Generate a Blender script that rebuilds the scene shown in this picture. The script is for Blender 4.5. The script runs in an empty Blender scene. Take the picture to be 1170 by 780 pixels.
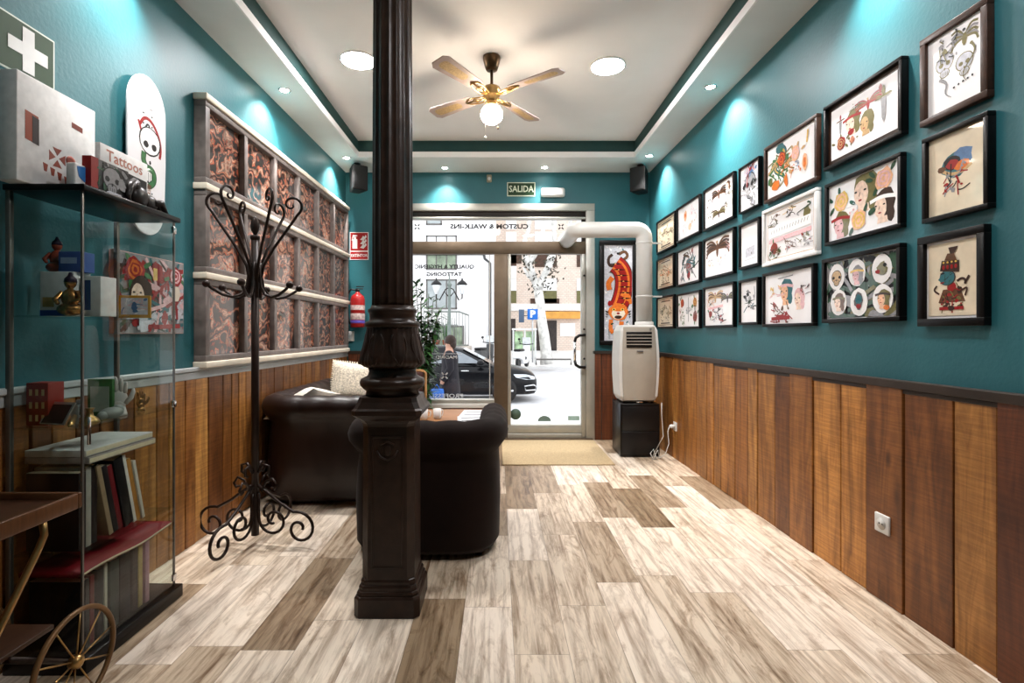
import bpy, bmesh, math, random
from mathutils import Vector, Matrix, noise
PI = math.pi
R = math.radians
scene = bpy.context.scene
C = scene.collection
# ------------------------------------------------------------------ camera
H = 1.2            # eye height, m
F = 585.0          # focal length in pixels of the 1170 px wide frame
VX, VY = 569.0, 380.0
cam_d = bpy.data.cameras.new('camera')
cam_d.sensor_width = 36.0
cam_d.lens = 36.0 * F / 1170.0
cam_d.shift_x = (585.0 - VX) / 1170.0
cam_d.shift_y = -(390.0 - VY) / 1170.0
cam_d.clip_start = 0.05
cam = bpy.data.objects.new('camera', cam_d)
cam.location = (0, 0, H)
cam.rotation_euler = (PI/2, 0, 0)
C.objects.link(cam)
scene.camera = cam
# ------------------------------------------------------------------ light of the sky and exposure
W_SKY = 1.0
SPOT_E = 80.0
SPOT_SIDE_TILT = -13
PANEL_E = 90.0
GLOBE_E = 30.0
world = bpy.data.worlds.new('overcast_sky'); scene.world = world
world.use_nodes = True
bg = world.node_tree.nodes['Background']
bg.inputs[0].default_value = (0.93, 0.95, 1.0, 1); bg.inputs[1].default_value = W_SKY
scene.view_settings.view_transform = 'Standard'
scene.view_settings.look = 'None'
scene.view_settings.exposure = 1.5
scene.view_settings.gamma = 1.0
scene.view_settings.use_curve_mapping = False
scene.cycles.max_bounces = 8
scene.cycles.diffuse_bounces = 4
scene.cycles.glossy_bounces = 4
scene.cycles.transparent_max_bounces = 16
scene.cycles.sample_clamp_indirect = 6.0
scene.cycles.caustics_reflective = False
scene.cycles.caustics_refractive = False

# ------------------------------------------------------------------ materials
def lin(c):
    return tuple(((v/255.0)/12.92 if v/255.0 <= 0.04045 else ((v/255.0+0.055)/1.055)**2.4) for v in c)
_mc = {}
def pm(name, col, rough=0.5, metal=0.0, var=0.12, scale=9.0, bump=0.0, coat=0.0, stretch=(1,1,1), sheen=0.0, detail=4, bscale=None, spec=0.28):
    """procedural principled material; col is linear rgb"""
    if name in _mc: return _mc[name]
    m = bpy.data.materials.new(name); m.use_nodes = True
    nt = m.node_tree; b = nt.nodes['Principled BSDF']
    tc = nt.nodes.new('ShaderNodeTexCoord'); mp = nt.nodes.new('ShaderNodeMapping')
    mp.inputs['Scale'].default_value = stretch
    nt.links.new(tc.outputs['Object'], mp.inputs['Vector'])
    nz = nt.nodes.new('ShaderNodeTexNoise'); nz.inputs['Scale'].default_value = scale; nz.inputs['Detail'].default_value = detail
    nt.links.new(mp.outputs[0], nz.inputs['Vector'])
    rp = nt.nodes.new('ShaderNodeValToRGB')
    rp.color_ramp.elements[0].position = 0.3; rp.color_ramp.elements[1].position = 0.7
    rp.color_ramp.elements[0].color = tuple(max(0, v*(1-var)) for v in col)+(1,)
    rp.color_ramp.elements[1].color = tuple(min(1, v*(1+var)) for v in col)+(1,)
    nt.links.new(nz.outputs['Fac'], rp.inputs[0]); nt.links.new(rp.outputs[0], b.inputs['Base Color'])
    b.inputs['Roughness'].default_value = rough; b.inputs['Metallic'].default_value = metal
    b.inputs['Coat Weight'].default_value = coat; b.inputs['Coat Roughness'].default_value = 0.04
    b.inputs['Sheen Weight'].default_value = sheen
    b.inputs['Specular IOR Level'].default_value = spec
    if bump:
        bp = nt.nodes.new('ShaderNodeBump'); bp.inputs['Strength'].default_value = bump; bp.inputs['Distance'].default_value = 0.01
        if bscale:
            n2 = nt.nodes.new('ShaderNodeTexNoise'); n2.inputs['Scale'].default_value = bscale
            nt.links.new(mp.outputs[0], n2.inputs['Vector']); nt.links.new(n2.outputs['Fac'], bp.inputs['Height'])
        else: nt.links.new(nz.outputs['Fac'], bp.inputs['Height'])
        nt.links.new(bp.outputs[0], b.inputs['Normal'])
    _mc[name] = m
    return m
def emis(name, col, st):
    m = bpy.data.materials.new(name); m.use_nodes = True
    b = m.node_tree.nodes['Principled BSDF']
    b.inputs['Base Color'].default_value = (*col, 1)
    b.inputs['Emission Color'].default_value = (*col, 1); b.inputs['Emission Strength'].default_value = st
    return m
def glass_mat(name, tint=(0.95,0.97,0.96), rough=0.0, ior=1.45):
    m = bpy.data.materials.new(name); m.use_nodes = True
    nt = m.node_tree; nt.nodes.remove(nt.nodes['Principled BSDF'])
    out = nt.nodes['Material Output']
    tr = nt.nodes.new('ShaderNodeBsdfTransparent'); tr.inputs[0].default_value = (*tint, 1)
    gl = nt.nodes.new('ShaderNodeBsdfGlossy'); gl.inputs['Roughness'].default_value = rough
    fr = nt.nodes.new('ShaderNodeFresnel'); fr.inputs[0].default_value = ior
    mx = nt.nodes.new('ShaderNodeMixShader')
    # each pane is a closed slab: mirror only where a ray enters it, not again on its inner face
    ge = nt.nodes.new('ShaderNodeNewGeometry'); iv = nt.nodes.new('ShaderNodeMath'); iv.operation = 'SUBTRACT'; iv.inputs[0].default_value = 1.0
    ml = nt.nodes.new('ShaderNodeMath'); ml.operation = 'MULTIPLY'
    nt.links.new(ge.outputs['Backfacing'], iv.inputs[1]); nt.links.new(fr.outputs[0], ml.inputs[0]); nt.links.new(iv.outputs[0], ml.inputs[1])
    nt.links.new(ml.outputs[0], mx.inputs[0]); nt.links.new(tr.outputs[0], mx.inputs[1]); nt.links.new(gl.outputs[0], mx.inputs[2])
    nt.links.new(mx.outputs[0], out.inputs[0])
    return m
def ink(rgb):
    return pm('ink_%02x%02x%02x' % rgb, lin(rgb), 0.35, var=0.18, scale=60, coat=0.55)

def floor_material():
    m = bpy.data.materials.new('whitewashed_plank_tiles'); m.use_nodes = True
    nt = m.node_tree; N = nt.nodes; L = nt.links; b = N['Principled BSDF']
    def math_(op, a=None, bb=None, c=None):
        n = N.new('ShaderNodeMath'); n.operation = op
        for i, v in enumerate((a, bb, c)):
            if v is None: continue
            if isinstance(v, (int, float)): n.inputs[i].default_value = v
            else: L.new(v, n.inputs[i])
        return n.outputs[0]
    geo = N.new('ShaderNodeNewGeometry'); sp = N.new('ShaderNodeSeparateXYZ'); L.new(geo.outputs['Position'], sp.inputs[0])
    u = math_('DIVIDE', math_('SUBTRACT', sp.outputs[0], 0.06), 0.207)
    row = math_('FLOOR', u); fu = math_('FRACT', u)
    wn = N.new('ShaderNodeTexWhiteNoise'); wn.noise_dimensions = '1D'; L.new(row, wn.inputs['W'])
    v = math_('DIVIDE', math_('ADD', sp.outputs[1], math_('MULTIPLY', wn.outputs[0], 0.79)), 0.79)
    col = math_('FLOOR', v); fv = math_('FRACT', v)
    cid = N.new('ShaderNodeCombineXYZ'); L.new(row, cid.inputs[0]); L.new(col, cid.inputs[1])
    w2 = N.new('ShaderNodeTexWhiteNoise'); w2.noise_dimensions = '2D'; L.new(cid.outputs[0], w2.inputs['Vector'])
    sid = N.new('ShaderNodeSeparateColor'); L.new(w2.outputs['Color'], sid.inputs[0])
    # base tone for each tile
    r1 = N.new('ShaderNodeValToRGB'); cr = r1.color_ramp
    cr.elements[0].position = 0.0; cr.elements[0].color = (0.27,0.19,0.115,1)
    cr.elements[1].position = 1.0; cr.elements[1].color = (0.84,0.74,0.64,1)
    for p, c in ((0.22,(0.46,0.36,0.26,1)),(0.45,(0.68,0.57,0.45,1)),(0.7,(0.80,0.69,0.57,1))):
        e = cr.elements.new(p); e.color = c
    L.new(sid.outputs[0], r1.inputs[0])
    # grain along the plank
    gv = N.new('ShaderNodeCombineXYZ')
    L.new(math_('ADD', math_('MULTIPLY', sp.outputs[0], 30.0), math_('MULTIPLY', sid.outputs[1], 50.0)), gv.inputs[0])
    L.new(math_('ADD', math_('MULTIPLY', sp.outputs[1], 2.0), math_('MULTIPLY', sid.outputs[2], 50.0)), gv.inputs[1])
    g1 = N.new('ShaderNodeTexNoise'); g1.inputs['Scale'].default_value = 1.0; g1.inputs['Detail'].default_value = 7; g1.inputs['Roughness'].default_value = 0.68; g1.inputs['Distortion'].default_value = 0.35
    L.new(gv.outputs[0], g1.inputs['Vector'])
    g2 = N.new('ShaderNodeTexNoise'); g2.inputs['Scale'].default_value = 3.2; g2.inputs['Detail'].default_value = 8; g2.inputs['Roughness'].default_value = 0.7; g2.inputs['Distortion'].default_value = 1.4
    gm = N.new('ShaderNodeMapping'); gm.inputs['Scale'].default_value = (0.13, 0.55, 1); L.new(gv.outputs[0], gm.inputs[0]); L.new(gm.outputs[0], g2.inputs['Vector'])
    ra = N.new('ShaderNodeValToRGB'); ra.color_ramp.elements[0].position = 0.34; ra.color_ramp.elements[0].color = (0.36,0.27,0.19,1)
    ra.color_ramp.elements[1].position = 0.55; ra.color_ramp.elements[1].color = (1.05,1.03,1.0,1)
    L.new(g1.outputs['Fac'], ra.inputs[0])
    rb = N.new('ShaderNodeValToRGB'); rb.color_ramp.elements[0].position = 0.33; rb.color_ramp.elements[0].color = (0.38,0.28,0.19,1)
    rb.color_ramp.elements[1].position = 0.50; rb.color_ramp.elements[1].color = (1,1,1,1)
    L.new(g2.outputs['Fac'], rb.inputs[0])
    def mul(a, c, f=1.0):
        n = N.new('ShaderNodeMix'); n.data_type = 'RGBA'; n.blend_type = 'MULTIPLY'
        if isinstance(f, (int, float)): n.inputs[0].default_value = f
        else: L.new(f, n.inputs[0])
        L.new(a, n.inputs[6]); L.new(c, n.inputs[7]); return n.outputs[2]
    amt = math_('SUBTRACT', 1.12, math_('MULTIPLY', sid.outputs[0], 0.45))
    c1 = mul(r1.outputs[0], ra.outputs[0], amt)
    c1 = mul(c1, rb.outputs[0], math_('MULTIPLY', amt, 0.8))
    # joints
    ju = math_('MINIMUM', fu, math_('SUBTRACT', 1.0, fu)); jv = math_('MINIMUM', fv, math_('SUBTRACT', 1.0, fv))
    j = math_('MINIMUM', math_('DIVIDE', ju, 0.009), math_('DIVIDE', jv, 0.0026))
    j = math_('MINIMUM', j, 1.0)
    jr = N.new('ShaderNodeValToRGB'); jr.color_ramp.elements[0].color = (0.38,0.34,0.31,1); jr.color_ramp.elements[1].color = (1,1,1,1)
    L.new(j, jr.inputs[0])
    c2 = mul(c1, jr.outputs[0])
    L.new(c2, b.inputs['Base Color'])
    ro = math_('ADD', 0.22, math_('MULTIPLY', g2.outputs['Fac'], 0.22)); L.new(ro, b.inputs['Roughness'])
    b.inputs['Specular IOR Level'].default_value = 0.55
    bp = N.new('ShaderNodeBump'); bp.inputs['Strength'].default_value = 0.25; bp.inputs['Distance'].default_value = 0.003
    L.new(math_('ADD', j, math_('MULTIPLY', g1.outputs['Fac'], 0.35)), bp.inputs['Height']); L.new(bp.outputs[0], b.inputs['Normal'])
    return m

def plank_wall_material(name, lo, hi, dark=1.0):
    m = bpy.data.materials.new(name); m.use_nodes = True
    nt = m.node_tree; N = nt.nodes; L = nt.links; b = N['Principled BSDF']
    geo = N.new('ShaderNodeNewGeometry'); tc = N.new('ShaderNodeTexCoord')
    rnd = geo.outputs['Random Per Island']
    r1 = N.new('ShaderNodeValToRGB'); cr = r1.color_ramp
    cr.elements[0].color = (*lo, 1); cr.elements[1].color = (*hi, 1)
    mid = tuple((a*0.55+c*0.45) for a, c in zip(lo, hi)); e = cr.elements.new(0.4); e.color = (mid[0]*1.12, mid[1]*0.98, mid[2]*0.8, 1)
    L.new(rnd, r1.inputs[0])
    off = N.new('ShaderNodeVectorMath'); off.operation = 'MULTIPLY_ADD'
    L.new(tc.outputs['Object'], off.inputs[0]); off.inputs[1].default_value = (13, 13, 1.7)
    cx = N.new('ShaderNodeCombineXYZ'); 
    mm = N.new('ShaderNodeMath'); mm.operation = 'MULTIPLY'; mm.inputs[1].default_value = 37.0; L.new(rnd, mm.inputs[0])
    L.new(mm.outputs[0], cx.inputs[0]); L.new(mm.outputs[0], cx.inputs[2]); L.new(cx.outputs[0], off.inputs[2])
    g1 = N.new('ShaderNodeTexNoise'); g1.inputs['Scale'].default_value = 1.0; g1.inputs['Detail'].default_value = 6; g1.inputs['Distortion'].default_value = 1.6; g1.inputs['Roughness'].default_value = 0.6
    L.new(off.outputs[0], g1.inputs['Vector'])
    wv = N.new('ShaderNodeTexWave'); wv.inputs['Scale'].default_value = 0.55; wv.inputs['Distortion'].default_value = 9; wv.inputs['Detail'].default_value = 3; wv.inputs['Detail Scale'].default_value = 0.7
    wv.bands_direction = 'X'; L.new(off.outputs[0], wv.inputs['Vector'])
    ra = N.new('ShaderNodeValToRGB'); ra.color_ramp.elements[0].position = 0.3; ra.color_ramp.elements[0].color = (0.42,0.34,0.26,1); ra.color_ramp.elements[1].position = 0.62; ra.color_ramp.elements[1].color = (1.12,1.08,1.0,1)
    L.new(g1.outputs['Fac'], ra.inputs[0])
    rw = N.new('ShaderNodeValToRGB'); rw.color_ramp.elements[0].color = (0.62,0.54,0.46,1); rw.color_ramp.elements[1].position = 0.5; rw.color_ramp.elements[1].color = (1,1,1,1)
    L.new(wv.outputs['Fac'], rw.inputs[0])
    # saw marks across the plank
    sw = N.new('ShaderNodeTexNoise'); sw.inputs['Scale'].default_value = 1.0; sw.inputs['Detail'].default_value = 3
    sm = N.new('ShaderNodeMapping'); sm.inputs['Scale'].default_value = (6, 6, 130); L.new(tc.outputs['Object'], sm.inputs[0]); L.new(sm.outputs[0], sw.inputs['Vector'])
    rs = N.new('ShaderNodeValToRGB'); rs.color_ramp.elements[0].position = 0.42; rs.color_ramp.elements[0].color = (0.72,0.66,0.6,1); rs.color_ramp.elements[1].position = 0.62; rs.color_ramp.elements[1].color = (1.1,1.1,1.1,1)
    L.new(sw.outputs['Fac'], rs.inputs[0])
    # knots
    vo = N.new('ShaderNodeTexVoronoi'); vo.inputs['Scale'].default_value = 1.0
    km = N.new('ShaderNodeMapping'); km.inputs['Scale'].default_value = (0.42, 0.42, 1.5); L.new(off.outputs[0], km.inputs[0]); L.new(km.outputs[0], vo.inputs['Vector'])
    rk = N.new('ShaderNodeValToRGB'); rk.color_ramp.elements[0].position = 0.03; rk.color_ramp.elements[0].color = (0.25,0.17,0.11,1); rk.color_ramp.elements[1].position = 0.13; rk.color_ramp.elements[1].color = (1,1,1,1)
    L.new(vo.outputs['Distance'], rk.inputs[0])
    cur = r1.outputs[0]
    for o, f in ((ra.outputs[0], 0.9), (rw.outputs[0], 0.75), (rs.outputs[0], 0.6), (rk.outputs[0], 0.9)):
        n = N.new('ShaderNodeMix'); n.data_type = 'RGBA'; n.blend_type = 'MULTIPLY'; n.inputs[0].default_value = f
        L.new(cur, n.inputs[6]); L.new(o, n.inputs[7]); cur = n.outputs[2]
    L.new(cur, b.inputs['Base Color']); b.inputs['Roughness'].default_value = 0.5
    bp = N.new('ShaderNodeBump'); bp.inputs['Strength'].default_value = 0.35; bp.inputs['Distance'].default_value = 0.004
    L.new(sw.outputs['Fac'], bp.inputs['Height']); L.new(bp.outputs[0], b.inputs['Normal'])
    return m

def panel_art_material():
    m = bpy.data.materials.new('swirling_red_and_black_print'); m.use_nodes = True
    nt = m.node_tree; N = nt.nodes; L = nt.links; b = N['Principled BSDF']
    tc = N.new('ShaderNodeTexCoord')
    n0 = N.new('ShaderNodeTexNoise'); n0.inputs['Scale'].default_value = 7; n0.inputs['Detail'].default_value = 2; L.new(tc.outputs['Object'], n0.inputs['Vector'])
    ad = N.new('ShaderNodeMix'); ad.data_type = 'RGBA'; ad.blend_type = 'LINEAR_LIGHT'; ad.inputs[0].default_value = 0.22
    L.new(tc.outputs['Object'], ad.inputs[6]); L.new(n0.outputs['Color'], ad.inputs[7])
    wv = N.new('ShaderNodeTexWave'); wv.wave_type = 'RINGS'; wv.inputs['Scale'].default_value = 3.2; wv.inputs['Distortion'].default_value = 9; wv.inputs['Detail'].default_value = 3; wv.inputs['Detail Scale'].default_value = 2.2
    L.new(ad.outputs[2], wv.inputs['Vector'])
    vo = N.new('ShaderNodeTexVoronoi'); vo.inputs['Scale'].default_value = 16; L.new(ad.outputs[2], vo.inputs['Vector'])
    r = N.new('ShaderNodeValToRGB'); cr = r.color_ramp
    cr.elements[0].position = 0.0; cr.elements[0].color = (0.02,0.012,0.010,1)
    cr.elements[1].position = 1.0; cr.elements[1].color = (0.85,0.5,0.34,1)
    for p, c in ((0.30,(0.02,0.012,0.01,1)),(0.48,(0.62,0.09,0.03,1)),(0.68,(0.85,0.30,0.12,1)),(0.85,(0.10,0.09,0.09,1))):
        e = cr.elements.new(p); e.color = c
    L.new(wv.outputs['Fac'], r.inputs[0])
    r2 = N.new('ShaderNodeValToRGB'); r2.color_ramp.elements[0].color = (1.1,1.0,0.95,1); r2.color_ramp.elements[1].position = 0.75; r2.color_ramp.elements[1].color = (0.12,0.1,0.1,1)
    L.new(vo.outputs['Distance'], r2.inputs[0])
    mx = N.new('ShaderNodeMix'); mx.data_type = 'RGBA'; mx.blend_type = 'MULTIPLY'; mx.inputs[0].default_value = 0.8
    L.new(r.outputs[0], mx.inputs[6]); L.new(r2.outputs[0], mx.inputs[7]); L.new(mx.outputs[2], b.inputs['Base Color'])
    b.inputs['Roughness'].default_value = 0.4; b.inputs['Coat Weight'].default_value = 1.0; b.inputs['Coat Roughness'].default_value = 0.03; b.inputs['Coat IOR'].default_value = 1.6
    return m

M = {}
M['teal'] = pm('teal_wall_paint', (0.024,0.126,0.146), 0.45, var=0.07, spec=0.35, scale=3, bump=0.12, bscale=60)
M['white'] = pm('white_ceiling_paint', (0.87,0.85,0.84), 0.7, var=0.02, scale=4)
M['soffit'] = pm('soffit_paint', (0.74,0.74,0.73), 0.6, var=0.03, scale=4)
M['green_band'] = pm('dark_teal_band_paint', (0.016,0.058,0.055), 0.6, var=0.08)
M['rail_dark'] = pm('dark_brown_rail_paint', (0.035,0.024,0.018), 0.45, var=0.2)
M['rail_grey'] = pm('grey_white_rail_paint', (0.45,0.47,0.47), 0.5, var=0.06)
M['floor'] = floor_material()
M['planks'] = plank_wall_material('honey_brown_wall_planks', (0.35,0.168,0.042), (0.57,0.290,0.082))
M['planks_mid'] = plank_wall_material('amber_brown_wall_planks', (0.23,0.098,0.024), (0.41,0.190,0.048))
M['planks_red'] = plank_wall_material('chestnut_wall_planks', (0.15,0.058,0.015), (0.26,0.110,0.029))
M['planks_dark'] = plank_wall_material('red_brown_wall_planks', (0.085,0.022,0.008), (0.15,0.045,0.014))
M['iron'] = pm('dark_brown_cast_iron', (0.024,0.012,0.0075), 0.36, metal=0.0, var=0.4, scale=14, bump=0.35)
M['wrought'] = pm('brown_wrought_iron', (0.018,0.009,0.006), 0.38, metal=0.3, var=0.3, scale=20)
M['velvet'] = pm('dark_brown_velvet', (0.009,0.0034,0.0021), 0.75, var=0.35, scale=5, sheen=0.05, bump=0.15, spec=0.12)
M['leather'] = pm('dark_brown_leather', (0.012,0.0043,0.0028), 0.38, var=0.25, scale=7, bump=0.2, spec=0.38)
M['black_frame'] = pm('black_frame_wood', (0.004,0.003,0.003), 0.35, var=0.3, spec=0.2)
M['brown_frame'] = pm('dark_walnut_frame_wood', (0.045,0.020,0.012), 0.4, var=0.3, stretch=(2,2,2), scale=20)
M['white_frame'] = pm('white_frame_paint', (0.75,0.74,0.72), 0.45, var=0.04)
M['grey_frame'] = pm('grey_taupe_frame_wood', (0.17,0.142,0.13), 0.5, var=0.2, scale=20)
M['cream'] = pm('cream_rail_wood', (0.72,0.64,0.52), 0.5, var=0.08)
M['paper'] = pm('white_print_paper', (0.88,0.85,0.85), 0.45, var=0.03, coat=0.6)
M['aged'] = pm('aged_cream_paper', (0.74,0.62,0.45), 0.45, var=0.10, scale=14, coat=0.6)
M['alu'] = pm('grey_aluminium', (0.42,0.41,0.37), 0.38, metal=0.35, var=0.06)
M['alu_dark'] = pm('bronze_aluminium', (0.12,0.085,0.055), 0.42, metal=0.25, var=0.12)
M['alu_black'] = pm('dark_brown_channel', (0.02,0.014,0.010), 0.5, var=0.2)
M['glass'] = glass_mat('clear_window_glass', (0.97,0.98,0.98))
M['cab_glass'] = glass_mat('cabinet_glass', (0.90,0.93,0.92))
M['black_wood'] = pm('black_brown_lacquer', (0.005,0.0035,0.003), 0.3, var=0.3, spec=0.2)
M['brass'] = pm('aged_brass', (0.42,0.26,0.10), 0.3, metal=0.9, var=0.2, scale=20)
M['chrome'] = pm('chrome_metal', (0.7,0.7,0.7), 0.12, metal=1.0, var=0.03)
M['plastic_w'] = pm('white_plastic', (0.66,0.65,0.62), 0.35, var=0.03)
M['plastic_g'] = pm('warm_grey_plastic', (0.40,0.355,0.295), 0.4, var=0.04)
M['black'] = pm('black_plastic', (0.006,0.005,0.005), 0.4, var=0.3)
M['red'] = pm('red_enamel', (0.30,0.012,0.012), 0.3, var=0.12)
M['mat'] = pm('beige_coir_mat', (0.48,0.36,0.21), 0.95, var=0.22, scale=120, bump=0.5)
M['leaf'] = pm('glossy_green_leaf', (0.035,0.10,0.028), 0.4, var=0.5, scale=6)
M['stem'] = pm('green_brown_stem', (0.08,0.07,0.03), 0.6, var=0.3)
M['terracotta'] = pm('terracotta_clay', (0.25,0.07,0.035), 0.7)
M['panel_art'] = panel_art_material()

# ------------------------------------------------------------------ mesh builder
class MB:
    def __init__(s): s.v = []; s.f = []; s.m = []; s.sm = []
    def add(s, vs, fs, m=0, smooth=False):
        o = len(s.v); s.v += [tuple(v) for v in vs]
        for f in fs: s.f.append(tuple(i+o for i in f)); s.m.append(m); s.sm.append(smooth)
        return s
    def box(s, x0, x1, y0, y1, z0, z1, m=0, b=0.0):
        if x0 > x1: x0, x1 = x1, x0
        if y0 > y1: y0, y1 = y1, y0
        if z0 > z1: z0, z1 = z1, z0
        b = min(b, (x1-x0)*0.45, (y1-y0)*0.45, (z1-z0)*0.45)
        if b <= 0:
            return s.add([(x0,y0,z0),(x1,y0,z0),(x1,y1,z0),(x0,y1,z0),(x0,y0,z1),(x1,y0,z1),(x1,y1,z1),(x0,y1,z1)],
                  [(0,3,2,1),(4,5,6,7),(0,1,5,4),(1,2,6,5),(2,3,7,6),(3,0,4,7)], m)
        bm = bmesh.new(); bmesh.ops.create_cube(bm, size=1)
        for v in bm.verts: v.co = Vector(((x0+x1)/2+v.co.x*(x1-x0), (y0+y1)/2+v.co.y*(y1-y0), (z0+z1)/2+v.co.z*(z1-z0)))
        bmesh.ops.bevel(bm, geom=list(bm.edges), offset=b, segments=2, affect='EDGES', profile=0.5)
        bm.verts.index_update()
        s.add([v.co for v in bm.verts], [[v.index for v in f.verts] for f in bm.faces], m, True); bm.free(); return s
    def xbox(s, c, size, rot=(0,0,0), m=0, b=0.0):
        t = MB(); t.box(-size[0]/2, size[0]/2, -size[1]/2, size[1]/2, -size[2]/2, size[2]/2, m, b)
        from mathutils import Euler
        e = Euler(rot).to_matrix(); c = Vector(c)
        return s.add([e @ Vector(v) + c for v in t.v], t.f, m, b > 0)
    def tube(s, pts, r, seg=8, m=0, closed=False, caps=True, flat=1.0):
        pts = [Vector(p) for p in pts]; n = len(pts)
        rs = r if isinstance(r, (list, tuple)) else [r]*n
        vs = []; up = None
        for i, p in enumerate(pts):
            a = pts[(i-1) % n] if (closed or i > 0) else p; b = pts[(i+1) % n] if (closed or i < n-1) else p
            t = (b-a); t = t.normalized() if t.length > 1e-9 else Vector((0,0,1))
            if up is None: up = Vector((0,0,1)) if abs(t.z) < 0.9 else Vector((1,0,0))
            u = (up - t*up.dot(t)); u = u.normalized() if u.length > 1e-6 else t.orthogonal().normalized()
            up = u; w = t.cross(u)
            for k in range(seg):
                an = 2*PI*k/seg; vs.append(p + (u*math.cos(an) + w*math.sin(an)*flat)*rs[i])
        fs = []
        for i in range(n if closed else n-1):
            j = (i+1) % n
            for k in range(seg):
                l = (k+1) % seg; fs.append((i*seg+k, i*seg+l, j*seg+l, j*seg+k))
        if caps and not closed:
            fs.append(tuple(range(seg-1, -1, -1))); fs.append(tuple((n-1)*seg+k for k in range(seg)))
        return s.add(vs, fs, m, True)
    def lathe(s, prof, c=(0,0,0), seg=24, m=0, axis='z', fn=None, cap=True):
        vs = []; fs = []; n = len(prof)
        for i, (r, z) in enumerate(prof):
            for k in range(seg):
                a = 2*PI*k/seg; rr = r*(fn(a, i, z) if fn else 1)
                x, y, zz = rr*math.cos(a), rr*math.sin(a), z
                if axis == 'x': x, y, zz = z, rr*math.cos(a), rr*math.sin(a)
                elif axis == 'y': x, y, zz = rr*math.cos(a), z, -rr*math.sin(a)
                vs.append((c[0]+x, c[1]+y, c[2]+zz))
        for i in range(n-1):
            for k in range(seg):
                l = (k+1) % seg; fs.append((i*seg+k, i*seg+l, (i+1)*seg+l, (i+1)*seg+k))
        if cap:
            fs.append(tuple(range(seg-1, -1, -1))); fs.append(tuple((n-1)*seg+k for k in range(seg)))
        return s.add(vs, fs, m, True)
    def ball(s, c, r, m=0, seg=14, rings=9):
        rx, ry, rz = r if isinstance(r, (list, tuple)) else (r, r, r)
        vs = []; fs = []
        for i in range(1, rings):
            t = PI*i/rings
            for k in range(seg):
                a = 2*PI*k/seg; vs.append((c[0]+rx*math.sin(t)*math.cos(a), c[1]+ry*math.sin(t)*math.sin(a), c[2]+rz*math.cos(t)))
        vs.append((c[0], c[1], c[2]+rz)); vs.append((c[0], c[1], c[2]-rz)); T = len(vs)-2
        for i in range(rings-2):
            for k in range(seg):
                l = (k+1) % seg; fs.append((i*seg+k, (i+1)*seg+k, (i+1)*seg+l, i*seg+l))
        for k in range(seg):
            l = (k+1) % seg; fs.append((T, k, l)); fs.append((T+1, (rings-2)*seg+l, (rings-2)*seg+k))
        return s.add(vs, fs, m, True)
    def prism(s, poly, y0, y1, m=0, plane='xz'):
        """extrude a 2d polygon; plane xz -> thickness along y, xy -> along z, yz -> along x"""
        def P(a, b, d):
            return (a, d, b) if plane == 'xz' else ((a, b, d) if plane == 'xy' else (d, a, b))
        n = len(poly); vs = [P(a, b, y0) for a, b in poly] + [P(a, b, y1) for a, b in poly]
        fs = [tuple(range(n)), tuple(range(2*n-1, n-1, -1))] + [(i, i+n, (i+1) % n+n, (i+1) % n) for i in range(n)]
        return s.add(vs, fs, m)
    def poly(s, pts, m=0): return s.add(pts, [tuple(range(len(pts)))], m)
    def build(s, name, mats, parent=None, loc=None, rotz=0.0, recalc=True, shift=None, bevel=0):
        me = bpy.data.meshes.new(name)
        vs = s.v
        if shift: vs = [(v[0]-shift[0], v[1]-shift[1], v[2]-shift[2]) for v in vs]
        me.from_pydata(vs, [], s.f)
        if not isinstance(mats, (list, tuple)): mats = [mats]
        for mt in mats: me.materials.append(mt)
        me.polygons.foreach_set('material_index', s.m); me.polygons.foreach_set('use_smooth', s.sm)
        me.update()
        if recalc:
            bm = bmesh.new(); bm.from_mesh(me); bmesh.ops.recalc_face_normals(bm, faces=bm.faces); bm.to_mesh(me); bm.free()
        o = bpy.data.objects.new(name, me); C.objects.link(o)
        if parent: o.parent = parent
        if loc: o.location = loc
        if rotz: o.rotation_euler.z = rotz
        if bevel:
            bv = o.modifiers.new('bevel', 'BEVEL'); bv.width = bevel; bv.segments = 2; bv.limit_method = 'ANGLE'; bv.angle_limit = R(40)
        return o

def tag(o, label=None, cat=None, group=None, kind=None):
    if label: o['label'] = label
    if cat: o['category'] = cat
    if group: o['group'] = group
    if kind: o['kind'] = kind
    return o
def thing(name, label, cat, loc=(0,0,0), rotz=0.0, group=None):
    o = bpy.data.objects.new(name, None); C.objects.link(o); o.empty_display_size = 0.05
    o.location = loc; o.rotation_euler = (0, 0, rotz)
    return tag(o, label, cat, group)
def struct(o): o['kind'] = 'structure'; return o
def dup(root, loc=None, rotz=None, label=None, group=None):
    r = root.copy(); C.objects.link(r)
    if loc is not None: r.location = loc
    if rotz is not None: r.rotation_euler = (0, 0, rotz)
    if label: r['label'] = label
    if group: r['group'] = group
    for ch in list(root.children):
        c = ch.copy(); C.objects.link(c); c.parent = r
        for g in list(ch.children):
            d = g.copy(); C.objects.link(d); d.parent = c
    return r
_tc = {}
def text_mesh(body, size, mirror=False, extrude=0.0, align='CENTER', bold=0.0):
    """flat lettering in the local xz plane facing -y, as (verts, faces)"""
    key = (body, size, mirror, align, bold)
    cu = bpy.data.curves.new('lettering', 'FONT'); cu.body = body; cu.size = size; cu.align_x = align; cu.align_y = 'CENTER'
    cu.resolution_u = 2; cu.offset = bold; cu.extrude = extrude
    o = bpy.data.objects.new('lettering_source', cu); C.objects.link(o)
    dg = bpy.context.evaluated_depsgraph_get(); me = bpy.data.meshes.new_from_object(o.evaluated_get(dg))
    vs = [((-v.co.x if mirror else v.co.x), -v.co.z, v.co.y) for v in me.vertices]; fs = [tuple(p.vertices) for p in me.polygons]
    bpy.data.objects.remove(o); bpy.data.curves.remove(cu); bpy.data.meshes.remove(me)
    return vs, fs
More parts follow.
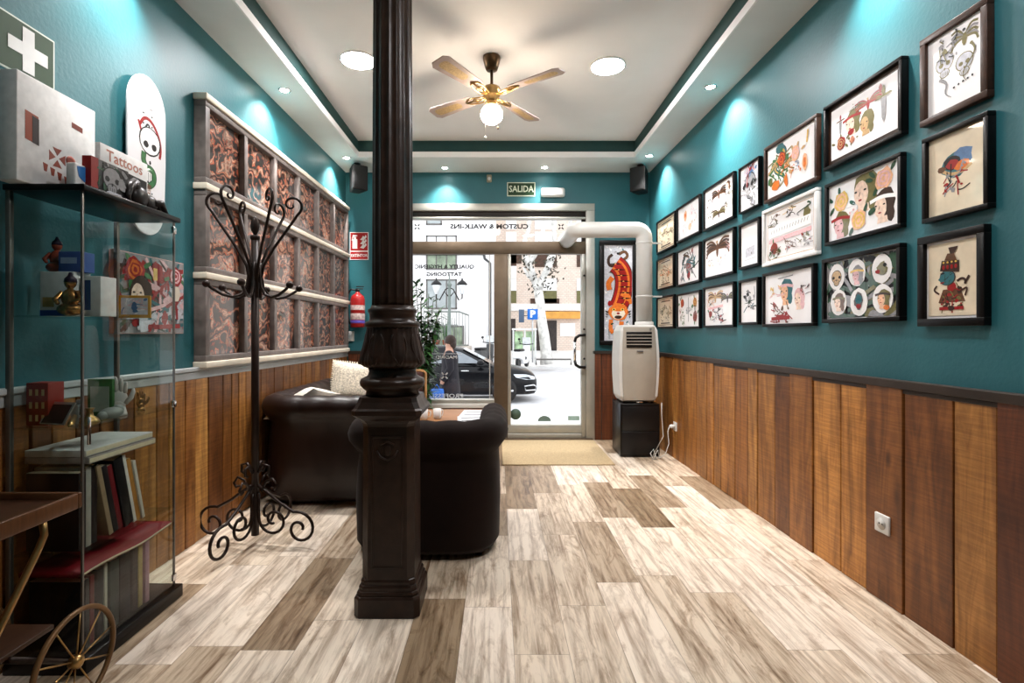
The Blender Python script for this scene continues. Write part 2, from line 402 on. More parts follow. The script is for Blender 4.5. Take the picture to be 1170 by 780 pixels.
def add_text(mb, body, size, x, y, z, m=0, mirror=False, align='CENTER', sx=1.0, bold=0.0, xf=None):
    vs, fs = text_mesh(body, size, mirror, 0.0, align, bold)
    vs = [(v[0]*sx + x, v[1] + y, v[2] + z) for v in vs]
    if xf: vs = [xf(v) for v in vs]
    mb.add(vs, fs, m)

# ------------------------------------------------------------------ the room
YB = 5.754                      # inner face of the street wall
TL, TR = 0.014, 0.012           # the side walls run very slightly together
XL0, XR0 = -1.711, 1.701        # side walls where they meet the street wall
def xl(y): return XL0 + TL*(y-YB)
def xr(y): return XR0 - TR*(y-YB)
def at(px, py, y): return ((px-VX)/F*y, y, H-(py-VY)/F*y)
def yl(px): return (XL0-TL*YB)/((px-VX)/F-TL)     # where a column of the photo meets the side walls
def yr(px): return (XR0+TR*YB)/((px-VX)/F+TR)
def zz(py, y): return H-(py-VY)/F*y
ROTL, ROTR = PI/2-math.atan(TL), -PI/2+math.atan(TR)
YR = -2.6                       # rear wall behind the camera
ZS, ZC = 3.0, 3.17              # soffit and upper ceiling
DADO = 0.985

b = MB(); b.box(xl(YR)-0.2, xr(YR)+0.2, YR-0.2, YB+0.3, -0.12, 0.0)
struct(b.build('floor', M['floor']))
def sidewall(name, f, out):
    b = MB()
    p = [(f(YR), YR), (f(YB+0.0), YB+0.0), (f(YB)+out, YB+0.0), (f(YR)+out, YR)]
    b.prism(p, 0.0, 3.3, plane='xy'); struct(b.build(name, M['teal']))
sidewall('wall_left', xl, -0.2); sidewall('wall_right', xr, 0.2)
b = MB(); b.box(-2.2, 2.2, YR-0.2, YR, 0, 3.3); struct(b.build('wall_back', M['teal']))
# street wall with the shop window and door opening
OPX0, OPX1, OPZ1 = -1.27, 1.062, 2.64
b = MB()
b.box(-2.2, OPX0, YB, YB+0.28, -0.6, 3.3); b.box(OPX1, 2.2, YB, YB+0.28, -0.6, 3.3)
b.box(OPX0, OPX1, YB, YB+0.28, OPZ1, 3.3)
b.box(OPX0, -0.04, YB, YB+0.28, -0.6, 0.42)
struct(b.build('wall_front', M['teal']))
# ceiling: soffit around a raised tray
XSL, XSR, YS, YS0 = -1.44, 1.41, 5.26, -2.0
b = MB()
b.box(-2.2, 2.2, YR, YB+0.02, ZC, ZC+0.12)
struct(b.build('ceiling', M['white']))
b = MB()
b.box(-1.95, XSL, YR, YB, ZS, ZC); b.box(XSR, 1.95, YR, YB, ZS, ZC)
b.box(XSL, XSR, YS, YB, ZS, ZC); b.box(XSL, XSR, YR, YS0, ZS, ZC)
struct(b.build('trim_16', M['soffit']))
# white fascia strip and dark teal band round the tray
b = MB(); t = 0.012
for x0, x1, y0, y1 in ((XSL, XSL+t, YS0, YS), (XSR-t, XSR, YS0, YS), (XSL, XSR, YS-t, YS), (XSL, XSR, YS0, YS0+t)):
    b.box(x0, x1, y0, y1, ZS, ZS+0.055)
struct(b.build('trim_1', M['white']))
b = MB(); t = 0.004
for x0, x1, y0, y1 in ((XSL, XSL+t, YS0, YS), (XSR-t, XSR, YS0, YS), (XSL, XSR, YS-t, YS), (XSL, XSR, YS0, YS0+t)):
    b.box(x0, x1, y0, y1, ZS+0.055, ZC)
struct(b.build('trim_2', M['green_band']))
# wainscot planks
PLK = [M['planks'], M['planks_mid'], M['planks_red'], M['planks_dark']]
def planks(name, mat, bounds, put, zt, th=0.022, jit=0.004, tones=None):
    rnd = random.Random(len(name)*7+len(bounds)); b = MB()
    for a, c in zip(bounds[:-1], bounds[1:]):
        g = 0.007; d = th + rnd.uniform(-jit, jit)
        k0 = len(b.f); put(b, a+g/2, c-g/2, d, 0.0, zt)
        if tones:
            tn = tones.get(round(a, 4)); tn = rnd.choice((0, 1, 1, 2)) if tn is None else tn
            for q in range(k0, len(b.f)): b.m[q] = tn
    b2 = b.build(name, mat); struct(b2)
    bv = b2.modifiers.new('bevel', 'BEVEL'); bv.width = 0.0025; bv.segments = 1
    return b2
def putR(b, y0, y1, d, z0, z1):
    b.prism([(xr(y0)-d, y0), (xr(y0)-0.001, y0), (xr(y1)-0.001, y1), (xr(y1)-d, y1)], z0, z1, plane='xy')
def putL(b, y0, y1, d, z0, z1):
    b.prism([(xl(y0)+0.001, y0), (xl(y0)+d, y0), (xl(y1)+d, y1), (xl(y1)+0.001, y1)], z0, z1, plane='xy')
def putB(b, x0, x1, d, z0, z1): b.box(x0, x1, YB-d, YB-0.001, z0, z1)
pr = [yr(p) for p in (1146,1095,1038,995,964.8,933.4,906.5,888.8,869,858,843,827,818.5,811,798.8,791.6,783.6)]
rnd = random.Random(4); lo = [pr[0]]
while lo[-1] > YR+0.1: lo.append(lo[-1]-rnd.uniform(0.13, 0.2))
lo[-1] = YR
hi = [pr[-1]]
while hi[-1] < YB-0.25: hi.append(hi[-1]+rnd.uniform(0.1, 0.16))
hi[-1] = YB-0.03
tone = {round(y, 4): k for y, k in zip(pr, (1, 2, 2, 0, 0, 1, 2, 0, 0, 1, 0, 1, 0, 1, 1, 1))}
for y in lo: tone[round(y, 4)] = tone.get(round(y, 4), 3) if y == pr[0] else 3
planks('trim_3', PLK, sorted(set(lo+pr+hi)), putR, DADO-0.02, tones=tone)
rnd = random.Random(9); bl = [YR]
while bl[-1] < YB-0.2: bl.append(bl[-1]+rnd.uniform(0.085, 0.165))
bl[-1] = YB-0.03
planks('trim_4', PLK, bl, putL, DADO-0.02, tones={0.0: 0})
planks('trim_5', M['planks_dark'], [OPX1+0.0, 1.16, 1.29, 1.40, 1.52, 1.67], putB, DADO-0.02)
planks('trim_6', M['planks_dark'], [-1.68, -1.57, -1.45, -1.36, OPX0], putB, DADO-0.02)
# dark backing board behind the planks, dado rails
b = MB(); putR(b, YR, YB-0.001, 0.004, 0, DADO-0.03); putL(b, YR, YB-0.001, 0.004, 0, DADO-0.03); struct(b.build('trim_17', M['black']))
b = MB(); b.prism([(xr(YR)-0.034, YR), (xr(YR), YR), (xr(YB), YB), (xr(YB)-0.034, YB)], DADO-0.025, DADO+0.012, plane='xy')
b.prism([(xr(YR)-0.022, YR), (xr(YR), YR), (xr(YB), YB), (xr(YB)-0.022, YB)], DADO-0.045, DADO-0.025, plane='xy')
struct(b.build('trim_7', M['rail_dark'], bevel=0.004))
b = MB(); b.prism([(xl(YR)+0.04, YR), (xl(YR), YR), (xl(YB), YB), (xl(YB)+0.04, YB)], DADO-0.005, DADO+0.018, plane='xy')
b.prism([(xl(YR)+0.028, YR), (xl(YR), YR), (xl(YB), YB), (xl(YB)+0.028, YB)], DADO-0.05, DADO-0.005, plane='xy')
struct(b.build('trim_8', M['rail_grey'], bevel=0.005))
b = MB(); b.box(OPX1+0.0, 1.675, YB-0.03, YB, DADO-0.02, DADO+0.012); struct(b.build('trim_9', M['rail_dark']))
b = MB(); b.box(-1.68, OPX0, YB-0.03, YB, DADO-0.02, DADO+0.012); struct(b.build('trim_10', M['rail_dark']))

# ------------------------------------------------------------------ shop window, transom, door
YF = YB+0.04                       # glazing plane
def fb(b, x0, x1, z0, z1, y0=YB-0.02, y1=YB+0.07, bev=0.004): b.box(x0, x1, y0, y1, z0, z1, 0, bev)
b = MB()   # light outer frame, all round
fb(b, OPX0-0.02, OPX1+0.02, 2.565, 2.645, YB-0.03); fb(b, 0.985, OPX1+0.02, 0.0, 2.565, YB-0.03); fb(b, OPX0-0.02, OPX0+0.06, 0.42, 2.565, YB-0.03)
struct(b.build('trim_11', M['alu']))
b = MB(); fb(b, OPX0+0.06, 0.985, 2.495, 2.565, YB+0.01); fb(b, 0.945, 0.985, 2.22, 2.495, YB+0.01)
struct(b.build('trim_12', M['alu_black']))
def lettering(win, rows, mat, name='lettering'):
    b = MB()
    for body, size, px, py, sx in rows:
        x, y, z = at(px, py, YF-0.004)
        add_text(b, body, size, x, YF-0.0045, z, 0, mirror=True, sx=sx, bold=0.0006)
    return b.build(name, mat, win, recalc=False)
M['letter_dark'] = pm('backlit_grey_vinyl', (0.02,0.02,0.022), 0.5, var=0.1)  # mid-grey vinyl, darkened in its colour to look backlit by the street
M['letter_light'] = pm('lit_grey_vinyl', (0.62,0.63,0.65), 0.5, var=0.1)  # same mid-grey vinyl, room light on it put into a paler colour
def cross_mark(b, px, py, s=0.028):
    x, y, z = at(px, py, YF-0.004)
    for sx in (-1, 1):
        for sz in (-1, 1):
            dx, dz = sx*s, sz*s; n = 0.0055
            b.poly([(x+dx*0.3-sz*sx*n, YF-0.0045, z+dz*0.3+n), (x+dx-sz*sx*n, YF-0.0045, z+dz+n), (x+dx+sz*sx*n, YF-0.0045, z+dz-n), (x+dx*0.3+sz*sx*n, YF-0.0045, z+dz*0.3-n)])
# transom light
w2 = struct(thing('window_2', None, None, (0,0,0)))
b = MB(); fb(b, OPX0+0.06, 0.985, 2.475, 2.497); w2f = b.build('window_frame', M['alu'], w2)
b = MB(); b.box(OPX0+0.06, 0.945, YF-0.004, YF+0.004, 2.22, 2.476); b.build('glass_pane', M['glass'], w2)
b = MB(); fb(b, OPX0+0.06, 0.985, 2.085, 2.222); b.build('transom_bar', M['alu_dark'], w2)
b = MB()
x, y, z = at(559, 259, YF)
add_text(b, 'CUSTOM & WALK-INS', 0.073, x, YF-0.0045, z, 0, mirror=True, sx=1.22, bold=0.0026)
cross_mark(b, 476.6, 259); cross_mark(b, 641, 259)
b.build('lettering', M['letter_dark'], w2, recalc=False)
# big fixed pane
w1 = struct(thing('window_1', None, None, (0,0,0)))
b = MB()
fb(b, OPX0+0.06, -0.04, 0.40, 0.455, YB-0.04); fb(b, OPX0+0.03, OPX0+0.1, 0.44, 2.085)
b.build('window_frame', M['alu'], w1)
b = MB(); b.box(OPX0+0.1, -0.03, YF-0.004, YF+0.004, 0.45, 2.09); b.build('glass_pane', M['glass'], w1)
b = MB(); b.box(-0.098, -0.088, YF-0.012, YF-0.005, 0.46, 2.085); b.build('glass_joint', M['plastic_w'], w1)
b = MB(); fb(b, -0.045, 0.11, 0.0, 2.09, YB-0.015, YB+0.08, 0.006); b.build('mullion', M['alu_dark'], w1)
b = MB()
for t, s, px, py, sx in (('QUALITY & HYGIENIC', 0.058, 508, 304.8, 1.17), ('TATTOOING', 0.058, 507.5, 313.5, 1.17)):
    x, y, z = at(px, py, YF); add_text(b, t, s, x, YF-0.0045, z, 0, mirror=True, sx=sx, bold=0.0022)
b.build('lettering', M['letter_dark'], w1, recalc=False)
b = MB()
for t, s, px, py, sx in (('MADRID', 0.05, 510, 408, 1.3), ('PROFESSIONAL', 0.066, 500, 452.3, 1.3), ('& PERSONAL STUDIO', 0.05, 498, 459.3, 1.25)):
    x, y, z = at(px, py, YF); add_text(b, t, s, x, YF-0.0045, z, 0, mirror=True, sx=sx, bold=0.001)
x, y, z = at(508, 404, YF); b.box(x-0.2, x+0.2, YF-0.006, YF-0.0045, z-0.003, z+0.003)
cross_mark(b, 508, 429, 0.034)
b.build('lettering', M['letter_light'], w1, recalc=False)
# inner board and white sill below the pane
b = MB(); b.box(OPX0, -0.045, YB-0.022, YB, 0.0, 0.36); 
struct(b.build('trim_13', M['planks_dark']))
b = MB(); b.box(OPX0, -0.045, YB-0.05, YB+0.02, 0.36, 0.41, 0, 0.004); struct(b.build('trim_14', M['plastic_w']))
# door
d1 = struct(thing('door_1', None, None, (0,0,0)))
b = MB()
fb(b, 0.935, 0.985, 0.02, 2.085, YB-0.01, YB+0.06); fb(b, 0.11, 0.935, 0.075, 0.165, YB-0.01, YB+0.06); fb(b, 0.11, 0.145, 0.165, 2.085, YB-0.01, YB+0.06); fb(b, 0.11, 0.935, 0.02, 0.07, YB-0.02, YB+0.06)
b.build('door_frame', M['alu'], d1)
b = MB(); b.box(0.14, 0.94, YF-0.004, YF+0.004, 0.16, 2.09); b.build('glass_pane', M['glass'], d1)
b = MB()   # D shaped pull handle with dark curved ends
hx0, hz0, hz1 = 0.97, 0.815, 1.175
hp = [(hx0, YB-0.02, hz1), (hx0-0.01, YB-0.07, hz1+0.0), (hx0-0.07, YB-0.085, hz1-0.005), (hx0-0.108, YB-0.085, hz1-0.03), (hx0-0.12, YB-0.085, hz1-0.075)]
b.tube(hp, 0.017, 10); b.tube([(x, y, hz0+hz1-z) for x, y, z in hp], 0.017, 10)
h = b.build('door_handle', M['black'], d1)
b = MB(); b.tube([(hx0-0.12, YB-0.085, hz0+0.07), (hx0-0.12, YB-0.085, hz1-0.07)], 0.0155, 12); b.build('grip', M['chrome'], h)
b = MB()
for z in (1.24, 0.91, 1.84): b.lathe([(0.012,-0.028),(0.012,-0.02),(0.006,-0.019)], (0.965, YB, z), 12, axis='y')
b.build('lock', M['black'], d1)
b = MB()
x, y, z = at(589, 473, YF); b.lathe([(0.062,-0.0062),(0.062,-0.0045)], (x, YF, z), 28, axis='y')
b.build('round_sticker', pm('dark_green_sticker', (0.08,0.13,0.10), 0.5), d1)
b = MB(); x, y, z = at(622, 481, YF)
b.prism([(x+0.075*math.cos(t*PI/14), z+0.062*math.sin(t*PI/14)) for t in range(15)], YF-0.0062, YF-0.0045); b.build('arched_sticker', pm('grey_green_sticker', (0.16,0.23,0.20), 0.5), d1)
b = MB(); x, y, z = at(656, 477.5, YF); b.box(x-0.07, x+0.06, YF-0.0062, YF-0.0045, z-0.025, z+0.025); b.build('square_sticker', pm('pale_green_sticker', (0.35,0.5,0.46), 0.5), d1)
b = MB(); b.box(-0.04, 1.06, YB-0.05, YB+0.28, -0.05, 0.02, 0, 0.004); struct(b.build('trim_15', M['alu_dark']))

# door mat let into the floor
b = MB(); b.box(0.04, 1.06, 4.63, 5.68, 0.0, 0.012, 0, 0.004)
tag(b.build('doormat', M['mat'], loc=(0,0,0)), 'beige coir doormat on the floor inside the glass door', 'doormat')

# ------------------------------------------------------------------ ceiling lights
led = emis('led_panel_light', (0.99, 0.97, 0.98), PANEL_E)
spotm = emis('spot_bulb_light', (1.0, 0.96, 0.90), 22.0)
def panel_light(x, y, label):
    t = thing('ceiling_panel_light', label, 'ceiling light', (x, y, ZC), 0, 'round ceiling lights')
    b = MB(); b.lathe([(0.128,0.0),(0.128,-0.006),(0.120,-0.009),(0.118,-0.006)], (0,0,0), 40); b.build('rim', M['white_frame'], t)
    b = MB(); b.lathe([(0.117,-0.0062),(0.117,-0.0095)], (0,0,0), 40); b.build('diffuser', led, t)
panel_light(-1.01, 3.70, 'round flat white ceiling light beside the iron column')
panel_light(0.81, 3.78, 'round flat white ceiling light between the ceiling fan and the wall of framed prints')
panel_light(0.62, 1.25, 'round flat white ceiling light over the viewer, ahead of the iron column')
def spot(x, y, label, tilt=(0,0), e=SPOT_E, size=105):
    t = thing('recessed_spotlight', label, 'spotlight', (x, y, ZS), 0, 'small recessed soffit spotlights')
    b = MB(); b.lathe([(0.044,0.0),(0.044,-0.004),(0.036,-0.006),(0.032,-0.001)], (0,0,0), 24, cap=False); b.build('ring', M['chrome'], t)
    b = MB(); b.lathe([(0.030,-0.001),(0.030,-0.004),(0.012,-0.007)], (0,0,0), 20); b.build('bulb', spotm, t)
    L = bpy.data.lights.new('spot_beam', 'SPOT'); L.energy = e; L.spot_size = R(size); L.spot_blend = 1.0; L.shadow_soft_size = 0.03; L.color = (1.0, 0.975, 0.945)
    o = bpy.data.objects.new('spot_beam', L); C.objects.link(o); o.parent = t; o.location = (0,0,-0.012); o.rotation_euler = (tilt[0], tilt[1], 0)
T = R(SPOT_SIDE_TILT)
spot(-1.585, 3.80, 'small recessed spotlight in the soffit above the red panel pictures', (0,-T))
spot(-1.56, 5.27, 'small recessed spotlight in the soffit corner near the fire extinguisher sign', (0,-T))
spot(1.557, 3.75, 'small recessed spotlight in the soffit above the framed prints', (0,T))
spot(1.54, 5.21, 'small recessed spotlight in the soffit corner above the air conditioner', (0,T))
spot(-0.58, 5.586, 'small recessed spotlight over the shop window beside the iron column', (R(5),0), e=SPOT_E*0.7)
spot(0.505, 5.57, 'small recessed spotlight over the exit sign', (R(5),0), e=SPOT_E*0.4)
spot(-1.60, 2.33, 'small recessed spotlight in the soffit above the glass display cabinet', (0,-T), e=SPOT_E*0.6)
spot(1.58, 2.33, 'small recessed spotlight in the soffit above the column of three portrait prints', (0,T), e=SPOT_E*0.5)

# ------------------------------------------------------------------ ceiling fan
FX, FY, FZ = -0.045, 3.66, 2.905
fan = thing('ceiling_fan', 'ceiling fan with four wood and cane blades and a lit glass globe', 'ceiling fan', (FX, FY, ZC))
dz = FZ-ZC
blade_w = pm('pinkish_grey_blade_wood', (0.36,0.28,0.25), 0.45, var=0.15, scale=14)
cane = pm('woven_cane_inlay', (0.42,0.29,0.14), 0.6, var=0.25, scale=90)
bronze = pm('dark_antique_bronze', (0.10,0.055,0.025), 0.3, metal=0.7, var=0.25)
b = MB(); b.lathe([(0.062,0.0),(0.064,-0.01),(0.060,-0.03),(0.048,-0.075),(0.040,-0.095),(0.02,-0.10)], (0,0,0), 28); b.build('canopy', bronze, fan)
b = MB(); b.lathe([(0.011,-0.09),(0.011,dz+0.07),(0.022,dz+0.06),(0.024,dz+0.05)], (0,0,0), 14); b.build('downrod', bronze, fan)
b = MB(); b.lathe([(0.03,dz+0.055),(0.058,dz+0.045),(0.062,dz+0.03),(0.062,dz-0.005),(0.055,dz-0.018),(0.04,dz-0.028),(0.035,dz-0.05),(0.028,dz-0.055)], (0,0,0), 28,
        fn=lambda a, i, z: 1+0.02*math.cos(14*a)); b.build('motor_housing', M['brass'], fan)
for k in range(4):
    a = R(54+90*k); ca, sa = math.cos(a), math.sin(a)
    def P(r, w, z=0.0): return (ca*r - sa*w, sa*r + ca*w, dz+0.0+z + w*0.18)
    b = MB(); out = [(0.17,-0.048),(0.535,-0.070),(0.570,-0.045),(0.570,0.045),(0.535,0.070),(0.17,0.048)]
    n = len(out); vs = [P(r, w, 0.004) for r, w in out] + [P(r, w, -0.003) for r, w in out]
    b.add(vs, [tuple(range(n)), tuple(range(2*n-1, n-1, -1))] + [(i, i+n, (i+1) % n+n, (i+1) % n) for i in range(n)])
    bl_ = b.build('blade', blade_w, fan)
    b = MB(); ins = []
    for t in range(9): an = -PI/2+PI*t/8; ins.append((0.505+0.030*math.cos(an), 0.036*math.sin(an)))
    for t in range(9): an = PI/2+PI*t/8; ins.append((0.31+0.028*math.cos(an), 0.030*math.sin(an)))
    b.poly([P(r, w, -0.0038) for r, w in ins]); b.build('cane_inlay', cane, bl_, recalc=False)
    b = MB()   # ornate blade iron
    for s in (-1, 1):
        b.tube([P(0.05, 0.012*s, -0.012), P(0.10, 0.030*s, -0.016), P(0.15, 0.034*s, -0.010), P(0.20, 0.026*s, -0.006), P(0.23, 0.0, -0.006)], 0.006, 6)
        b.tube([P(0.11, 0.0, -0.014), P(0.14, 0.018*s, -0.012), P(0.17, 0.0, -0.008)], 0.005, 6)
    b.tube([P(0.05, 0, -0.014), P(0.12, 0, -0.016), P(0.22, 0, -0.006)], 0.006, 6); b.build('blade_bracket', M['brass'], fan)
b = MB(); b.lathe([(0.03,dz-0.05),(0.046,dz-0.062),(0.050,dz-0.08),(0.046,dz-0.092)], (0,0,0), 24); b.build('lamp_holder', M['brass'], fan)
globe_z = dz-0.145
b = MB(); b.lathe([(0.040,globe_z+0.058),(0.060,globe_z+0.046),(0.074,globe_z+0.022),(0.078,globe_z),(0.076,globe_z-0.022),(0.066,globe_z-0.042),(0.046,globe_z-0.058),(0.02,globe_z-0.066),(0.004,globe_z-0.068)], (0,0,0), 32)
b.build('lamp_globe', emis('lit_milk_glass', (1.0, 0.84, 0.66), GLOBE_E), fan)
b = MB(); b.tube([(-0.045,-0.02,dz-0.08),(-0.045,-0.02,dz-0.31)], 0.0018, 5); b.ball((-0.045,-0.02,dz-0.318), 0.010); b.build('pull_chain', M['plastic_w'], fan)
b = MB(); b.tube([(0.045,-0.02,dz-0.08),(0.045,-0.02,dz-0.245)], 0.0015, 5); b.ball((0.045,-0.02,dz-0.25), (0.006,0.006,0.012)); b.build('pull_chain', bronze, fan)

# ------------------------------------------------------------------ iron column
CX, CY = -0.470, 2.285
col = thing('cast_iron_column', 'tall dark brown fluted cast iron column with square pedestal', 'column', (CX, CY, 0))
def octo(h, c): return [(-h+c,-h),(h-c,-h),(h,-h+c),(h,h-c),(h-c,h),(-h+c,h),(-h,h-c),(-h,-h+c)]
def stack(b, secs):
    n = 8; vs = []; fs = []
    for h, c, z in secs: vs += [(x, y, z) for x, y in octo(h, c)]
    for i in range(len(secs)-1):
        for k in range(n): l = (k+1) % n; fs.append((i*n+k, i*n+l, (i+1)*n+l, (i+1)*n+k))
    fs.append(tuple(range(n-1,-1,-1))); fs.append(tuple((len(secs)-1)*n+k for k in range(n))); b.add(vs, fs)
b = MB(); stack(b, [(0.137,0.022,0),(0.139,0.022,0.004),(0.139,0.022,0.078),(0.134,0.02,0.086),(0.128,0.02,0.088),(0.130,0.02,0.097),(0.127,0.02,0.104),(0.122,0.02,0.106),(0.123,0.02,0.120),(0.120,0.02,0.127),(0.115,0.02,0.129),(0.116,0.02,0.142),(0.113,0.02,0.150),(0.110,0.02,0.152)])
b.build('plinth', M['iron'], col)
b = MB(); stack(b, [(0.112,0.028,0.15),(0.110,0.028,0.80),(0.113,0.028,0.812),(0.120,0.026,0.825),(0.138,0.024,0.842),(0.147,0.02,0.852),(0.148,0.02,0.872),(0.140,0.02,0.880),(0.128,0.02,0.905),(0.122,0.02,0.925)])
def frm(b, y, x0, x1, z0, z1, w=0.008):
    for a in ((x0,x1,z0,z0+w),(x0,x1,z1-w,z1),(x0,x0+w,z0,z1),(x1-w,x1,z0,z1)): b.box(a[0],a[1],y-0.004,y,a[2],a[3],0,0.0015)
frm(b, -0.111, -0.068, 0.068, 0.20, 0.76)
b.build('pedestal', M['iron'], col)
b = MB()   # small raised crest on the pedestal face
b.ball((0,-0.112,0.70),(0.018,0.006,0.024)); b.tube([(-0.045,-0.113,0.70),(-0.03,-0.115,0.675),(0,-0.116,0.66),(0.03,-0.115,0.675),(0.045,-0.113,0.70)],0.005,6)
b.tube([(-0.03,-0.113,0.725),(0,-0.116,0.74),(0.03,-0.113,0.725)],0.004,6); b.build('crest', M['iron'], col)
b = MB(); b.lathe([(0.118,0.92),(0.114,0.945),(0.128,0.955),(0.140,0.968),(0.143,0.982),(0.138,0.996),(0.122,1.004),(0.108,1.012),(0.103,1.03),(0.107,1.045)], (0,0,0), 48)
b.build('base_ring', M['iron'], col)
def leaf_fn(a, i, z):
    t = (z-1.05)/0.18
    w = abs(math.sin(4*a)); return 1.0 + 0.05*math.sin(PI*min(1, max(0, t)))*(w*1.6-0.7) + 0.012*math.cos(32*a)
pf = [(0.107,1.045),(0.125,1.052),(0.137,1.062),(0.140,1.078),(0.136,1.10),(0.128,1.13),(0.121,1.16),(0.116,1.19),(0.112,1.215),(0.114,1.225)]
b = MB(); b.lathe(pf, (0,0,0), 128, fn=leaf_fn)
for k in range(8):
    a = 2*PI*(k+0.5)/8
    for s in (-1, 0, 1):
        pts = []
        for j in range(7):
            t = j/6; z = 1.065+0.13*t; r = 0.139-0.026*t**0.8+0.004; an = a+s*(0.26*math.sin(t*PI*0.8)+0.02); pts.append((r*math.cos(an), r*math.sin(an), z))
        b.tube(pts, [0.007-0.0007*j for j in range(7)], 6)
b.build('leaf_collar', M['iron'], col)
b = MB(); b.lathe([(0.113,1.222),(0.121,1.228),(0.122,1.240),(0.116,1.248),(0.103,1.252),(0.100,1.265),(0.102,1.285),(0.108,1.292),(0.108,1.302),(0.098,1.308),(0.092,1.32)], (0,0,0), 48)
b.build('neck_ring', M['iron'], col)
def flute(a, i, z): return 1.0-0.075*abs(math.sin(8*a))**0.7
b = MB(); b.lathe([(0.092,1.315),(0.091,1.36),(0.0895,1.8),(0.087,2.4),(0.084,3.0),(0.083,3.17)], (0,0,0), 160, fn=flute)
b.build('fluted_shaft', M['iron'], col)

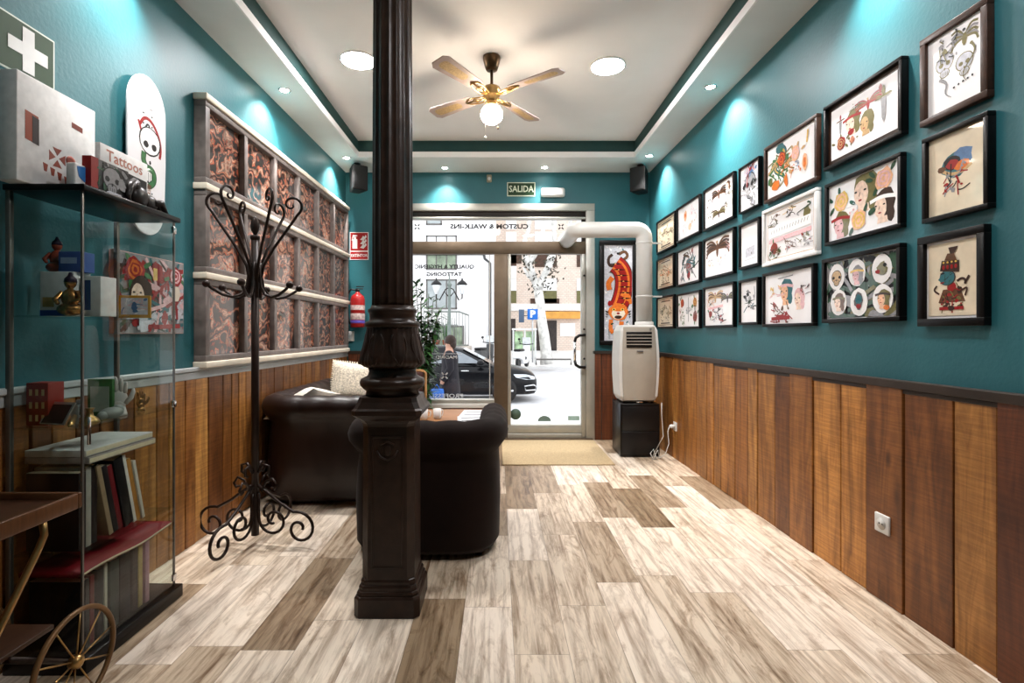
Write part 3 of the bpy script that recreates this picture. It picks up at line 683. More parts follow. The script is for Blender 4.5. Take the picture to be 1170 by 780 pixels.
# ------------------------------------------------------------------ framed prints
INK = dict(black=(22,20,22), brown=(96,62,38), dkbrown=(58,36,26), red=(176,42,30), orange=(214,112,40), peach=(232,178,140), pink=(226,178,180), green=(56,110,62), dkgreen=(34,70,44),
           teal=(110,150,140), grey=(140,138,140), lgrey=(196,196,204), yellow=(222,180,84), cream=(236,222,196), white=(246,244,244), blue=(84,118,160), olive=(112,104,58), skin=(236,206,186), tan=(196,160,112))
class Art:
    def __init__(s, w, h, y, seed=0):
        s.w, s.h, s.y = w, h, y; s.b = MB(); s.mats = []; s.idx = {}; s.k = 0; s.r = random.Random(seed)
    def mi(s, c):
        if c not in s.idx:
            s.idx[c] = len(s.mats); s.mats.append(M[c] if c in M else ink(INK[c]))
        return s.idx[c]
    def cl(s, pts): return [(min(0.985, max(0.015, x)), min(0.985, max(0.015, v))) for x, v in pts]
    def p(s, pts, c):
        """polygon in unit coordinates (0..1 across and up the sheet)"""
        s.k += 1; y = s.y - 0.00004*s.k
        pts = s.cl(pts)
        s.b.add([((x-0.5)*s.w, y, v*s.h) for x, v in pts], [tuple(range(len(pts)))], s.mi(c)); return s
    def a(s): return s.w/s.h
    def blob(s, cx, cy, rx, ry=None, c='black', n=14, jag=0.15, rot=0.0):
        ry = ry if ry is not None else rx; ar = s.w/s.h; pts = []
        for i in range(n):
            t = 2*PI*i/n; k = 1+s.r.uniform(-jag, jag); x, y = rx*k*math.cos(t), ry*k*math.sin(t)
            X, Y = x*math.cos(rot)-y*math.sin(rot), x*math.sin(rot)+y*math.cos(rot); pts.append((cx+X/ar if ar > 1 else cx+X, cy+(Y if ar > 1 else Y*ar)))
        return s.p(pts, c)
    def line(s, pts, w, c='black', taper=False):
        L_, R_ = [], []; ar = s.w/s.h; pts = list(pts)
        for _ in range(2 if len(pts) > 2 and pts[0] != pts[-1] else 0):
            q = [pts[0]]
            for a, c_ in zip(pts[:-1], pts[1:]): q += [(a[0]*.75+c_[0]*.25, a[1]*.75+c_[1]*.25), (a[0]*.25+c_[0]*.75, a[1]*.25+c_[1]*.75)]
            pts = q+[pts[-1]]
        n = len(pts); fx, fy = (1/ar, 1) if ar > 1 else (1, ar)
        for i, (x, y) in enumerate(pts):
            a = pts[max(0, i-1)]; d = pts[min(n-1, i+1)]; dx, dy = (d[0]-a[0])/fx, (d[1]-a[1])/fy; l = math.hypot(dx, dy) or 1
            ww = w*(1-0.8*i/(n-1)) if taper else w
            L_.append((x-dy/l*ww*fx, y+dx/l*ww*fy)); R_.append((x+dy/l*ww*fx, y-dx/l*ww*fy))
        L_ = s.cl(L_); R_ = s.cl(R_); s.k += 1; y0 = s.y-0.00004*s.k
        vs = [((x-0.5)*s.w, y0, v*s.h) for x, v in L_+R_]
        s.b.add(vs, [(i, i+1, n+i+1, n+i) for i in range(n-1)], s.mi(c)); return s
    def rose(s, cx, cy, r, c1='red', c2='peach', leaf='green'):
        r *= 1.32
        for k in range(4):
            t = s.r.uniform(0, 6) + k*1.6; s.blob(cx+r*1.15*math.cos(t), cy+r*1.1*math.sin(t), r*0.5, r*0.22, leaf, 8, 0.1, t)
        for k in range(5): s.blob(cx, cy, r*(1-0.19*k), None, (c1, c2)[k % 2], 11-k, 0.16, k*0.7)
        return s
    def head(s, cx, cy, r, hair='dkbrown', skin='skin', acc=None):
        r *= 1.32
        s.blob(cx+r*0.15, cy+r*0.2, r*1.05, r*1.1, hair, 13, 0.10); s.blob(cx+r*0.5, cy-r*0.7, r*0.4, r*0.6, hair, 9, 0.15)
        s.blob(cx-r*0.1, cy-r*0.1, r*0.62, r*0.82, skin, 14, 0.04); s.p([(cx-r*0.25,cy-r*0.8),(cx+r*0.3,cy-r*0.8),(cx+r*0.35,cy-r*1.3),(cx-r*0.3,cy-r*1.3)], skin)
        for dx in (-0.38, 0.12): s.blob(cx+dx*r, cy+r*0.08, r*0.13, r*0.07, 'black', 7, 0)
        s.blob(cx-r*0.14, cy-r*0.5, r*0.17, r*0.07, 'red', 7, 0); s.line([(cx-r*0.14, cy), (cx-r*0.2, cy-r*0.25)], r*0.03, 'brown')
        if acc: s.line([(cx-r*0.75, cy+r*0.5), (cx, cy+r*0.72), (cx+r*0.85, cy+r*0.45)], r*0.14, acc)
        return s
    def skull(s, cx, cy, r, c='lgrey', o='black'):
        r *= 1.32
        s.blob(cx, cy, r*1.08, r*1.0, o, 16, 0.02); s.blob(cx, cy, r*0.98, r*0.9, c, 16, 0.02)
        s.blob(cx, cy-r*0.85, r*0.62, r*0.5, o, 8, 0.03); s.blob(cx, cy-r*0.83, r*0.54, r*0.42, c, 8, 0.03)
        for d in (-1, 1): s.blob(cx+d*r*0.4, cy-r*0.1, r*0.27, r*0.24, o, 10, 0.08)
        s.blob(cx, cy-r*0.5, r*0.11, r*0.16, o, 5, 0)
        for k in range(-2, 3): s.line([(cx+k*r*0.17, cy-r*0.75), (cx+k*r*0.17, cy-r*1.05)], r*0.025, o)
        return s
    def snake(s, x0, y0, x1, y1, w, c='green', n=26, amp=0.08, f=2.0, belly=None):
        pts = [(x0+(x1-x0)*i/n+amp*math.sin(f*PI*i/n), y0+(y1-y0)*i/n) for i in range(n+1)]
        s.line(pts, w*1.25, 'black', True); s.line(pts, w, c, True)
        if belly: s.line(pts, w*0.35, belly, True)
        s.blob(x0, y0, w*1.9, w*1.4, c, 9, 0.05); return s
    def bird(s, cx, cy, r, c1='brown', c2='olive', c3='red'):
        r *= 1.32
        for d in (-1, 1):
            for k in range(5):
                s.line([(cx, cy), (cx+d*r*(0.6+0.12*k), cy+r*(0.75-0.22*k)), (cx+d*r*1.25, cy+r*(0.6-0.30*k))], r*0.10, (c1, c2)[k % 2])
        s.blob(cx, cy-r*0.15, r*0.24, r*0.6, c1, 9, 0.08); s.blob(cx-r*0.04, cy+r*0.5, r*0.17, r*0.14, c3, 7, 0.05); return s
    def dagger(s, cx, cy, r, c='brown', c2='red'):
        r *= 1.32
        s.p([(cx-r*0.13,cy+r*0.4),(cx+r*0.13,cy+r*0.4),(cx+r*0.08,cy-r*0.7),(cx,cy-r),(cx-r*0.08,cy-r*0.7)], 'grey')
        s.p([(cx-r*0.4,cy+r*0.42),(cx+r*0.4,cy+r*0.42),(cx+r*0.3,cy+r*0.55),(cx-r*0.3,cy+r*0.55)], c); s.blob(cx, cy+r*0.8, r*0.13, r*0.28, c2, 8, 0.05); return s
    def scrib(s, cx, cy, r, cols, n=7):
        n = int(n*1.9); r *= 1.12
        for k in range(n):
            x, y = cx+s.r.uniform(-r, r), cy+s.r.uniform(-r, r); t = s.r.uniform(0, PI); l = r*s.r.uniform(0.25, 0.7)
            c = s.r.choice(cols)
            if s.r.random() < 0.45: s.blob(x, y, l*0.5, l*0.32, c, 9, 0.3, t)
            else: s.line([(x-l*math.cos(t), y-l*math.sin(t)), (x+s.r.uniform(-.3,.3)*l, y+s.r.uniform(-.3,.3)*l), (x+l*math.cos(t), y+l*math.sin(t))], r*0.06, c)
        return s
    def ship(s, cx, cy, r, c='dkbrown'):
        s.p([(cx-r,cy-r*0.4),(cx+r,cy-r*0.3),(cx+r*0.7,cy-r*0.8),(cx-r*0.7,cy-r*0.8)], c)
        for k in (-0.5, 0.05, 0.55):
            s.line([(cx+k*r, cy-r*0.4), (cx+k*r, cy+r*0.95)], r*0.03, c); s.p([(cx+(k-0.2)*r,cy-r*0.2),(cx+(k+0.22)*r,cy-r*0.15),(cx+(k+0.16)*r,cy+r*0.75),(cx+(k-0.12)*r,cy+r*0.7)], 'tan')
        return s

def picture(px0, px1, ty, by, label, draw, frame='black_frame', fw=0.018, depth=0.028, mat='paper', mount=0.0, mount_c='white', side='R', group='framed prints on the right wall', seed=1):
    """a framed print on a side wall; ty/by = photo heights of its top/bottom at the two side edges"""
    yf = yr if side == 'R' else yl
    y0, y1 = yf(px0), yf(px1); zt = (zz(ty[0], y0)+zz(ty[1], y1))/2; zb = (zz(by[0], y0)+zz(by[1], y1))/2
    yc = (y0+y1)/2; w, h = abs(y1-y0), zt-zb
    x = (xr(yc)-0.001) if side == 'R' else (xl(yc)+0.001)
    t = thing('framed_print', label, 'framed picture', (x, yc, zb), ROTR if side == 'R' else ROTL, group)
    b = MB(); hw = w/2
    for (x0, x1, z0, z1) in ((-hw, hw, 0, fw), (-hw, hw, h-fw, h), (-hw, -hw+fw, fw, h-fw), (hw-fw, hw, fw, h-fw)): b.box(x0, x1, -depth, 0, z0, z1, 0, 0.002)
    b.build('frame', M[frame], t)
    if mount:
        b = MB(); b.box(-hw+fw, hw-fw, -depth*0.42, -depth*0.3, fw, h-fw); b.build('mount_board', M[mount_c] if mount_c in M else ink(INK[mount_c]), t)
    g = fw+mount; pw, ph = w-2*g, h-2*g
    b = Art(pw, ph, -depth*0.5, seed)
    b.b.add([(-pw/2,-depth*0.5,0),(pw/2,-depth*0.5,0),(pw/2,-depth*0.5,ph),(-pw/2,-depth*0.5,ph)], [(0,1,2,3)], b.mi(mat))
    draw(b)
    o = b.b.build('print', b.mats, t, recalc=False); o.location = (0, 0, g)
    return t

def a_ships(c2):
    def f(A):
        A.line([(0.08,0.06),(0.92,0.06),(0.92,0.94),(0.08,0.94),(0.08,0.06)], 0.012, 'brown')
        A.p([(0.2,0.86),(0.8,0.86),(0.76,0.90),(0.24,0.90)], 'dkbrown')
        for i, x in enumerate((0.26, 0.5, 0.74)): A.scrib(x, 0.52+0.08*(i % 2), 0.13, ['brown','olive','dkbrown',c2], 9)
        for i, x in enumerate((0.32, 0.62)): A.scrib(x, 0.24, 0.09, ['black','dkbrown'], 6)
        A.p([(0.2,0.10),(0.8,0.10),(0.76,0.14),(0.24,0.14)], 'dkbrown')
    return f
def d_peach(A): A.blob(0.35,0.68,0.13,0.16,'peach'); A.blob(0.35,0.7,0.07,None,'orange'); A.scrib(0.68,0.72,0.12,['lgrey','pink']); A.blob(0.56,0.28,0.13,0.1,'peach'); A.scrib(0.3,0.3,0.12,['pink','lgrey'],5); A.scrib(0.75,0.4,0.1,['lgrey','tan'],5)
def d_snakerose(A): A.snake(0.3,0.85,0.7,0.5,0.035,'brown',amp=0.1); A.rose(0.5,0.5,0.16,'grey','red','dkgreen'); A.scrib(0.5,0.72,0.2,['red','dkbrown','black'],9); A.rose(0.5,0.24,0.09,'red','black','dkgreen'); A.scrib(0.5,0.45,0.3,['teal','grey','black'],10)
def d_totems(A):
    A.rose(0.2,0.75,0.11,'red','orange'); A.scrib(0.2,0.42,0.12,['red','brown','green'],10); A.scrib(0.5,0.5,0.1,['grey','teal','black'],9); A.line([(0.5,0.15),(0.5,0.9)],0.02,'grey')
    A.rose(0.8,0.72,0.11,'yellow','red'); A.rose(0.8,0.3,0.12,'red','brown'); A.scrib(0.22,0.18,0.1,['green','olive'],7); A.dagger(0.8,0.52,0.14)
def d_moths(A):
    A.bird(0.5,0.74,0.15,'brown','black','red'); A.bird(0.5,0.25,0.13,'dkbrown','olive','red')
    for x, y in ((0.18,0.62),(0.2,0.3),(0.82,0.66),(0.83,0.36)): A.scrib(x,y,0.1,['brown','black','olive'],7); 
    A.head(0.82,0.82,0.07,'brown')
def d_eagle(A): A.bird(0.45,0.70,0.24,'brown','dkbrown','tan'); A.scrib(0.2,0.36,0.1,['tan','grey'],5); A.scrib(0.6,0.3,0.14,['lgrey','tan'],5); A.scrib(0.82,0.7,0.1,['lgrey','pink'],5)
def d_eaglesigns(A): A.bird(0.38,0.74,0.16,'tan','brown','red'); A.bird(0.80,0.68,0.13,'dkbrown','olive','red'); A.rose(0.2,0.3,0.08,'red','brown'); A.scrib(0.48,0.28,0.17,['red','brown','black','lgrey'],14); A.scrib(0.2,0.6,0.1,['peach','brown'],6); A.line([(0.12,0.45),(0.65,0.5)],0.03,'pink')
def d_greyskull(A): A.blob(0.5,0.5,0.42,0.7,'lgrey',18,0.1); A.scrib(0.5,0.72,0.3,['blue','pink','grey'],10); A.skull(0.5,0.58,0.22,'grey'); A.scrib(0.5,0.84,0.2,['red','black','blue'],7); A.scrib(0.5,0.25,0.3,['grey','black','white'],10)
def d_pale(A): A.p([(0.25,0.2),(0.75,0.24),(0.75,0.46),(0.25,0.42)],'lgrey'); A.scrib(0.5,0.33,0.12,['grey','lgrey'],4); A.line([(0.2,0.14),(0.8,0.16)],0.01,'lgrey')
def d_compass(A):
    for k in range(8):
        t = k*PI/4+0.2; r = 0.36 if k % 2 == 0 else 0.24
        A.p([(0.5,0.5),(0.5+0.05*math.cos(t+1.2),0.5+0.035*math.sin(t+1.2)),(0.5+r*math.cos(t),0.5+r*0.55*math.sin(t))],'black' if k % 2 else 'dkgreen')
    A.scrib(0.5,0.56,0.25,['black','teal','grey'],9)
def d_dragon(A):
    A.snake(0.28,0.9,0.28,0.15,0.075,'teal',amp=0.10,f=3.0,belly='yellow'); A.scrib(0.28,0.5,0.22,['green','orange','olive','tan'],26); A.rose(0.32,0.66,0.11,'red','orange'); A.blob(0.2,0.2,0.14,0.1,'orange'); A.blob(0.42,0.22,0.07,0.13,'orange',9,0.3)
    A.rose(0.62,0.62,0.10,'peach','pink','tan'); A.blob(0.80,0.36,0.08,0.16,'peach'); A.blob(0.80,0.36,0.045,0.1,'orange'); A.scrib(0.62,0.36,0.09,['grey','blue','orange'],7); A.line([(0.84,0.7),(0.86,0.92)],0.02,'yellow')
def d_banner(A):
    A.line([(0.05,0.05),(0.95,0.05),(0.95,0.95),(0.05,0.95),(0.05,0.05)],0.006,'tan')
    A.scrib(0.2,0.8,0.1,['brown','black','olive'],10); A.scrib(0.5,0.84,0.09,['yellow','brown','black'],8); A.blob(0.83,0.74,0.1,0.1,'olive',11,0.3); A.snake(0.86,0.9,0.7,0.72,0.014,'dkgreen')
    A.p([(0.08,0.46),(0.92,0.50),(0.92,0.68),(0.08,0.64)],'white')
    for i in range(14): A.line([(0.13+0.055*i,0.54+0.003*i),(0.15+0.055*i,0.61+0.003*i)],0.008,'grey')
    A.p([(0.08,0.36),(0.92,0.38),(0.92,0.46),(0.08,0.44)],'pink'); A.rose(0.2,0.26,0.09,'red','brown'); A.scrib(0.2,0.13,0.1,['olive','brown','black'],10); A.scrib(0.52,0.27,0.1,['red','brown','grey'],9); A.scrib(0.8,0.26,0.1,['olive','grey','red'],9)
def d_ladies(A): A.head(0.45,0.62,0.15,'teal','peach','pink'); A.head(0.72,0.46,0.12,'pink','skin'); A.scrib(0.25,0.66,0.12,['yellow','pink'],6); A.scrib(0.35,0.2,0.16,['red','brown'],14); A.line([(0.15,0.1),(0.55,0.12)],0.035,'red'); A.scrib(0.85,0.6,0.08,['red','dkbrown'],6); A.line([(0.3,0.9),(0.62,0.92)],0.01,'grey')
def d_heads(A):
    A.dagger(0.16,0.62,0.15,'brown','red'); A.head(0.34,0.55,0.14,'olive','skin','red'); A.blob(0.34,0.38,0.09,0.06,'red'); A.head(0.56,0.40,0.13,'olive','tan'); A.bird(0.60,0.74,0.12,'red','olive','tan')
    A.rose(0.17,0.26,0.09,'red','tan','olive'); A.rose(0.36,0.22,0.05,'red','peach','olive'); A.dagger(0.82,0.55,0.24,'olive','olive'); A.blob(0.78,0.86,0.04,0.08,'red'); A.scrib(0.40,0.82,0.06,['olive','grey'],5)
def d_rosesheads(A):
    A.head(0.52,0.70,0.20,'olive','skin'); A.head(0.78,0.36,0.16,'dkbrown','skin','white'); A.head(0.18,0.26,0.14,'olive','pink','red')
    A.rose(0.20,0.66,0.13,'yellow','peach','dkgreen'); A.rose(0.80,0.78,0.13,'peach','pink','dkgreen'); A.rose(0.47,0.24,0.13,'peach','yellow','dkgreen'); A.scrib(0.4,0.48,0.07,['lgrey','pink'],5)
def d_sixovals(A):
    A.p([(0,0),(1,0),(1,1),(0,1)],'black'); A.scrib(0.5,0.5,0.5,['dkgreen','black','olive','dkgreen','grey'],60)
    for i, (x, y) in enumerate(((0.17,0.72),(0.47,0.74),(0.80,0.74),(0.20,0.28),(0.50,0.26),(0.81,0.28))):
        A.blob(x,y,0.20,0.225,'white',20,0.03)
    A.skull(0.17,0.72,0.09,'tan'); A.head(0.47,0.70,0.09,'grey','pink','yellow'); A.blob(0.80,0.74,0.11,0.10,'olive',11,0.25); A.blob(0.75,0.70,0.05,0.03,'red'); A.blob(0.84,0.79,0.04,0.03,'black')
    A.head(0.20,0.28,0.09,'brown','skin','olive'); A.blob(0.50,0.28,0.10,0.14,'dkbrown'); A.blob(0.50,0.30,0.07,0.08,'teal'); A.blob(0.50,0.19,0.06,0.04,'red'); A.head(0.81,0.28,0.09,'olive','peach','dkbrown'); A.blob(0.86,0.14,0.06,0.04,'orange')
def d_inksnakes(A):
    A.skull(0.32,0.62,0.12,'lgrey','olive'); A.bird(0.68,0.80,0.14,'olive','grey','black'); A.skull(0.68,0.50,0.11,'lgrey','olive'); A.snake(0.25,0.42,0.45,0.14,0.02,'grey',amp=0.05); A.snake(0.8,0.68,0.72,0.25,0.015,'olive',amp=0.08)
    for i in range(5): A.blob(0.5+0.08*i,0.24+0.01*i,0.02,None,'black',6,0.3)
    A.scrib(0.4,0.8,0.14,['grey','black','olive'],10)
def d_bluefish(A):
    A.blob(0.50,0.60,0.26,0.20,'teal',14,0.12); A.blob(0.62,0.66,0.16,0.13,'blue',10,0.25); A.blob(0.42,0.62,0.15,0.11,'black',12,0.1); A.blob(0.44,0.60,0.12,0.08,'red',10,0.2); A.blob(0.60,0.56,0.13,0.07,'orange',9,0.2)
    A.line([(0.24,0.56),(0.4,0.48),(0.6,0.47),(0.76,0.54)],0.025,'tan'); A.blob(0.24,0.58,0.07,0.05,'brown',8,0.3); A.scrib(0.48,0.43,0.15,['grey','black','red'],12); A.line([(0.5,0.45),(0.56,0.34)],0.015,'red')
def d_greenface(A):
    A.p([(0.22,0.18),(0.78,0.18),(0.68,0.36),(0.32,0.36)],'brown'); A.scrib(0.5,0.27,0.16,['dkbrown','olive','red','dkbrown'],14); A.blob(0.50,0.40,0.09,0.1,'red'); A.blob(0.42,0.52,0.17,0.15,'dkbrown',14,0.03); A.blob(0.41,0.52,0.155,0.135,'teal',14,0.03); A.scrib(0.45,0.52,0.08,['dkgreen','black'],4)
    A.p([(0.22,0.50),(0.30,0.56),(0.30,0.46)],'teal'); A.line([(0.27,0.58),(0.36,0.585)],0.014,'black'); A.line([(0.27,0.45),(0.35,0.46)],0.012,'red')
    A.p([(0.26,0.62),(0.66,0.58),(0.66,0.74),(0.30,0.76)],'dkbrown'); 
    for i in range(4): A.blob(0.34+0.085*i,0.665,0.03,0.045,'red',7,0.05); A.blob(0.34+0.085*i,0.73,0.025,0.02,'yellow',6,0.05)
    A.p([(0.36,0.76),(0.62,0.74),(0.56,0.84),(0.42,0.85)],'brown'); A.p([(0.48,0.84),(0.56,0.84),(0.64,0.93),(0.44,0.93)],'dkbrown')
    A.line([(0.62,0.46),(0.72,0.50),(0.80,0.46),(0.76,0.40),(0.86,0.52)],0.022,'dkbrown'); A.line([(0.25,0.10),(0.75,0.10)],0.03,'red'); A.blob(0.5,0.10,0.07,0.05,'dkbrown')
    A.line([(0.25,0.30),(0.12,0.36),(0.2,0.42)],0.018,'dkbrown'); A.line([(0.68,0.32),(0.84,0.38),(0.78,0.26)],0.018,'dkbrown')
    A.blob(0.3,0.16,0.02,None,'red',6,0); A.blob(0.7,0.16,0.02,None,'red',6,0)

picture(752.7,773.9,(253.7,241),(289.7,282.3),'small aged beige flash sheet, top of the column beside the white duct',a_ships('black'),mat='aged',seed=11)
picture(752.7,772.5,(295.6,289.7),(331.8,328),'small aged beige flash sheet, middle of the column beside the white duct',a_ships('orange'),mat='aged',seed=12)
picture(752.7,772.5,(339.8,336),(375,375),'small aged beige flash sheet, bottom of the column beside the white duct',a_ships('tan'),mat='aged',seed=13)
picture(776,802.8,(239,221),(277.9,266),'small black framed print of pale peach motifs, above the snake and roses print',d_peach,seed=14)
picture(776,802.8,(286,277),(328,321.5),'small black framed print of a snake winding over grey and red roses on white',d_snakerose,seed=15)
picture(776,802.8,(336.8,330),(375.7,374.6),'small black framed print of three red, grey and gold vertical motifs on white',d_totems,seed=16)
picture(807,842.3,(218.4,195),(264.6,249),'black framed flash sheet with brown winged moths and small motifs on white',d_moths,seed=17)
picture(807,842.3,(273.5,259),(319.7,312.7),'black framed print of one large pale brown eagle on white paper',d_eagle,seed=18)
picture(807,842.3,(328.6,321),(375,372.8),'black framed flash sheet with eagles above red and brown emblems',d_eaglesigns,seed=19)
picture(848,871.7,(192,179),(245.5,234),'narrow portrait print of a grey skull with blue and pink clouds',d_greyskull,fw=0.012,seed=20)
picture(848,871.7,(256.7,247.8),(308,303.5),'narrow portrait print that is nearly blank white with a pale grey block',d_pale,seed=21)
picture(848,870.5,(320.6,316),(371,371),'narrow portrait print of a black star shaped compass on white',d_compass,seed=22)
picture(877.6,939,(168.7,130.6),(232.3,206.5),'dark brown framed print of a green and orange dragon with peach flowers',d_dragon,frame='brown_frame',fw=0.02,mount=0.004,mount_c='paper',seed=23)
picture(875.6,939,(240.5,215),(304,291.8),'white framed flash sheet with a pale banner across the middle',d_banner,frame='white_frame',fw=0.02,mount=0.002,mat='paper',mount_c='paper',seed=24)
picture(875.6,935,(313,300),(373.8,371.8),'black framed print of pale pink and green heads under the white framed sheet',d_ladies,seed=25)
picture(948,1039,(123.6,63.3),(195.4,153.5),'large framed flash sheet of heads and daggers with a wide brown inner border',d_heads,frame='black_frame',fw=0.016,mount=0.024,mount_c='brown_frame',depth=0.034,seed=26)
picture(948,1036.4,(211.8,172.8),(281.5,259),'large black framed print of three women heads among peach and yellow roses',d_rosesheads,seed=27)
picture(946,1037,(296.7,277),(369.7,365.6),'large black framed print of six oval white badges with heads on a dark ground',d_sixovals,fw=0.02,depth=0.034,seed=28)
picture(1058.5,1137,(44.8,-2),(143.6,113.4),'brown framed black and grey drawing of skulls and snakes, topmost of three portraits',d_inksnakes,frame='brown_frame',fw=0.026,mat='paper',seed=29)
picture(1062,1139,(159.7,125.6),(254.6,238.6),'black framed portrait print of a blue and red fish on aged paper',d_bluefish,fw=0.018,mat='aged',depth=0.032,seed=30)
picture(1055.6,1133.5,(272.6,254.6),(370,375),'black framed portrait print of a green face wearing a tall brown headdress',d_greenface,fw=0.03,mount=0.01,mount_c='paper',mat='aged',seed=31)

# ------------------------------------------------------------------ red panel pictures on the left wall
ROWZ = [2.56, 2.045, 1.53, 1.015]
ya, yb = yl(221), yl(391.0)
Lw = yb-ya; yc = (ya+yb)/2
rown = ['top', 'middle', 'bottom']
for r in range(3):
    z1, z0 = ROWZ[r]-0.018, ROWZ[r+1]+0.018
    t = thing('panel_picture', 'long grey framed row of six red and black figure panels, %s of the three rows' % rown[r], 'framed picture', (xl(yc)+0.001, yc, z0), ROTL, 'rows of red panels on the left wall')
    b = MB(); h = z1-z0; hw = Lw/2; d = 0.07; fw = 0.045
    bw = (Lw - 7*fw)/6
    b.box(-hw, hw, -d, 0, 0, fw*0.8, 0, 0.003); b.box(-hw, hw, -d, 0, h-fw*0.8, h, 0, 0.003)
    for k in range(7): x = -hw+k*(fw+bw); b.box(x, x+fw, -d, 0, fw*0.8, h-fw*0.8, 0, 0.003)
    b.box(-hw+0.01, hw-0.01, -0.006, 0, 0.01, h-0.01)
    b.build('frame', M['grey_frame'], t)
    for k in range(6):
        x = -hw+fw+k*(fw+bw)
        # each print gets its own piece of the swirling drawing
        b = MB(); ox, oz = 3.1*k+1.7*r, 2.3*r+0.9*k
        m_off = Vector((x+bw/2, 0, h/2))
        b.box(-bw/2+0.0005, bw/2-0.0005, -0.002, 0.002, -h/2+fw*0.8+0.0005, h/2-fw*0.8-0.0005)
        o = b.build('panel_print', M['panel_art'], t, recalc=True)
        # shift mesh data so object texture coordinates differ for each print
        for v in o.data.vertices: v.co += Vector((ox, 0, oz))
        o.location = (m_off.x-ox, -0.030, m_off.z-oz)
for i, z in enumerate(ROWZ):
    b = MB(); b.box(-Lw/2-0.01, Lw/2+0.01, -0.082, -0.001, -0.018, 0.018, 0, 0.003)
    o = b.build('picture_rail', M['cream'], loc=(xl(yc)+0.001, yc, z), rotz=ROTL)
    tag(o, 'cream wooden rail %s of red panel pictures' % ['along the top edge of the highest row', 'between the top and middle rows', 'between the middle and bottom rows', 'under the lowest row'][i], 'rail', 'cream rails holding the red panels')

# ------------------------------------------------------------------ street wall fittings
def wall_thing(name, px, py, label, cat): 
    x, y, z = at(px, py, YB); return thing(name, label, cat, (x, YB-0.001, z))
t = wall_thing('exit_sign', 595.5, 216.3, 'green SALIDA exit sign on the wall above the door', 'sign')
b = MB(); b.box(-0.158, 0.158, -0.006, 0, -0.078, 0.078); b.build('board', pm('luminous_cream', (0.62,0.68,0.52), 0.5), t)
b = MB(); b.box(-0.148, 0.148, -0.008, -0.006, -0.068, 0.068); b.build('green_field', pm('dark_green_sign', (0.010,0.040,0.011), 0.5), t)
b = MB(); add_text(b, 'SALIDA', 0.1, 0, -0.0085, 0, 0, sx=0.84, bold=0.0018); b.build('lettering', pm('luminous_letters', (0.66,0.72,0.56), 0.5), t, recalc=False)
t = wall_thing('emergency_light', 631.5, 220.8, 'white oblong emergency light beside the exit sign', 'light')
b = MB(); b.box(-0.132, 0.132, -0.06, 0, -0.05, 0.05, 0, 0.02); b.build('housing', M['plastic_w'], t)
b = MB(); b.box(-0.11, 0.11, -0.064, -0.058, -0.03, 0.035, 0, 0.004); b.build('lens', pm('milky_lens', (0.85,0.82,0.82), 0.25), t)
t = wall_thing('motion_sensor', 559, 204.5, 'small beige sensor box high on the wall above the shop window', 'sensor')
b = MB(); b.box(-0.028, 0.028, -0.04, 0, -0.04, 0.04, 0, 0.008); b.build('housing', pm('beige_plastic', (0.35,0.31,0.22), 0.5), t)
b = MB(); b.ball((0,-0.038,-0.005),(0.018,0.012,0.018)); b.build('lens', M['plastic_w'], t)
t = wall_thing('extinguisher_sign', 410.5, 281, 'red and white EXTINTOR fire extinguisher sign beside the iron column', 'sign')
b = MB(); b.box(-0.105, 0.105, -0.004, 0, -0.155, 0.155); b.build('board', pm('white_sign_board', (0.72,0.68,0.66), 0.5), t)
b = MB(); b.box(-0.097, 0.097, -0.0055, -0.004, -0.052, 0.147); b.box(-0.097, 0.097, -0.0055, -0.004, -0.147, -0.065); b.build('red_field', M['red'], t)
b = MB(); b.box(-0.075, -0.02, -0.007, -0.0055, -0.03, 0.075); b.box(-0.06, -0.035, -0.007, -0.0055, 0.075, 0.10); b.prism([(-0.065,0.10),(-0.02,0.11),(-0.02,0.12),(-0.07,0.125),(-0.085,0.06),(-0.075,0.06)], -0.007, -0.0055); b.build('extinguisher_pictogram', M['plastic_w'], t); b = MB()
for k in range(3):
    z = -0.02+0.045*k; b.prism([(0.01,z),(0.05,z-0.01),(0.085,z+0.03),(0.075,z+0.055),(0.06,z+0.03),(0.045,z+0.045),(0.03,z+0.02)], -0.007, -0.0055); 
b.build('flame_pictogram', M['plastic_w'], t); b = MB(); add_text(b, 'EXTINTOR', 0.044, 0, -0.0065, -0.108, 0, sx=0.86, bold=0.0012); b.build('lettering', M['plastic_w'], t, recalc=False)
# extinguisher
x, y, z = at(411.5, 374, YB); z = zz(374, YB)
t = thing('fire_extinguisher', 'red fire extinguisher hung on the wall below its sign', 'fire extinguisher', (x, YB-0.1, z))
b = MB(); b.lathe([(0.068,0.0),(0.078,0.012),(0.078,0.30),(0.066,0.345),(0.035,0.37),(0.024,0.375),(0.024,0.39)], (0,0,0), 28); b.build('cylinder', M['red'], t)
b = MB(); b.lathe([(0.0785,0.19),(0.0788,0.192),(0.0788,0.24),(0.0785,0.242)], (0,0,0), 28, cap=False); b.lathe([(0.0785,0.085),(0.0788,0.086),(0.0788,0.15),(0.0785,0.152)], (0,0,0), 28, cap=False); b.build('paper_band', pm('pale_label', (0.55,0.42,0.40), 0.5, var=0.4, scale=40), t)
b = MB(); b.lathe([(0.0785,0.045),(0.0789,0.046),(0.0789,0.075),(0.0785,0.076)], (0,0,0), 28, cap=False); b.build('blue_band', pm('violet_blue_band', (0.10,0.07,0.35), 0.5), t)
b = MB(); b.box(-0.02,0.02,-0.02,0.02,0.385,0.42,0,0.004); b.box(-0.02,0.06,-0.008,0.008,0.42,0.432,0,0.003); b.box(-0.015,0.07,-0.008,0.008,0.445,0.456,0,0.003); b.build('valve', M['black'], t)
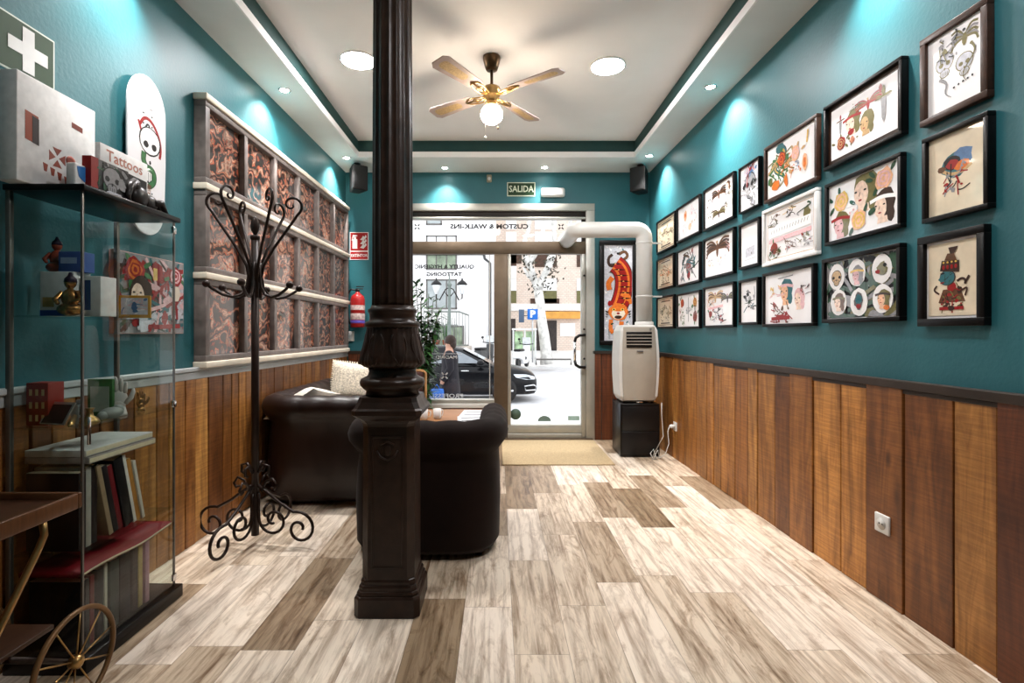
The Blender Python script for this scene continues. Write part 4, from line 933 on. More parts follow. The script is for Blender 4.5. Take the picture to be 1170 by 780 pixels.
b = MB(); b.tube([(-0.015,0,0.41),(-0.07,-0.01,0.42),(-0.105,-0.01,0.37),(-0.115,-0.01,0.27),(-0.11,-0.01,0.15),(-0.09,-0.01,0.06),(-0.075,-0.01,0.03)], 0.010, 8); b.build('hose', M['black'], t)
b = MB(); b.box(-0.03,0.03,0.05,0.099,0.30,0.34); b.build('wall_bracket', M['black'], t)
t = wall_thing('switch_box', 400.5, 384, 'small white switch box on the wall below the fire extinguisher', 'switch')
b = MB(); b.box(-0.045, 0.045, -0.03, 0, -0.055, 0.055, 0, 0.006); b.build('housing', M['plastic_w'], t)
b = MB(); b.box(-0.025, 0.025, -0.036, -0.03, -0.03, 0.03, 0, 0.003); b.build('rocker', pm('grey_switch', (0.45,0.48,0.48), 0.4), t)
# hanging speakers
def speaker(x, y, z, rz, label):
    t = thing('wall_speaker', label, 'speaker', (x, y, z), rz, 'black corner speakers')
    b = MB(); b.prism([(-0.085,-0.10),(0.085,-0.10),(0.055,0.08),(-0.055,0.08)], -0.30, -0.04, plane='xy'); b.build('cabinet', M['black'], t, bevel=0.01)
    b = MB(); b.box(-0.072,0.072,-0.106,-0.098,-0.285,-0.055,0,0.003); b.build('grille', pm('dark_grille', (0.012,0.012,0.012), 0.8, var=0.5, scale=200), t)
    b = MB(); b.lathe([(0.035,0.0),(0.035,-0.008),(0.012,-0.012),(0.010,-0.05)], (0,0,0), 16); b.build('bracket', M['black'], t)
speaker(-1.50, 5.45, ZS, R(35), 'black speaker hanging from the soffit above the fire extinguisher sign')
speaker(1.53, 5.50, ZS, R(-35), 'black speaker hanging from the soffit above the white duct')

# tiger print
x0, x1 = at(684.5,0,YB)[0], at(727,0,YB)[0]; z0, z1 = zz(394, YB), zz(275, YB)
t = thing('framed_print', 'tall narrow print of an orange tiger on pale blue in a wide black frame', 'framed picture', ((x0+x1)/2, YB-0.001, z0))
w, h = x1-x0, z1-z0; fw = 0.05; b = MB()
for q in ((-w/2, w/2, 0, fw), (-w/2, w/2, h-fw, h), (-w/2, -w/2+fw, fw, h-fw), (w/2-fw, w/2, fw, h-fw)): b.box(q[0], q[1], -0.045, 0, q[2], q[3], 0, 0.004)
b.build('frame', M['black_frame'], t)
A = Art(w-2*fw, h-2*fw, -0.02, 3); A.b.add([(-A.w/2,-0.02,0),(A.w/2,-0.02,0),(A.w/2,-0.02,A.h),(-A.w/2,-0.02,A.h)], [(0,1,2,3)], A.mi('lgrey'))
def vline(pts, wd, c): A.line([(p[0], p[1]) for p in pts], wd, c)
for k in range(60): A.blob(A.r.random()*0.94+0.03, A.r.random()*0.97+0.015, 0.05, 0.03, A.r.choice(['lgrey','white','teal','white','grey']), 6, 0.4, A.r.random()*3)
body = [(0.40,0.80),(0.58,0.76),(0.70,0.68),(0.72,0.58),(0.66,0.48),(0.58,0.40),(0.48,0.34)]
A.line([(0.30,0.90),(0.14,0.86),(0.18,0.78),(0.38,0.78)],0.05,'dkbrown'); A.line([(0.52,0.90),(0.74,0.94),(0.86,0.88),(0.66,0.84)],0.05,'brown'); A.blob(0.5,0.91,0.06,0.05,'black',7,.2)
A.line(body, 0.33, 'dkbrown'); A.line(body, 0.30, 'red'); A.line(body, 0.20, 'orange'); A.line(body, 0.12, 'red'); A.line([(0.30,0.66),(0.14,0.60),(0.20,0.53)],0.09,'orange'); A.line([(0.62,0.50),(0.86,0.46),(0.90,0.38)],0.10,'orange')
for i in range(9):
    t_ = i/8; x = 0.40+0.34*math.sin(t_*2.6); y = 0.80-0.48*t_; A.p([(x-0.24,y),(x+0.02,y+0.012),(x-0.02,y-0.006)],'black'); A.p([(x+0.27,y),(x+0.03,y+0.010),(x+0.06,y-0.008)],'black'); A.blob(x,y,0.035,0.02,'yellow',6,.2)
A.blob(0.50,0.30,0.36,0.30,'orange',14,0.08); A.blob(0.50,0.28,0.24,0.20,'cream',12,0.08); A.blob(0.50,0.34,0.30,0.12,'orange',12,0.1)
for d in (-1,1):
    A.blob(0.5+d*0.15,0.325,0.07,0.05,'yellow',9,0); A.blob(0.5+d*0.15,0.325,0.028,0.03,'black',7,0); A.blob(0.5+d*0.3,0.39,0.08,0.1,'red',7,.1)
    for k in range(3): A.p([(0.5+d*(0.30+0.03*k),0.30-0.025*k),(0.5+d*0.46,0.315-0.03*k),(0.5+d*0.40,0.29-0.025*k)],'black')
A.blob(0.5,0.285,0.06,0.04,'red',7,0); A.blob(0.5,0.245,0.14,0.06,'dkbrown',9,.1); A.line([(0.25,0.22),(0.22,0.12),(0.32,0.08)],0.07,'orange'); A.line([(0.62,0.20),(0.60,0.12),(0.72,0.08)],0.08,'orange'); A.blob(0.55,0.05,0.2,0.06,'orange',9,.2); A.scrib(0.3,0.04,0.12,['black','dkgreen'],7)
b = A.b.build('print', A.mats, t, recalc=False); b.location = (0, 0, fw)

# ------------------------------------------------------------------ air conditioner on its black stand, duct
AY0 = 4.93    # front face
ax0, ax1 = at(709,0,AY0)[0], at(754,0,AY0)[0]; acx = (ax0+ax1)/2; aw = (ax1-ax0)/2
AZ0 = zz(461, AY0); AZ1 = zz(371, AY0)
t = thing('black_stand', 'black box cabinet standing under the white air conditioner', 'cabinet', (acx, AY0+0.19, 0))
b = MB(); b.box(-aw, aw, -0.19, 0.17, 0.01, AZ0-0.002, 0, 0.008); b.build('body', M['black_wood'], t)
b = MB(); b.box(-aw+0.015, aw-0.015, -0.198, -0.19, 0.26, AZ0-0.03, 0, 0.003); b.box(-aw+0.015, aw-0.015, -0.198, -0.19, 0.03, 0.25, 0, 0.003); b.build('drawer_front', M['black'], t)
t = thing('air_conditioner', 'white portable air conditioner with grey front standing on a black cabinet', 'air conditioner', (acx, AY0+0.19, AZ0))
h = AZ1-AZ0
def bulge(z, k=0.020): return k*math.sin(PI*min(1, max(0, z/h)))
b = MB(); secs = []; vs = []; fs = []; nz = 14; prof = []
for i in range(nz+1):
    z = 0.012+(h-0.012)*i/nz; bu = bulge(z, 0.022); hw = aw*0.93+bu; inset = 0.02 if i in (0, nz) else 0.0
    ring = [(-hw+inset, -0.15-bu*0.5+inset), (hw-inset, -0.15-bu*0.5+inset), (hw+0.0-inset, 0.15-inset), (-hw+inset, 0.15-inset)]
    vs += [(x, y, z) for x, y in ring]
for i in range(nz):
    for k in range(4): l = (k+1) % 4; fs.append((i*4+k, i*4+l, (i+1)*4+l, (i+1)*4+k))
fs += [(3,2,1,0), tuple(nz*4+k for k in range(4))]; b.add(vs, fs, 0, False); b.build('casing', M['plastic_w'], t, bevel=0.012)
b = MB(); vs = []; fs = []
for i in range(nz+1):
    z = 0.03+(h-0.05)*i/nz; bu = bulge(z, 0.022); hw = aw*0.80+bu*0.7
    y = -0.165-bu*0.9; vs += [(-hw, y+0.02, z), (-hw+0.015, y, z), (hw-0.015, y, z), (hw, y+0.02, z)]
for i in range(nz):
    for k in range(3): fs.append((i*4+k, i*4+k+1, (i+1)*4+k+1, (i+1)*4+k))
b.add(vs, fs, 0, True); b.build('front_panel', M['plastic_g'], t)
gz0, gz1 = zz(397, AY0)-AZ0, zz(379, AY0)-AZ0; gx0, gx1 = at(716,0,AY0)[0]-acx, at(745,0,AY0)[0]-acx
b = MB(); b.box(gx0, gx1, -0.190, -0.165, gz0, gz1, 0, 0.003); v_ = b.build('vent', M['black'], t)
b = MB()
for k in range(4): z = gz0+(gz1-gz0)*(k+1)/5; b.box(gx0, gx1, -0.194, -0.188, z-0.004, z+0.004, 0, 0.001)
b.build('slat', M['plastic_g'], v_)
b = MB(); b.box(gx1-0.02, gx1, -0.182, -0.176, gz1+0.022, gz1+0.03); b.build('badge', pm('dark_grey_badge', (0.12,0.12,0.12), 0.4), t); b = MB(); b.box(-0.03, 0.03, -0.196, -0.184, gz0-0.04, gz0-0.03); b.build('badge', pm('dark_grey_badge', (0.12,0.12,0.12), 0.4), t)
for s in (-1, 1):
    for yy in (-0.1, 0.1):
        b = MB(); b.lathe([(0.014,0.0),(0.016,0.004),(0.016,0.012),(0.012,0.02)], (s*0.14, yy, 0), 12); b.build('foot', M['black'], t)
b = MB(); b.box(-0.03,0.03,-0.172,-0.15,0.004,0.018,0,0.003); b.build('latch', M['chrome'], t)
# duct: out of the top of the unit, elbow, along to the shop window
DY = 5.10; dr = 0.078
dx, dzt = at(736,0,DY)[0], zz(262.5, DY); xs = at(657,0,DY)[0]
d = thing('exhaust_duct', 'thick white duct rising from the air conditioner and bending to the shop window', 'duct', (dx, DY, AZ1))
b = MB(); bend = 0.085; pts = [(0,0,0.0)]
zt = dzt-AZ1
pts.append((0,0,zt-bend))
for k in range(1, 7): a = PI/2*k/6; pts.append((-bend*(1-math.cos(a)), 0, zt-bend+bend*math.sin(a)))
pts.append((xs-dx+bend, 0, zt))
for k in range(1, 7): a = PI/2*k/6; pts.append((xs-dx+bend-bend*math.sin(a), bend*(1-math.cos(a)), zt))
pts.append((xs-dx, YF-0.01-DY, zt))
b.tube(pts, dr, 32); b.build('pipe', M['plastic_w'], d)
for z in (0.30*zt, 0.86*zt):
    b = MB(); b.lathe([(dr+0.001,z-0.010),(dr+0.004,z-0.008),(dr+0.004,z+0.008),(dr+0.001,z+0.010)], (0,0,0), 32, cap=False); b.box(dr, dr+0.10, -0.006, 0.006, z-0.007, z+0.007); b.build('wall_clip', M['plastic_w'], d)
b = MB(); b.lathe([(dr+0.012,0.001),(dr+0.012,0.03),(dr+0.002,0.034)], (0,0,0), 32, cap=False); b.build('collar', M['plastic_w'], d)
b = MB(); b.lathe([(dr+0.02,YF-0.024-DY),(dr+0.02,YF-0.006-DY)], (xs-dx,0,zt), 32, axis='y'); b.build('window_flange', M['plastic_w'], d)
# sockets and plug cable
def socket(px, py, label, plug=False):
    y = yr(px); t = thing('wall_socket', label, 'socket', (xr(y)-0.024, y, zz(py, y)), ROTR, 'white wall sockets on the planks')
    b = MB(); b.box(-0.042,0.042,-0.012,0,-0.042,0.042,0,0.005); b.build('cover', M['plastic_w'], t)
    b = MB(); b.lathe([(0.027,-0.013),(0.027,-0.0125),(0.020,-0.0125)], (0,0,0), 24, axis='y'); 
    b.lathe([(0.020,-0.0145),(0.020,-0.013)], (0,0,0), 24, axis='y'); b.build('insert', pm('socket_shade', (0.50,0.48,0.44), 0.5), t)
    if not plug:
        b = MB()
        for s in (-1, 1): b.lathe([(0.0035,-0.0155),(0.0035,-0.0145)], (s*0.009,0,0), 8, axis='y')
        b.build('contact_hole', M['black'], t)
    return t
socket(1016, 598, 'white wall socket on the plank wall, nearest the viewer and empty')
socket(775, 487, 'white wall socket beside the air conditioner with a plug in it', True)
y = yr(775); zp = zz(487, y)
t = thing('power_plug', 'white plug and looped cable running from the wall socket to the air conditioner', 'plug', (xr(y)-0.04, y, zp))
b = MB(); b.lathe([(0.019,0.0),(0.019,-0.03),(0.012,-0.045)], (0,0,0), 16, axis='x'); b.build('plug_body', M['plastic_w'], t)
b = MB(); X0 = acx+aw-(xr(y)-0.04)
b.tube([(-0.045,0,0),(-0.06,0,-0.05),(-0.055,-0.02,-0.16),(-0.09,-0.02,-0.26),(-0.14,0,-0.30),(-0.20,0,-0.31),(-0.22,0.02,-0.26),(-0.19,0.02,-0.22),(-0.17,0,-0.30),(-0.21,-0.02,-0.305),(-0.16,-0.02,-0.22),(-0.14,0,-0.29),(-0.20,0.03,-0.30),(X0+0.02,0.03,-0.10),(X0+0.004,0.03,0.12),(X0+0.004,0.03,0.22)], 0.004, 6)
b.build('cable', M['plastic_w'], t)

# ------------------------------------------------------------------ chesterfield seating
def smooth_path(pts, r, n=7):
    out = []
    for i, p in enumerate(pts):
        if i in (0, len(pts)-1): out.append(Vector(p)); continue
        a, c, d = Vector(pts[i-1]), Vector(p), Vector(pts[i+1]); u = (a-c).normalized(); v = (d-c).normalized()
        s, e = c+u*r, c+v*r
        for k in range(n+1): t = k/n; out.append(s*(1-t)**2 + c*2*t*(1-t) + e*t*t)
    res = [out[0]]
    for p in out[1:]:
        L_ = (p-res[-1]).length; m = max(1, int(L_/0.035)); q = res[-1].copy()
        for j in range(1, m+1): res.append(q.lerp(p, j/m))
    return res
def chesterfield(name, label, cat, loc, rotz, W, D, Hh, mat, pleat=0.075, lean=0.0, group=None):
    """open side faces +x (local); W along y, D along x; rolled arms and back at one height"""
    t = thing(name, label, cat, loc, rotz, group)
    hw = W/2-0.11
    path = smooth_path([(D-0.04, -hw, 0), (0.12, -hw, 0), (0.12, hw, 0), (D-0.04, hw, 0)], 0.16)
    R0 = 0.085
    prof = [(0.050,0.035),(0.072,0.07),(0.078,0.30),(0.070,0.45),(0.060,Hh-0.19)]
    cx_, cz_ = 0.035, Hh-R0
    for k in range(11):
        a = R(-50)+R(265)*k/10; prof.append((cx_+R0*math.cos(a)*1.0, cz_+R0*math.sin(a)))
    prof += [(-0.055,Hh-0.24),(-0.065,0.42),(-0.060,0.30),(-0.04,0.10)]
    n = len(path); P_ = len(prof); vs = []; s = 0; ss = []
    for i in range(n):
        if i: s += (path[i]-path[i-1]).length
        ss.append(s)
    for i, p in enumerate(path):
        a = path[max(0, i-1)]; c = path[min(n-1, i+1)]; tg = (c-a).normalized(); out = Vector((-tg.y, tg.x, 0))
        if i == 0 or i == n-1: tg = tg
        for j, (dd, z) in enumerate(prof):
            q = abs(math.sin(PI*ss[i]/(pleat*2)))
            k_roll = 1 if z > Hh-0.2 else (0.6 if dd < 0 else 0.12)
            f = 0.012*k_roll*(q**0.5-0.7)
            # deep buttons on the inner side of the roll
            if dd < 0 and z > 0.35:
                row = (z-0.40)/0.10; off = 0.5*(int(round(row)) % 2)
                b_ = math.cos(2*PI*(ss[i]/(pleat*2)+off))*math.cos(PI*(row-round(row)))
                f += -0.016*max(0, b_)**3
            dz_ = 0.0
            nx = (dd-cx_)/R0 if z > Hh-0.2 else (1 if dd > 0 else -1); nzz = (z-cz_)/R0 if z > Hh-0.2 else 0
            e = 0.018 if (i < 1 or i > n-2) else 0
            vs.append(p + out*(dd+nx*(f-e*0.5)) + Vector((0,0,z+nzz*(f-e*0.5))))
    fs = []
    for i in range(n-1):
        for j in range(P_): l = (j+1) % P_; fs.append((i*P_+j, i*P_+l, (i+1)*P_+l, (i+1)*P_+j))
    fs.append(tuple(range(P_))); fs.append(tuple((n-1)*P_+j for j in range(P_-1, -1, -1)))
    b = MB(); b.add(vs, fs, 0, True); b.build('rolled_arms_and_back', mat, t)
    for s_ in (-1, 1):   # scroll fronts of the arms
        b = MB(); yy = s_*hw; pts = []
        for dd, z in prof: pts.append((yy + s_*dd*0.93, 0.5*(Hh)+ (z-0.5*Hh)*0.97))
        b.prism([(p[0], p[1]) for p in pts], D-0.045, D-0.018, plane='yz'); b.build('scroll_front', mat, t, bevel=0.006)
    b = MB(); b.box(0.17, D-0.03, -hw+0.05, hw-0.05, 0.09, 0.30, 0, 0.02); b.build('seat_base', mat, t)
    nc = max(1, round(W/0.75)); cw = (2*hw-0.13)/nc
    for k in range(nc):
        b = MB(); y0 = -hw+0.065+k*cw; b.box(0.18, D, y0+0.004, y0+cw-0.004, 0.30, 0.44, 0, 0.04); b.build('seat_cushion', mat, t)
    for x, y in ((0.16,-hw+0.04),(0.16,hw-0.04),(D-0.10,-hw+0.04),(D-0.10,hw-0.04)):
        b = MB(); b.lathe([(0.018,0.0),(0.028,0.02),(0.035,0.05),(0.03,0.085)], (x,y,0), 16); b.build('bun_foot', M['black_wood'], t)
    bt = MB()
    for i in range(2, n-2):
        if int(ss[i]/(pleat*2)) != int(ss[i-1]/(pleat*2)):
            a = path[i-1]; c = path[i+1]; tg = (c-a).normalized(); out = Vector((-tg.y, tg.x, 0))
            for dd, z in ((-0.052,Hh-0.14),(-0.062,Hh-0.30)): q = path[i]+out*dd; bt.ball((q.x, q.y, z), 0.011, seg=8, rings=6)
    o = bt.build('button', mat, t); o['kind'] = 'stuff'
    return t
chesterfield('chesterfield_sofa', 'long dark brown tufted leather chesterfield sofa along the plank wall, two pillows on it', 'sofa', (xl(4.3)+0.035, 4.29, 0), 0, 1.62, 0.85, 0.765, M['leather'])
chesterfield('chesterfield_armchair', 'dark brown velvet armchair with rolled arms, its back turned, directly behind the iron column', 'armchair', (-0.39, 2.62, 0), PI/2, 0.87, 0.86, 0.735, M['velvet'])
# pillows
def pillow(w, h, th, n=10):
    b = MB(); vs = []; fs = []
    for s in (1, -1):
        for i in range(n+1):
            for j in range(n+1):
                u, v = 2*i/n-1, 2*j/n-1; pin = 1-0.10*(1-(1-u*u))*0 
                e = (1-u**4)*(1-v**4); x = u*w/2*(1-0.08*(1-v*v)*abs(u)**3*0); y = s*th/2*e**0.6
                kx = 1-0.07*(1-abs(v)**2)*abs(u); ky = 1-0.07*(1-abs(u)**2)*abs(v)
                vs.append((x*kx, y, v*h/2*ky))
    N1 = (n+1)**2
    for s in (0, 1):
        for i in range(n):
            for j in range(n):
                a = s*N1+i*(n+1)+j; q = (a, a+n+1, a+n+2, a+1); fs.append(q if s == 0 else q[::-1])
    b.add(vs, fs, 0, True); return b
fringe = pm('cream_knitted_wool', (0.62,0.55,0.44), 0.9, var=0.35, scale=70, bump=0.6)
b = pillow(0.42, 0.42, 0.15)
o = b.build('throw_pillow', pm('pale_linen', (0.66,0.60,0.52), 0.85, var=0.08, scale=30)); o.location = (-1.43, 3.78, 0.66); o.rotation_euler = (R(58), R(12), R(80))
tag(o, 'pale plain pillow lying on the near end of the chesterfield sofa', 'pillow', 'pillows on the sofa')
t = thing('throw_pillow', 'cream knitted pillow with a fringed edge standing at the far end of the sofa', 'pillow', (-1.36, 4.80, 0.74), R(25), 'pillows on the sofa')
b = pillow(0.40, 0.38, 0.16); o = b.build('cover', fringe, t); o.rotation_euler = (R(-16), R(8), 0)
b = MB()
for k in range(72):
    s_ = k/72*4; side = int(s_); f = (s_-side)*2-1; x, z = [(f,1),(1,-f),(-f,-1),(-1,f)][side]; b.tube([(x*0.18,0,z*0.17),(x*0.202,0.003,z*0.192)], 0.006, 5)
o = b.build('fringe', fringe, t); o.rotation_euler = (R(-16), R(8), 0)

# coffee table with magazines and cups
oakw = pm('orange_brown_table_wood', (0.30,0.13,0.045), 0.45, var=0.25, stretch=(1,8,1), scale=6)
t = thing('coffee_table', 'low wooden coffee table between the armchair and the shop window', 'table', (-0.38, 4.42, 0))
b = MB(); b.box(-0.34, 0.34, -0.46, 0.50, 0.435, 0.465, 0, 0.005); b.build('tabletop', oakw, t)
b = MB(); b.box(-0.30, 0.30, -0.42, 0.46, 0.14, 0.16, 0, 0.004); b.build('shelf', oakw, t)
for x in (-0.31, 0.31):
    for y in (-0.43, 0.47):
        b = MB(); b.box(x-0.025, x+0.025, y-0.025, y+0.025, 0.0, 0.435, 0, 0.004); b.build('leg', oakw, t)
wp = pm('white_magazine_cover', (0.74,0.75,0.78), 0.35, var=0.05, scale=12); gp = pm('dark_grey_magazine_band', (0.07,0.07,0.075), 0.4)
def magazine(x, y, z, rz, w, l, lab, n=2):
    t = thing('magazine', lab, 'magazine', (x, y, z), rz, 'magazines on the coffee table')
    b = MB(); b.box(-w/2, w/2, -l/2, l/2, 0.0, 0.010, 0, 0.002); b.build('pages', wp, t)
    b = MB()
    for k in range(n): yy = -l*0.25+l*0.45*k; b.box(-w*0.36, w*0.40, yy-0.012, yy+0.014, 0.010, 0.0115)
    b.build('printed_band', gp, t)
magazine(-0.20, 4.62, 0.466, R(-4), 0.26, 0.36, 'white magazine lying at the window end of the coffee table')
magazine(-0.22, 4.30, 0.466, R(5), 0.24, 0.30, 'white magazine in the middle of the coffee table with two grey bands')
magazine(-0.27, 4.07, 0.466, R(-12), 0.22, 0.16, 'small white leaflet at the armchair end of the coffee table', 1)
mug = pm('white_glazed_ceramic', (0.72,0.70,0.68), 0.2, var=0.03)
for i, (x, y, lab) in enumerate(((-0.63, 4.35, 'white mug on the coffee table, farther from the magazines'), (-0.52, 4.38, 'white mug on the coffee table, beside the magazines'))):
    t = thing('mug', lab, 'mug', (x, y, 0.466), R(40*i), 'mugs on the coffee table')
    b = MB(); b.lathe([(0.026,0.0),(0.033,0.01),(0.035,0.085),(0.031,0.085),(0.029,0.012),(0.0,0.010)], (0,0,0), 24, cap=False); b.lathe([(0.026,0.0),(0.02,0.001)], (0,0,0), 24); b.build('cup', mug, t)
    b = MB(); b.tube([(0.033,0,0.07),(0.055,0,0.068),(0.06,0,0.045),(0.05,0,0.022),(0.033,0,0.02)], 0.005, 6); b.build('handle', mug, t)

# upholstered chair beyond the column
t = thing('side_chair', 'dark red upholstered chair with pale wooden edge, partly hidden behind the iron column', 'chair', (-0.99, 5.27, 0), 0)
up = pm('dark_red_brown_upholstery', (0.06,0.022,0.018), 0.8, var=0.3, scale=25); pw = pm('honey_chair_wood', (0.42,0.22,0.09), 0.4, var=0.2)
b = MB(); b.box(-0.20, 0.20, -0.17, 0.13, 0.40, 0.47, 0, 0.03); b.build('seat', up, t)
b = MB(); b.box(-0.205, 0.205, 0.09, 0.14, 0.49, 0.79, 0, 0.025); b.build('backrest', up, t)
b = MB()
for s in (-1, 1): b.tube([(s*0.225,0.12,0.36),(s*0.228,0.12,0.6),(s*0.228,0.125,0.775),(s*0.20,0.125,0.80)], 0.014, 8)
b.tube([(-0.20,0.125,0.80),(0.20,0.125,0.80)], 0.014, 8); b.build('back_frame', pw, t)
for x, y in ((-0.19,-0.15),(0.19,-0.15),(-0.20,0.11),(0.20,0.11)):
    b = MB(); b.tube([(x,y,0.41),(x*1.02,y*1.03,0.0)], [0.019,0.013], 8); b.build('leg', pw, t)

# tall leafy plant by the window
t = thing('potted_plant', 'tall green leafy plant in front of the window, half hidden by the iron column', 'plant', (-0.81, 5.55, 0))
b = MB(); b.lathe([(0.08,0.0),(0.085,0.01),(0.11,0.24),(0.12,0.26),(0.12,0.28),(0.10,0.28),(0.095,0.25),(0.0,0.25)], (0,0,0), 28); b.build('pot', M['terracotta'], t)
rnd = random.Random(5); stems = []
sb = MB(); lf = MB()
for k in range(17):
    a = rnd.uniform(0, 2*PI); r = rnd.uniform(0.02, 0.07); hgt = rnd.uniform(1.2, 1.76); lean = rnd.uniform(0.02, 0.17); pts = []
    for j in range(9):
        q = j/8; pts.append(Vector((math.cos(a)*(r+lean*q*q), math.sin(a)*(r+lean*q*q)*0.6, 0.25+(hgt-0.25)*q)))
    sb.tube(pts, [0.008-0.0006*j for j in range(9)], 6)
    for j in range(60):
        q = rnd.uniform(0.12, 1.0)**0.8; i0 = min(7, int(q*8)); p = pts[i0].lerp(pts[i0+1], q*8-i0 if i0 < 7 else min(1, q*8-7))
        an = rnd.uniform(0, 2*PI); L_ = rnd.uniform(0.07, 0.16); el = rnd.uniform(-0.5, 0.7); w = L_*0.15
        d = Vector((math.cos(an)*math.cos(el), math.sin(an)*math.cos(el), math.sin(el))); sd = d.cross(Vector((0,0,1))).normalized(); dn = Vector((0,0,-1))*L_*0.22
        if (p + d*L_).y + 5.55 > YB-0.06: d.y = -abs(d.y)
        m1, m2, tip = p+d*L_*0.35, p+d*L_*0.7+dn*0.4, p+d*L_+dn
        lf.add([p, m1+sd*w, m1-dn*0.12, m1-sd*w, m2+sd*w*0.7, m2, m2-sd*w*0.7, tip], [(0,2,1),(0,3,2),(1,2,5,4),(2,3,6,5),(4,5,7),(5,6,7)], 0, True)
sb.build('stem', M['stem'], t); o = lf.build('foliage', M['leaf'], t, recalc=False); o['kind'] = 'stuff'

# ------------------------------------------------------------------ wrought iron coat rack
t = thing('coat_rack', 'brown wrought iron coat rack with scrolled hooks and scrolled feet beside the plank wall', 'coat rack', (-1.365, 3.20, 0))
RX, RY = -1.385, 2.92
t.location = (RX, RY, 0)
b = MB(); b.tube([(0,0,0.05),(0,0,1.80)], 0.021, 14); b.lathe([(0.021,1.79),(0.027,1.80),(0.027,1.815),(0.012,1.82)], (0,0,0), 16); b.build('pole', M['wrought'], t)
b = MB(); b.lathe([(0.008,1.815),(0.012,1.83),(0.020,1.845),(0.024,1.87),(0.021,1.90),(0.012,1.922),(0.004,1.93)], (0,0,0), 20, fn=lambda a,i,z: 1+0.07*math.cos(6*a+z*90)); b.build('finial', M['wrought'], t)
b = MB(); b.lathe([(0.021,1.54),(0.034,1.55),(0.036,1.60),(0.034,1.65),(0.021,1.66)], (0,0,0), 18); b.build('collar', M['wrought'], t)
def arm(a, pts, r): ca, sa = math.cos(a), math.sin(a); return [(ca*x, sa*x, z) for x, z in pts]
for k in range(6):
    a = R(15+60*k)
    up_ = [(0.028,1.45),(0.030,1.56),(0.045,1.64),(0.095,1.74),(0.17,1.86),(0.225,1.95)]
    cxs, czs, rr = 0.195, 2.01, 0.060
    sp = [(cxs+rr*(1-0.085*j)*math.cos(R(-40+38*j)), czs+rr*(1-0.085*j)*math.sin(R(-40+38*j))) for j in [q*0.5 for q in range(23)]]
    b = MB(); b.tube(arm(a, up_+sp, 0), [0.0085]*6+[0.0085-0.00015*j for j in range(23)], 8); b.build('upper_hook', M['wrought'], t)
    a2 = a+R(25)
    lo_ = [(0.028,1.66),(0.034,1.58),(0.045,1.51),(0.075,1.465),(0.12,1.45),(0.17,1.462),(0.215,1.49),(0.24,1.51)]
    b = MB(); b.tube(arm(a2, lo_, 0), 0.0085, 8); hk = b.build('lower_hook', M['wrought'], t)
    b = MB(); b.ball(arm(a2, [(0.247,1.518)], 0)[0], 0.021); b.build('knob', M['wrought'], hk)
for k in range(4):
    a = R(-100+90*k)
    f1 = [(0.021,0.42),(0.05,0.47),(0.085,0.46),(0.085,0.42),(0.065,0.41)]
    # big foot: runs from the pole out and down, ends in an inward scroll
    f2 = [(0.021,0.34),(0.07,0.31),(0.15,0.25),(0.24,0.20)]
    c1, c2, rr = 0.275, 0.105, 0.098
    f2 += [(c1+rr*(1-0.062*j)*math.cos(R(100-36*j)), c2+rr*(1-0.062*j)*math.sin(R(100-36*j))) for j in [q*0.5 for q in range(27)]]
    # inner scroll, against the pole
    c3, c4, r3 = 0.115, 0.145, 0.092
    f3 = [(c3+r3*(1-0.062*j)*math.cos(R(170+36*j)), c4+0.0+r3*(1-0.062*j)*math.sin(R(170+36*j))) for j in [q*0.5 for q in range(27)]]
    f3 = [(0.026,0.30),(0.022,0.22)] + f3
    f4 = [(0.04,0.31),(0.07,0.37),(0.11,0.385),(0.135,0.35),(0.12,0.325),(0.10,0.335)]
    b = MB()
    for f, r in ((f1,0.008),(f2,0.0085),(f3,0.008),(f4,0.0075)): b.tube(arm(a, f, 0), r, 8)
    b.build('scroll_foot', M['wrought'], t)
t.scale = (1, 1, 0.965)

# ------------------------------------------------------------------ glass display cabinet
KX0, KX1, KY0, KY1, KZ = -1.735, -1.462, 1.80, 2.325, 1.70
t = thing('display_cabinet', 'black framed glass display cabinet against the left wall, full of books and ornaments', 'cabinet', (0,0,0))
b = MB(); b.box(KX0, KX1+0.015, KY0-0.01, KY1+0.012, KZ, KZ+0.022, 0, 0.003); b.build('top_board', M['black_wood'], t)
b = MB(); b.box(KX0, KX1+0.02, KY0-0.01, KY1+0.02, 0.0, 0.055, 0, 0.004); b.build('base', M['black_wood'], t)
def post(x, y, r=0.008):
    b = MB(); b.box(x-r, x+r, y-r, y+r, 0.055, KZ, 0, 0.001); return b.build('corner_post', pm('grey_brown_metal_post', (0.14,0.13,0.115), 0.3, metal=0.5, var=0.1), t)
post(KX1-0.006, KY0+0.008, 0.004); post(KX1-0.006, KY1-0.006, 0.004); post(KX0+0.01, KY0+0.008); post(KX0+0.01, KY1-0.008)
for (a0, a1, a2, a3, nm) in ((KX1-0.005, KX1, KY0+0.014, KY1-0.012, 'glass_door'), (KX0+0.02, KX1-0.012, KY0, KY0+0.005, 'glass_side'), (KX0+0.02, KX1-0.012, KY1-0.005, KY1, 'glass_side')):
    b = MB(); b.box(a0, a1, a2, a3, 0.06, KZ-0.002); g = b.build(nm, M['cab_glass'], t)
    if nm == 'glass_door':
        b = MB()
        for z in (0.10, 0.88, 1.66): b.box(KX1-0.002, KX1+0.008, KY1-0.03, KY1-0.008, z-0.015, z+0.015, 0, 0.002)
        b.build('hinge', M['chrome'], g)
        b = MB(); b.box(KX1, KX1+0.007, KY0+0.02, KY0+0.032, 0.80, 0.90, 0, 0.002); b.build('pull', M['chrome'], g)
SH = [1.262, 0.862, 0.412]
for z in SH:
    b = MB(); b.box(KX0+0.02, KX1-0.018, KY0+0.012, KY1-0.012, z-0.007, z); b.build('glass_shelf', M['cab_glass'], t)

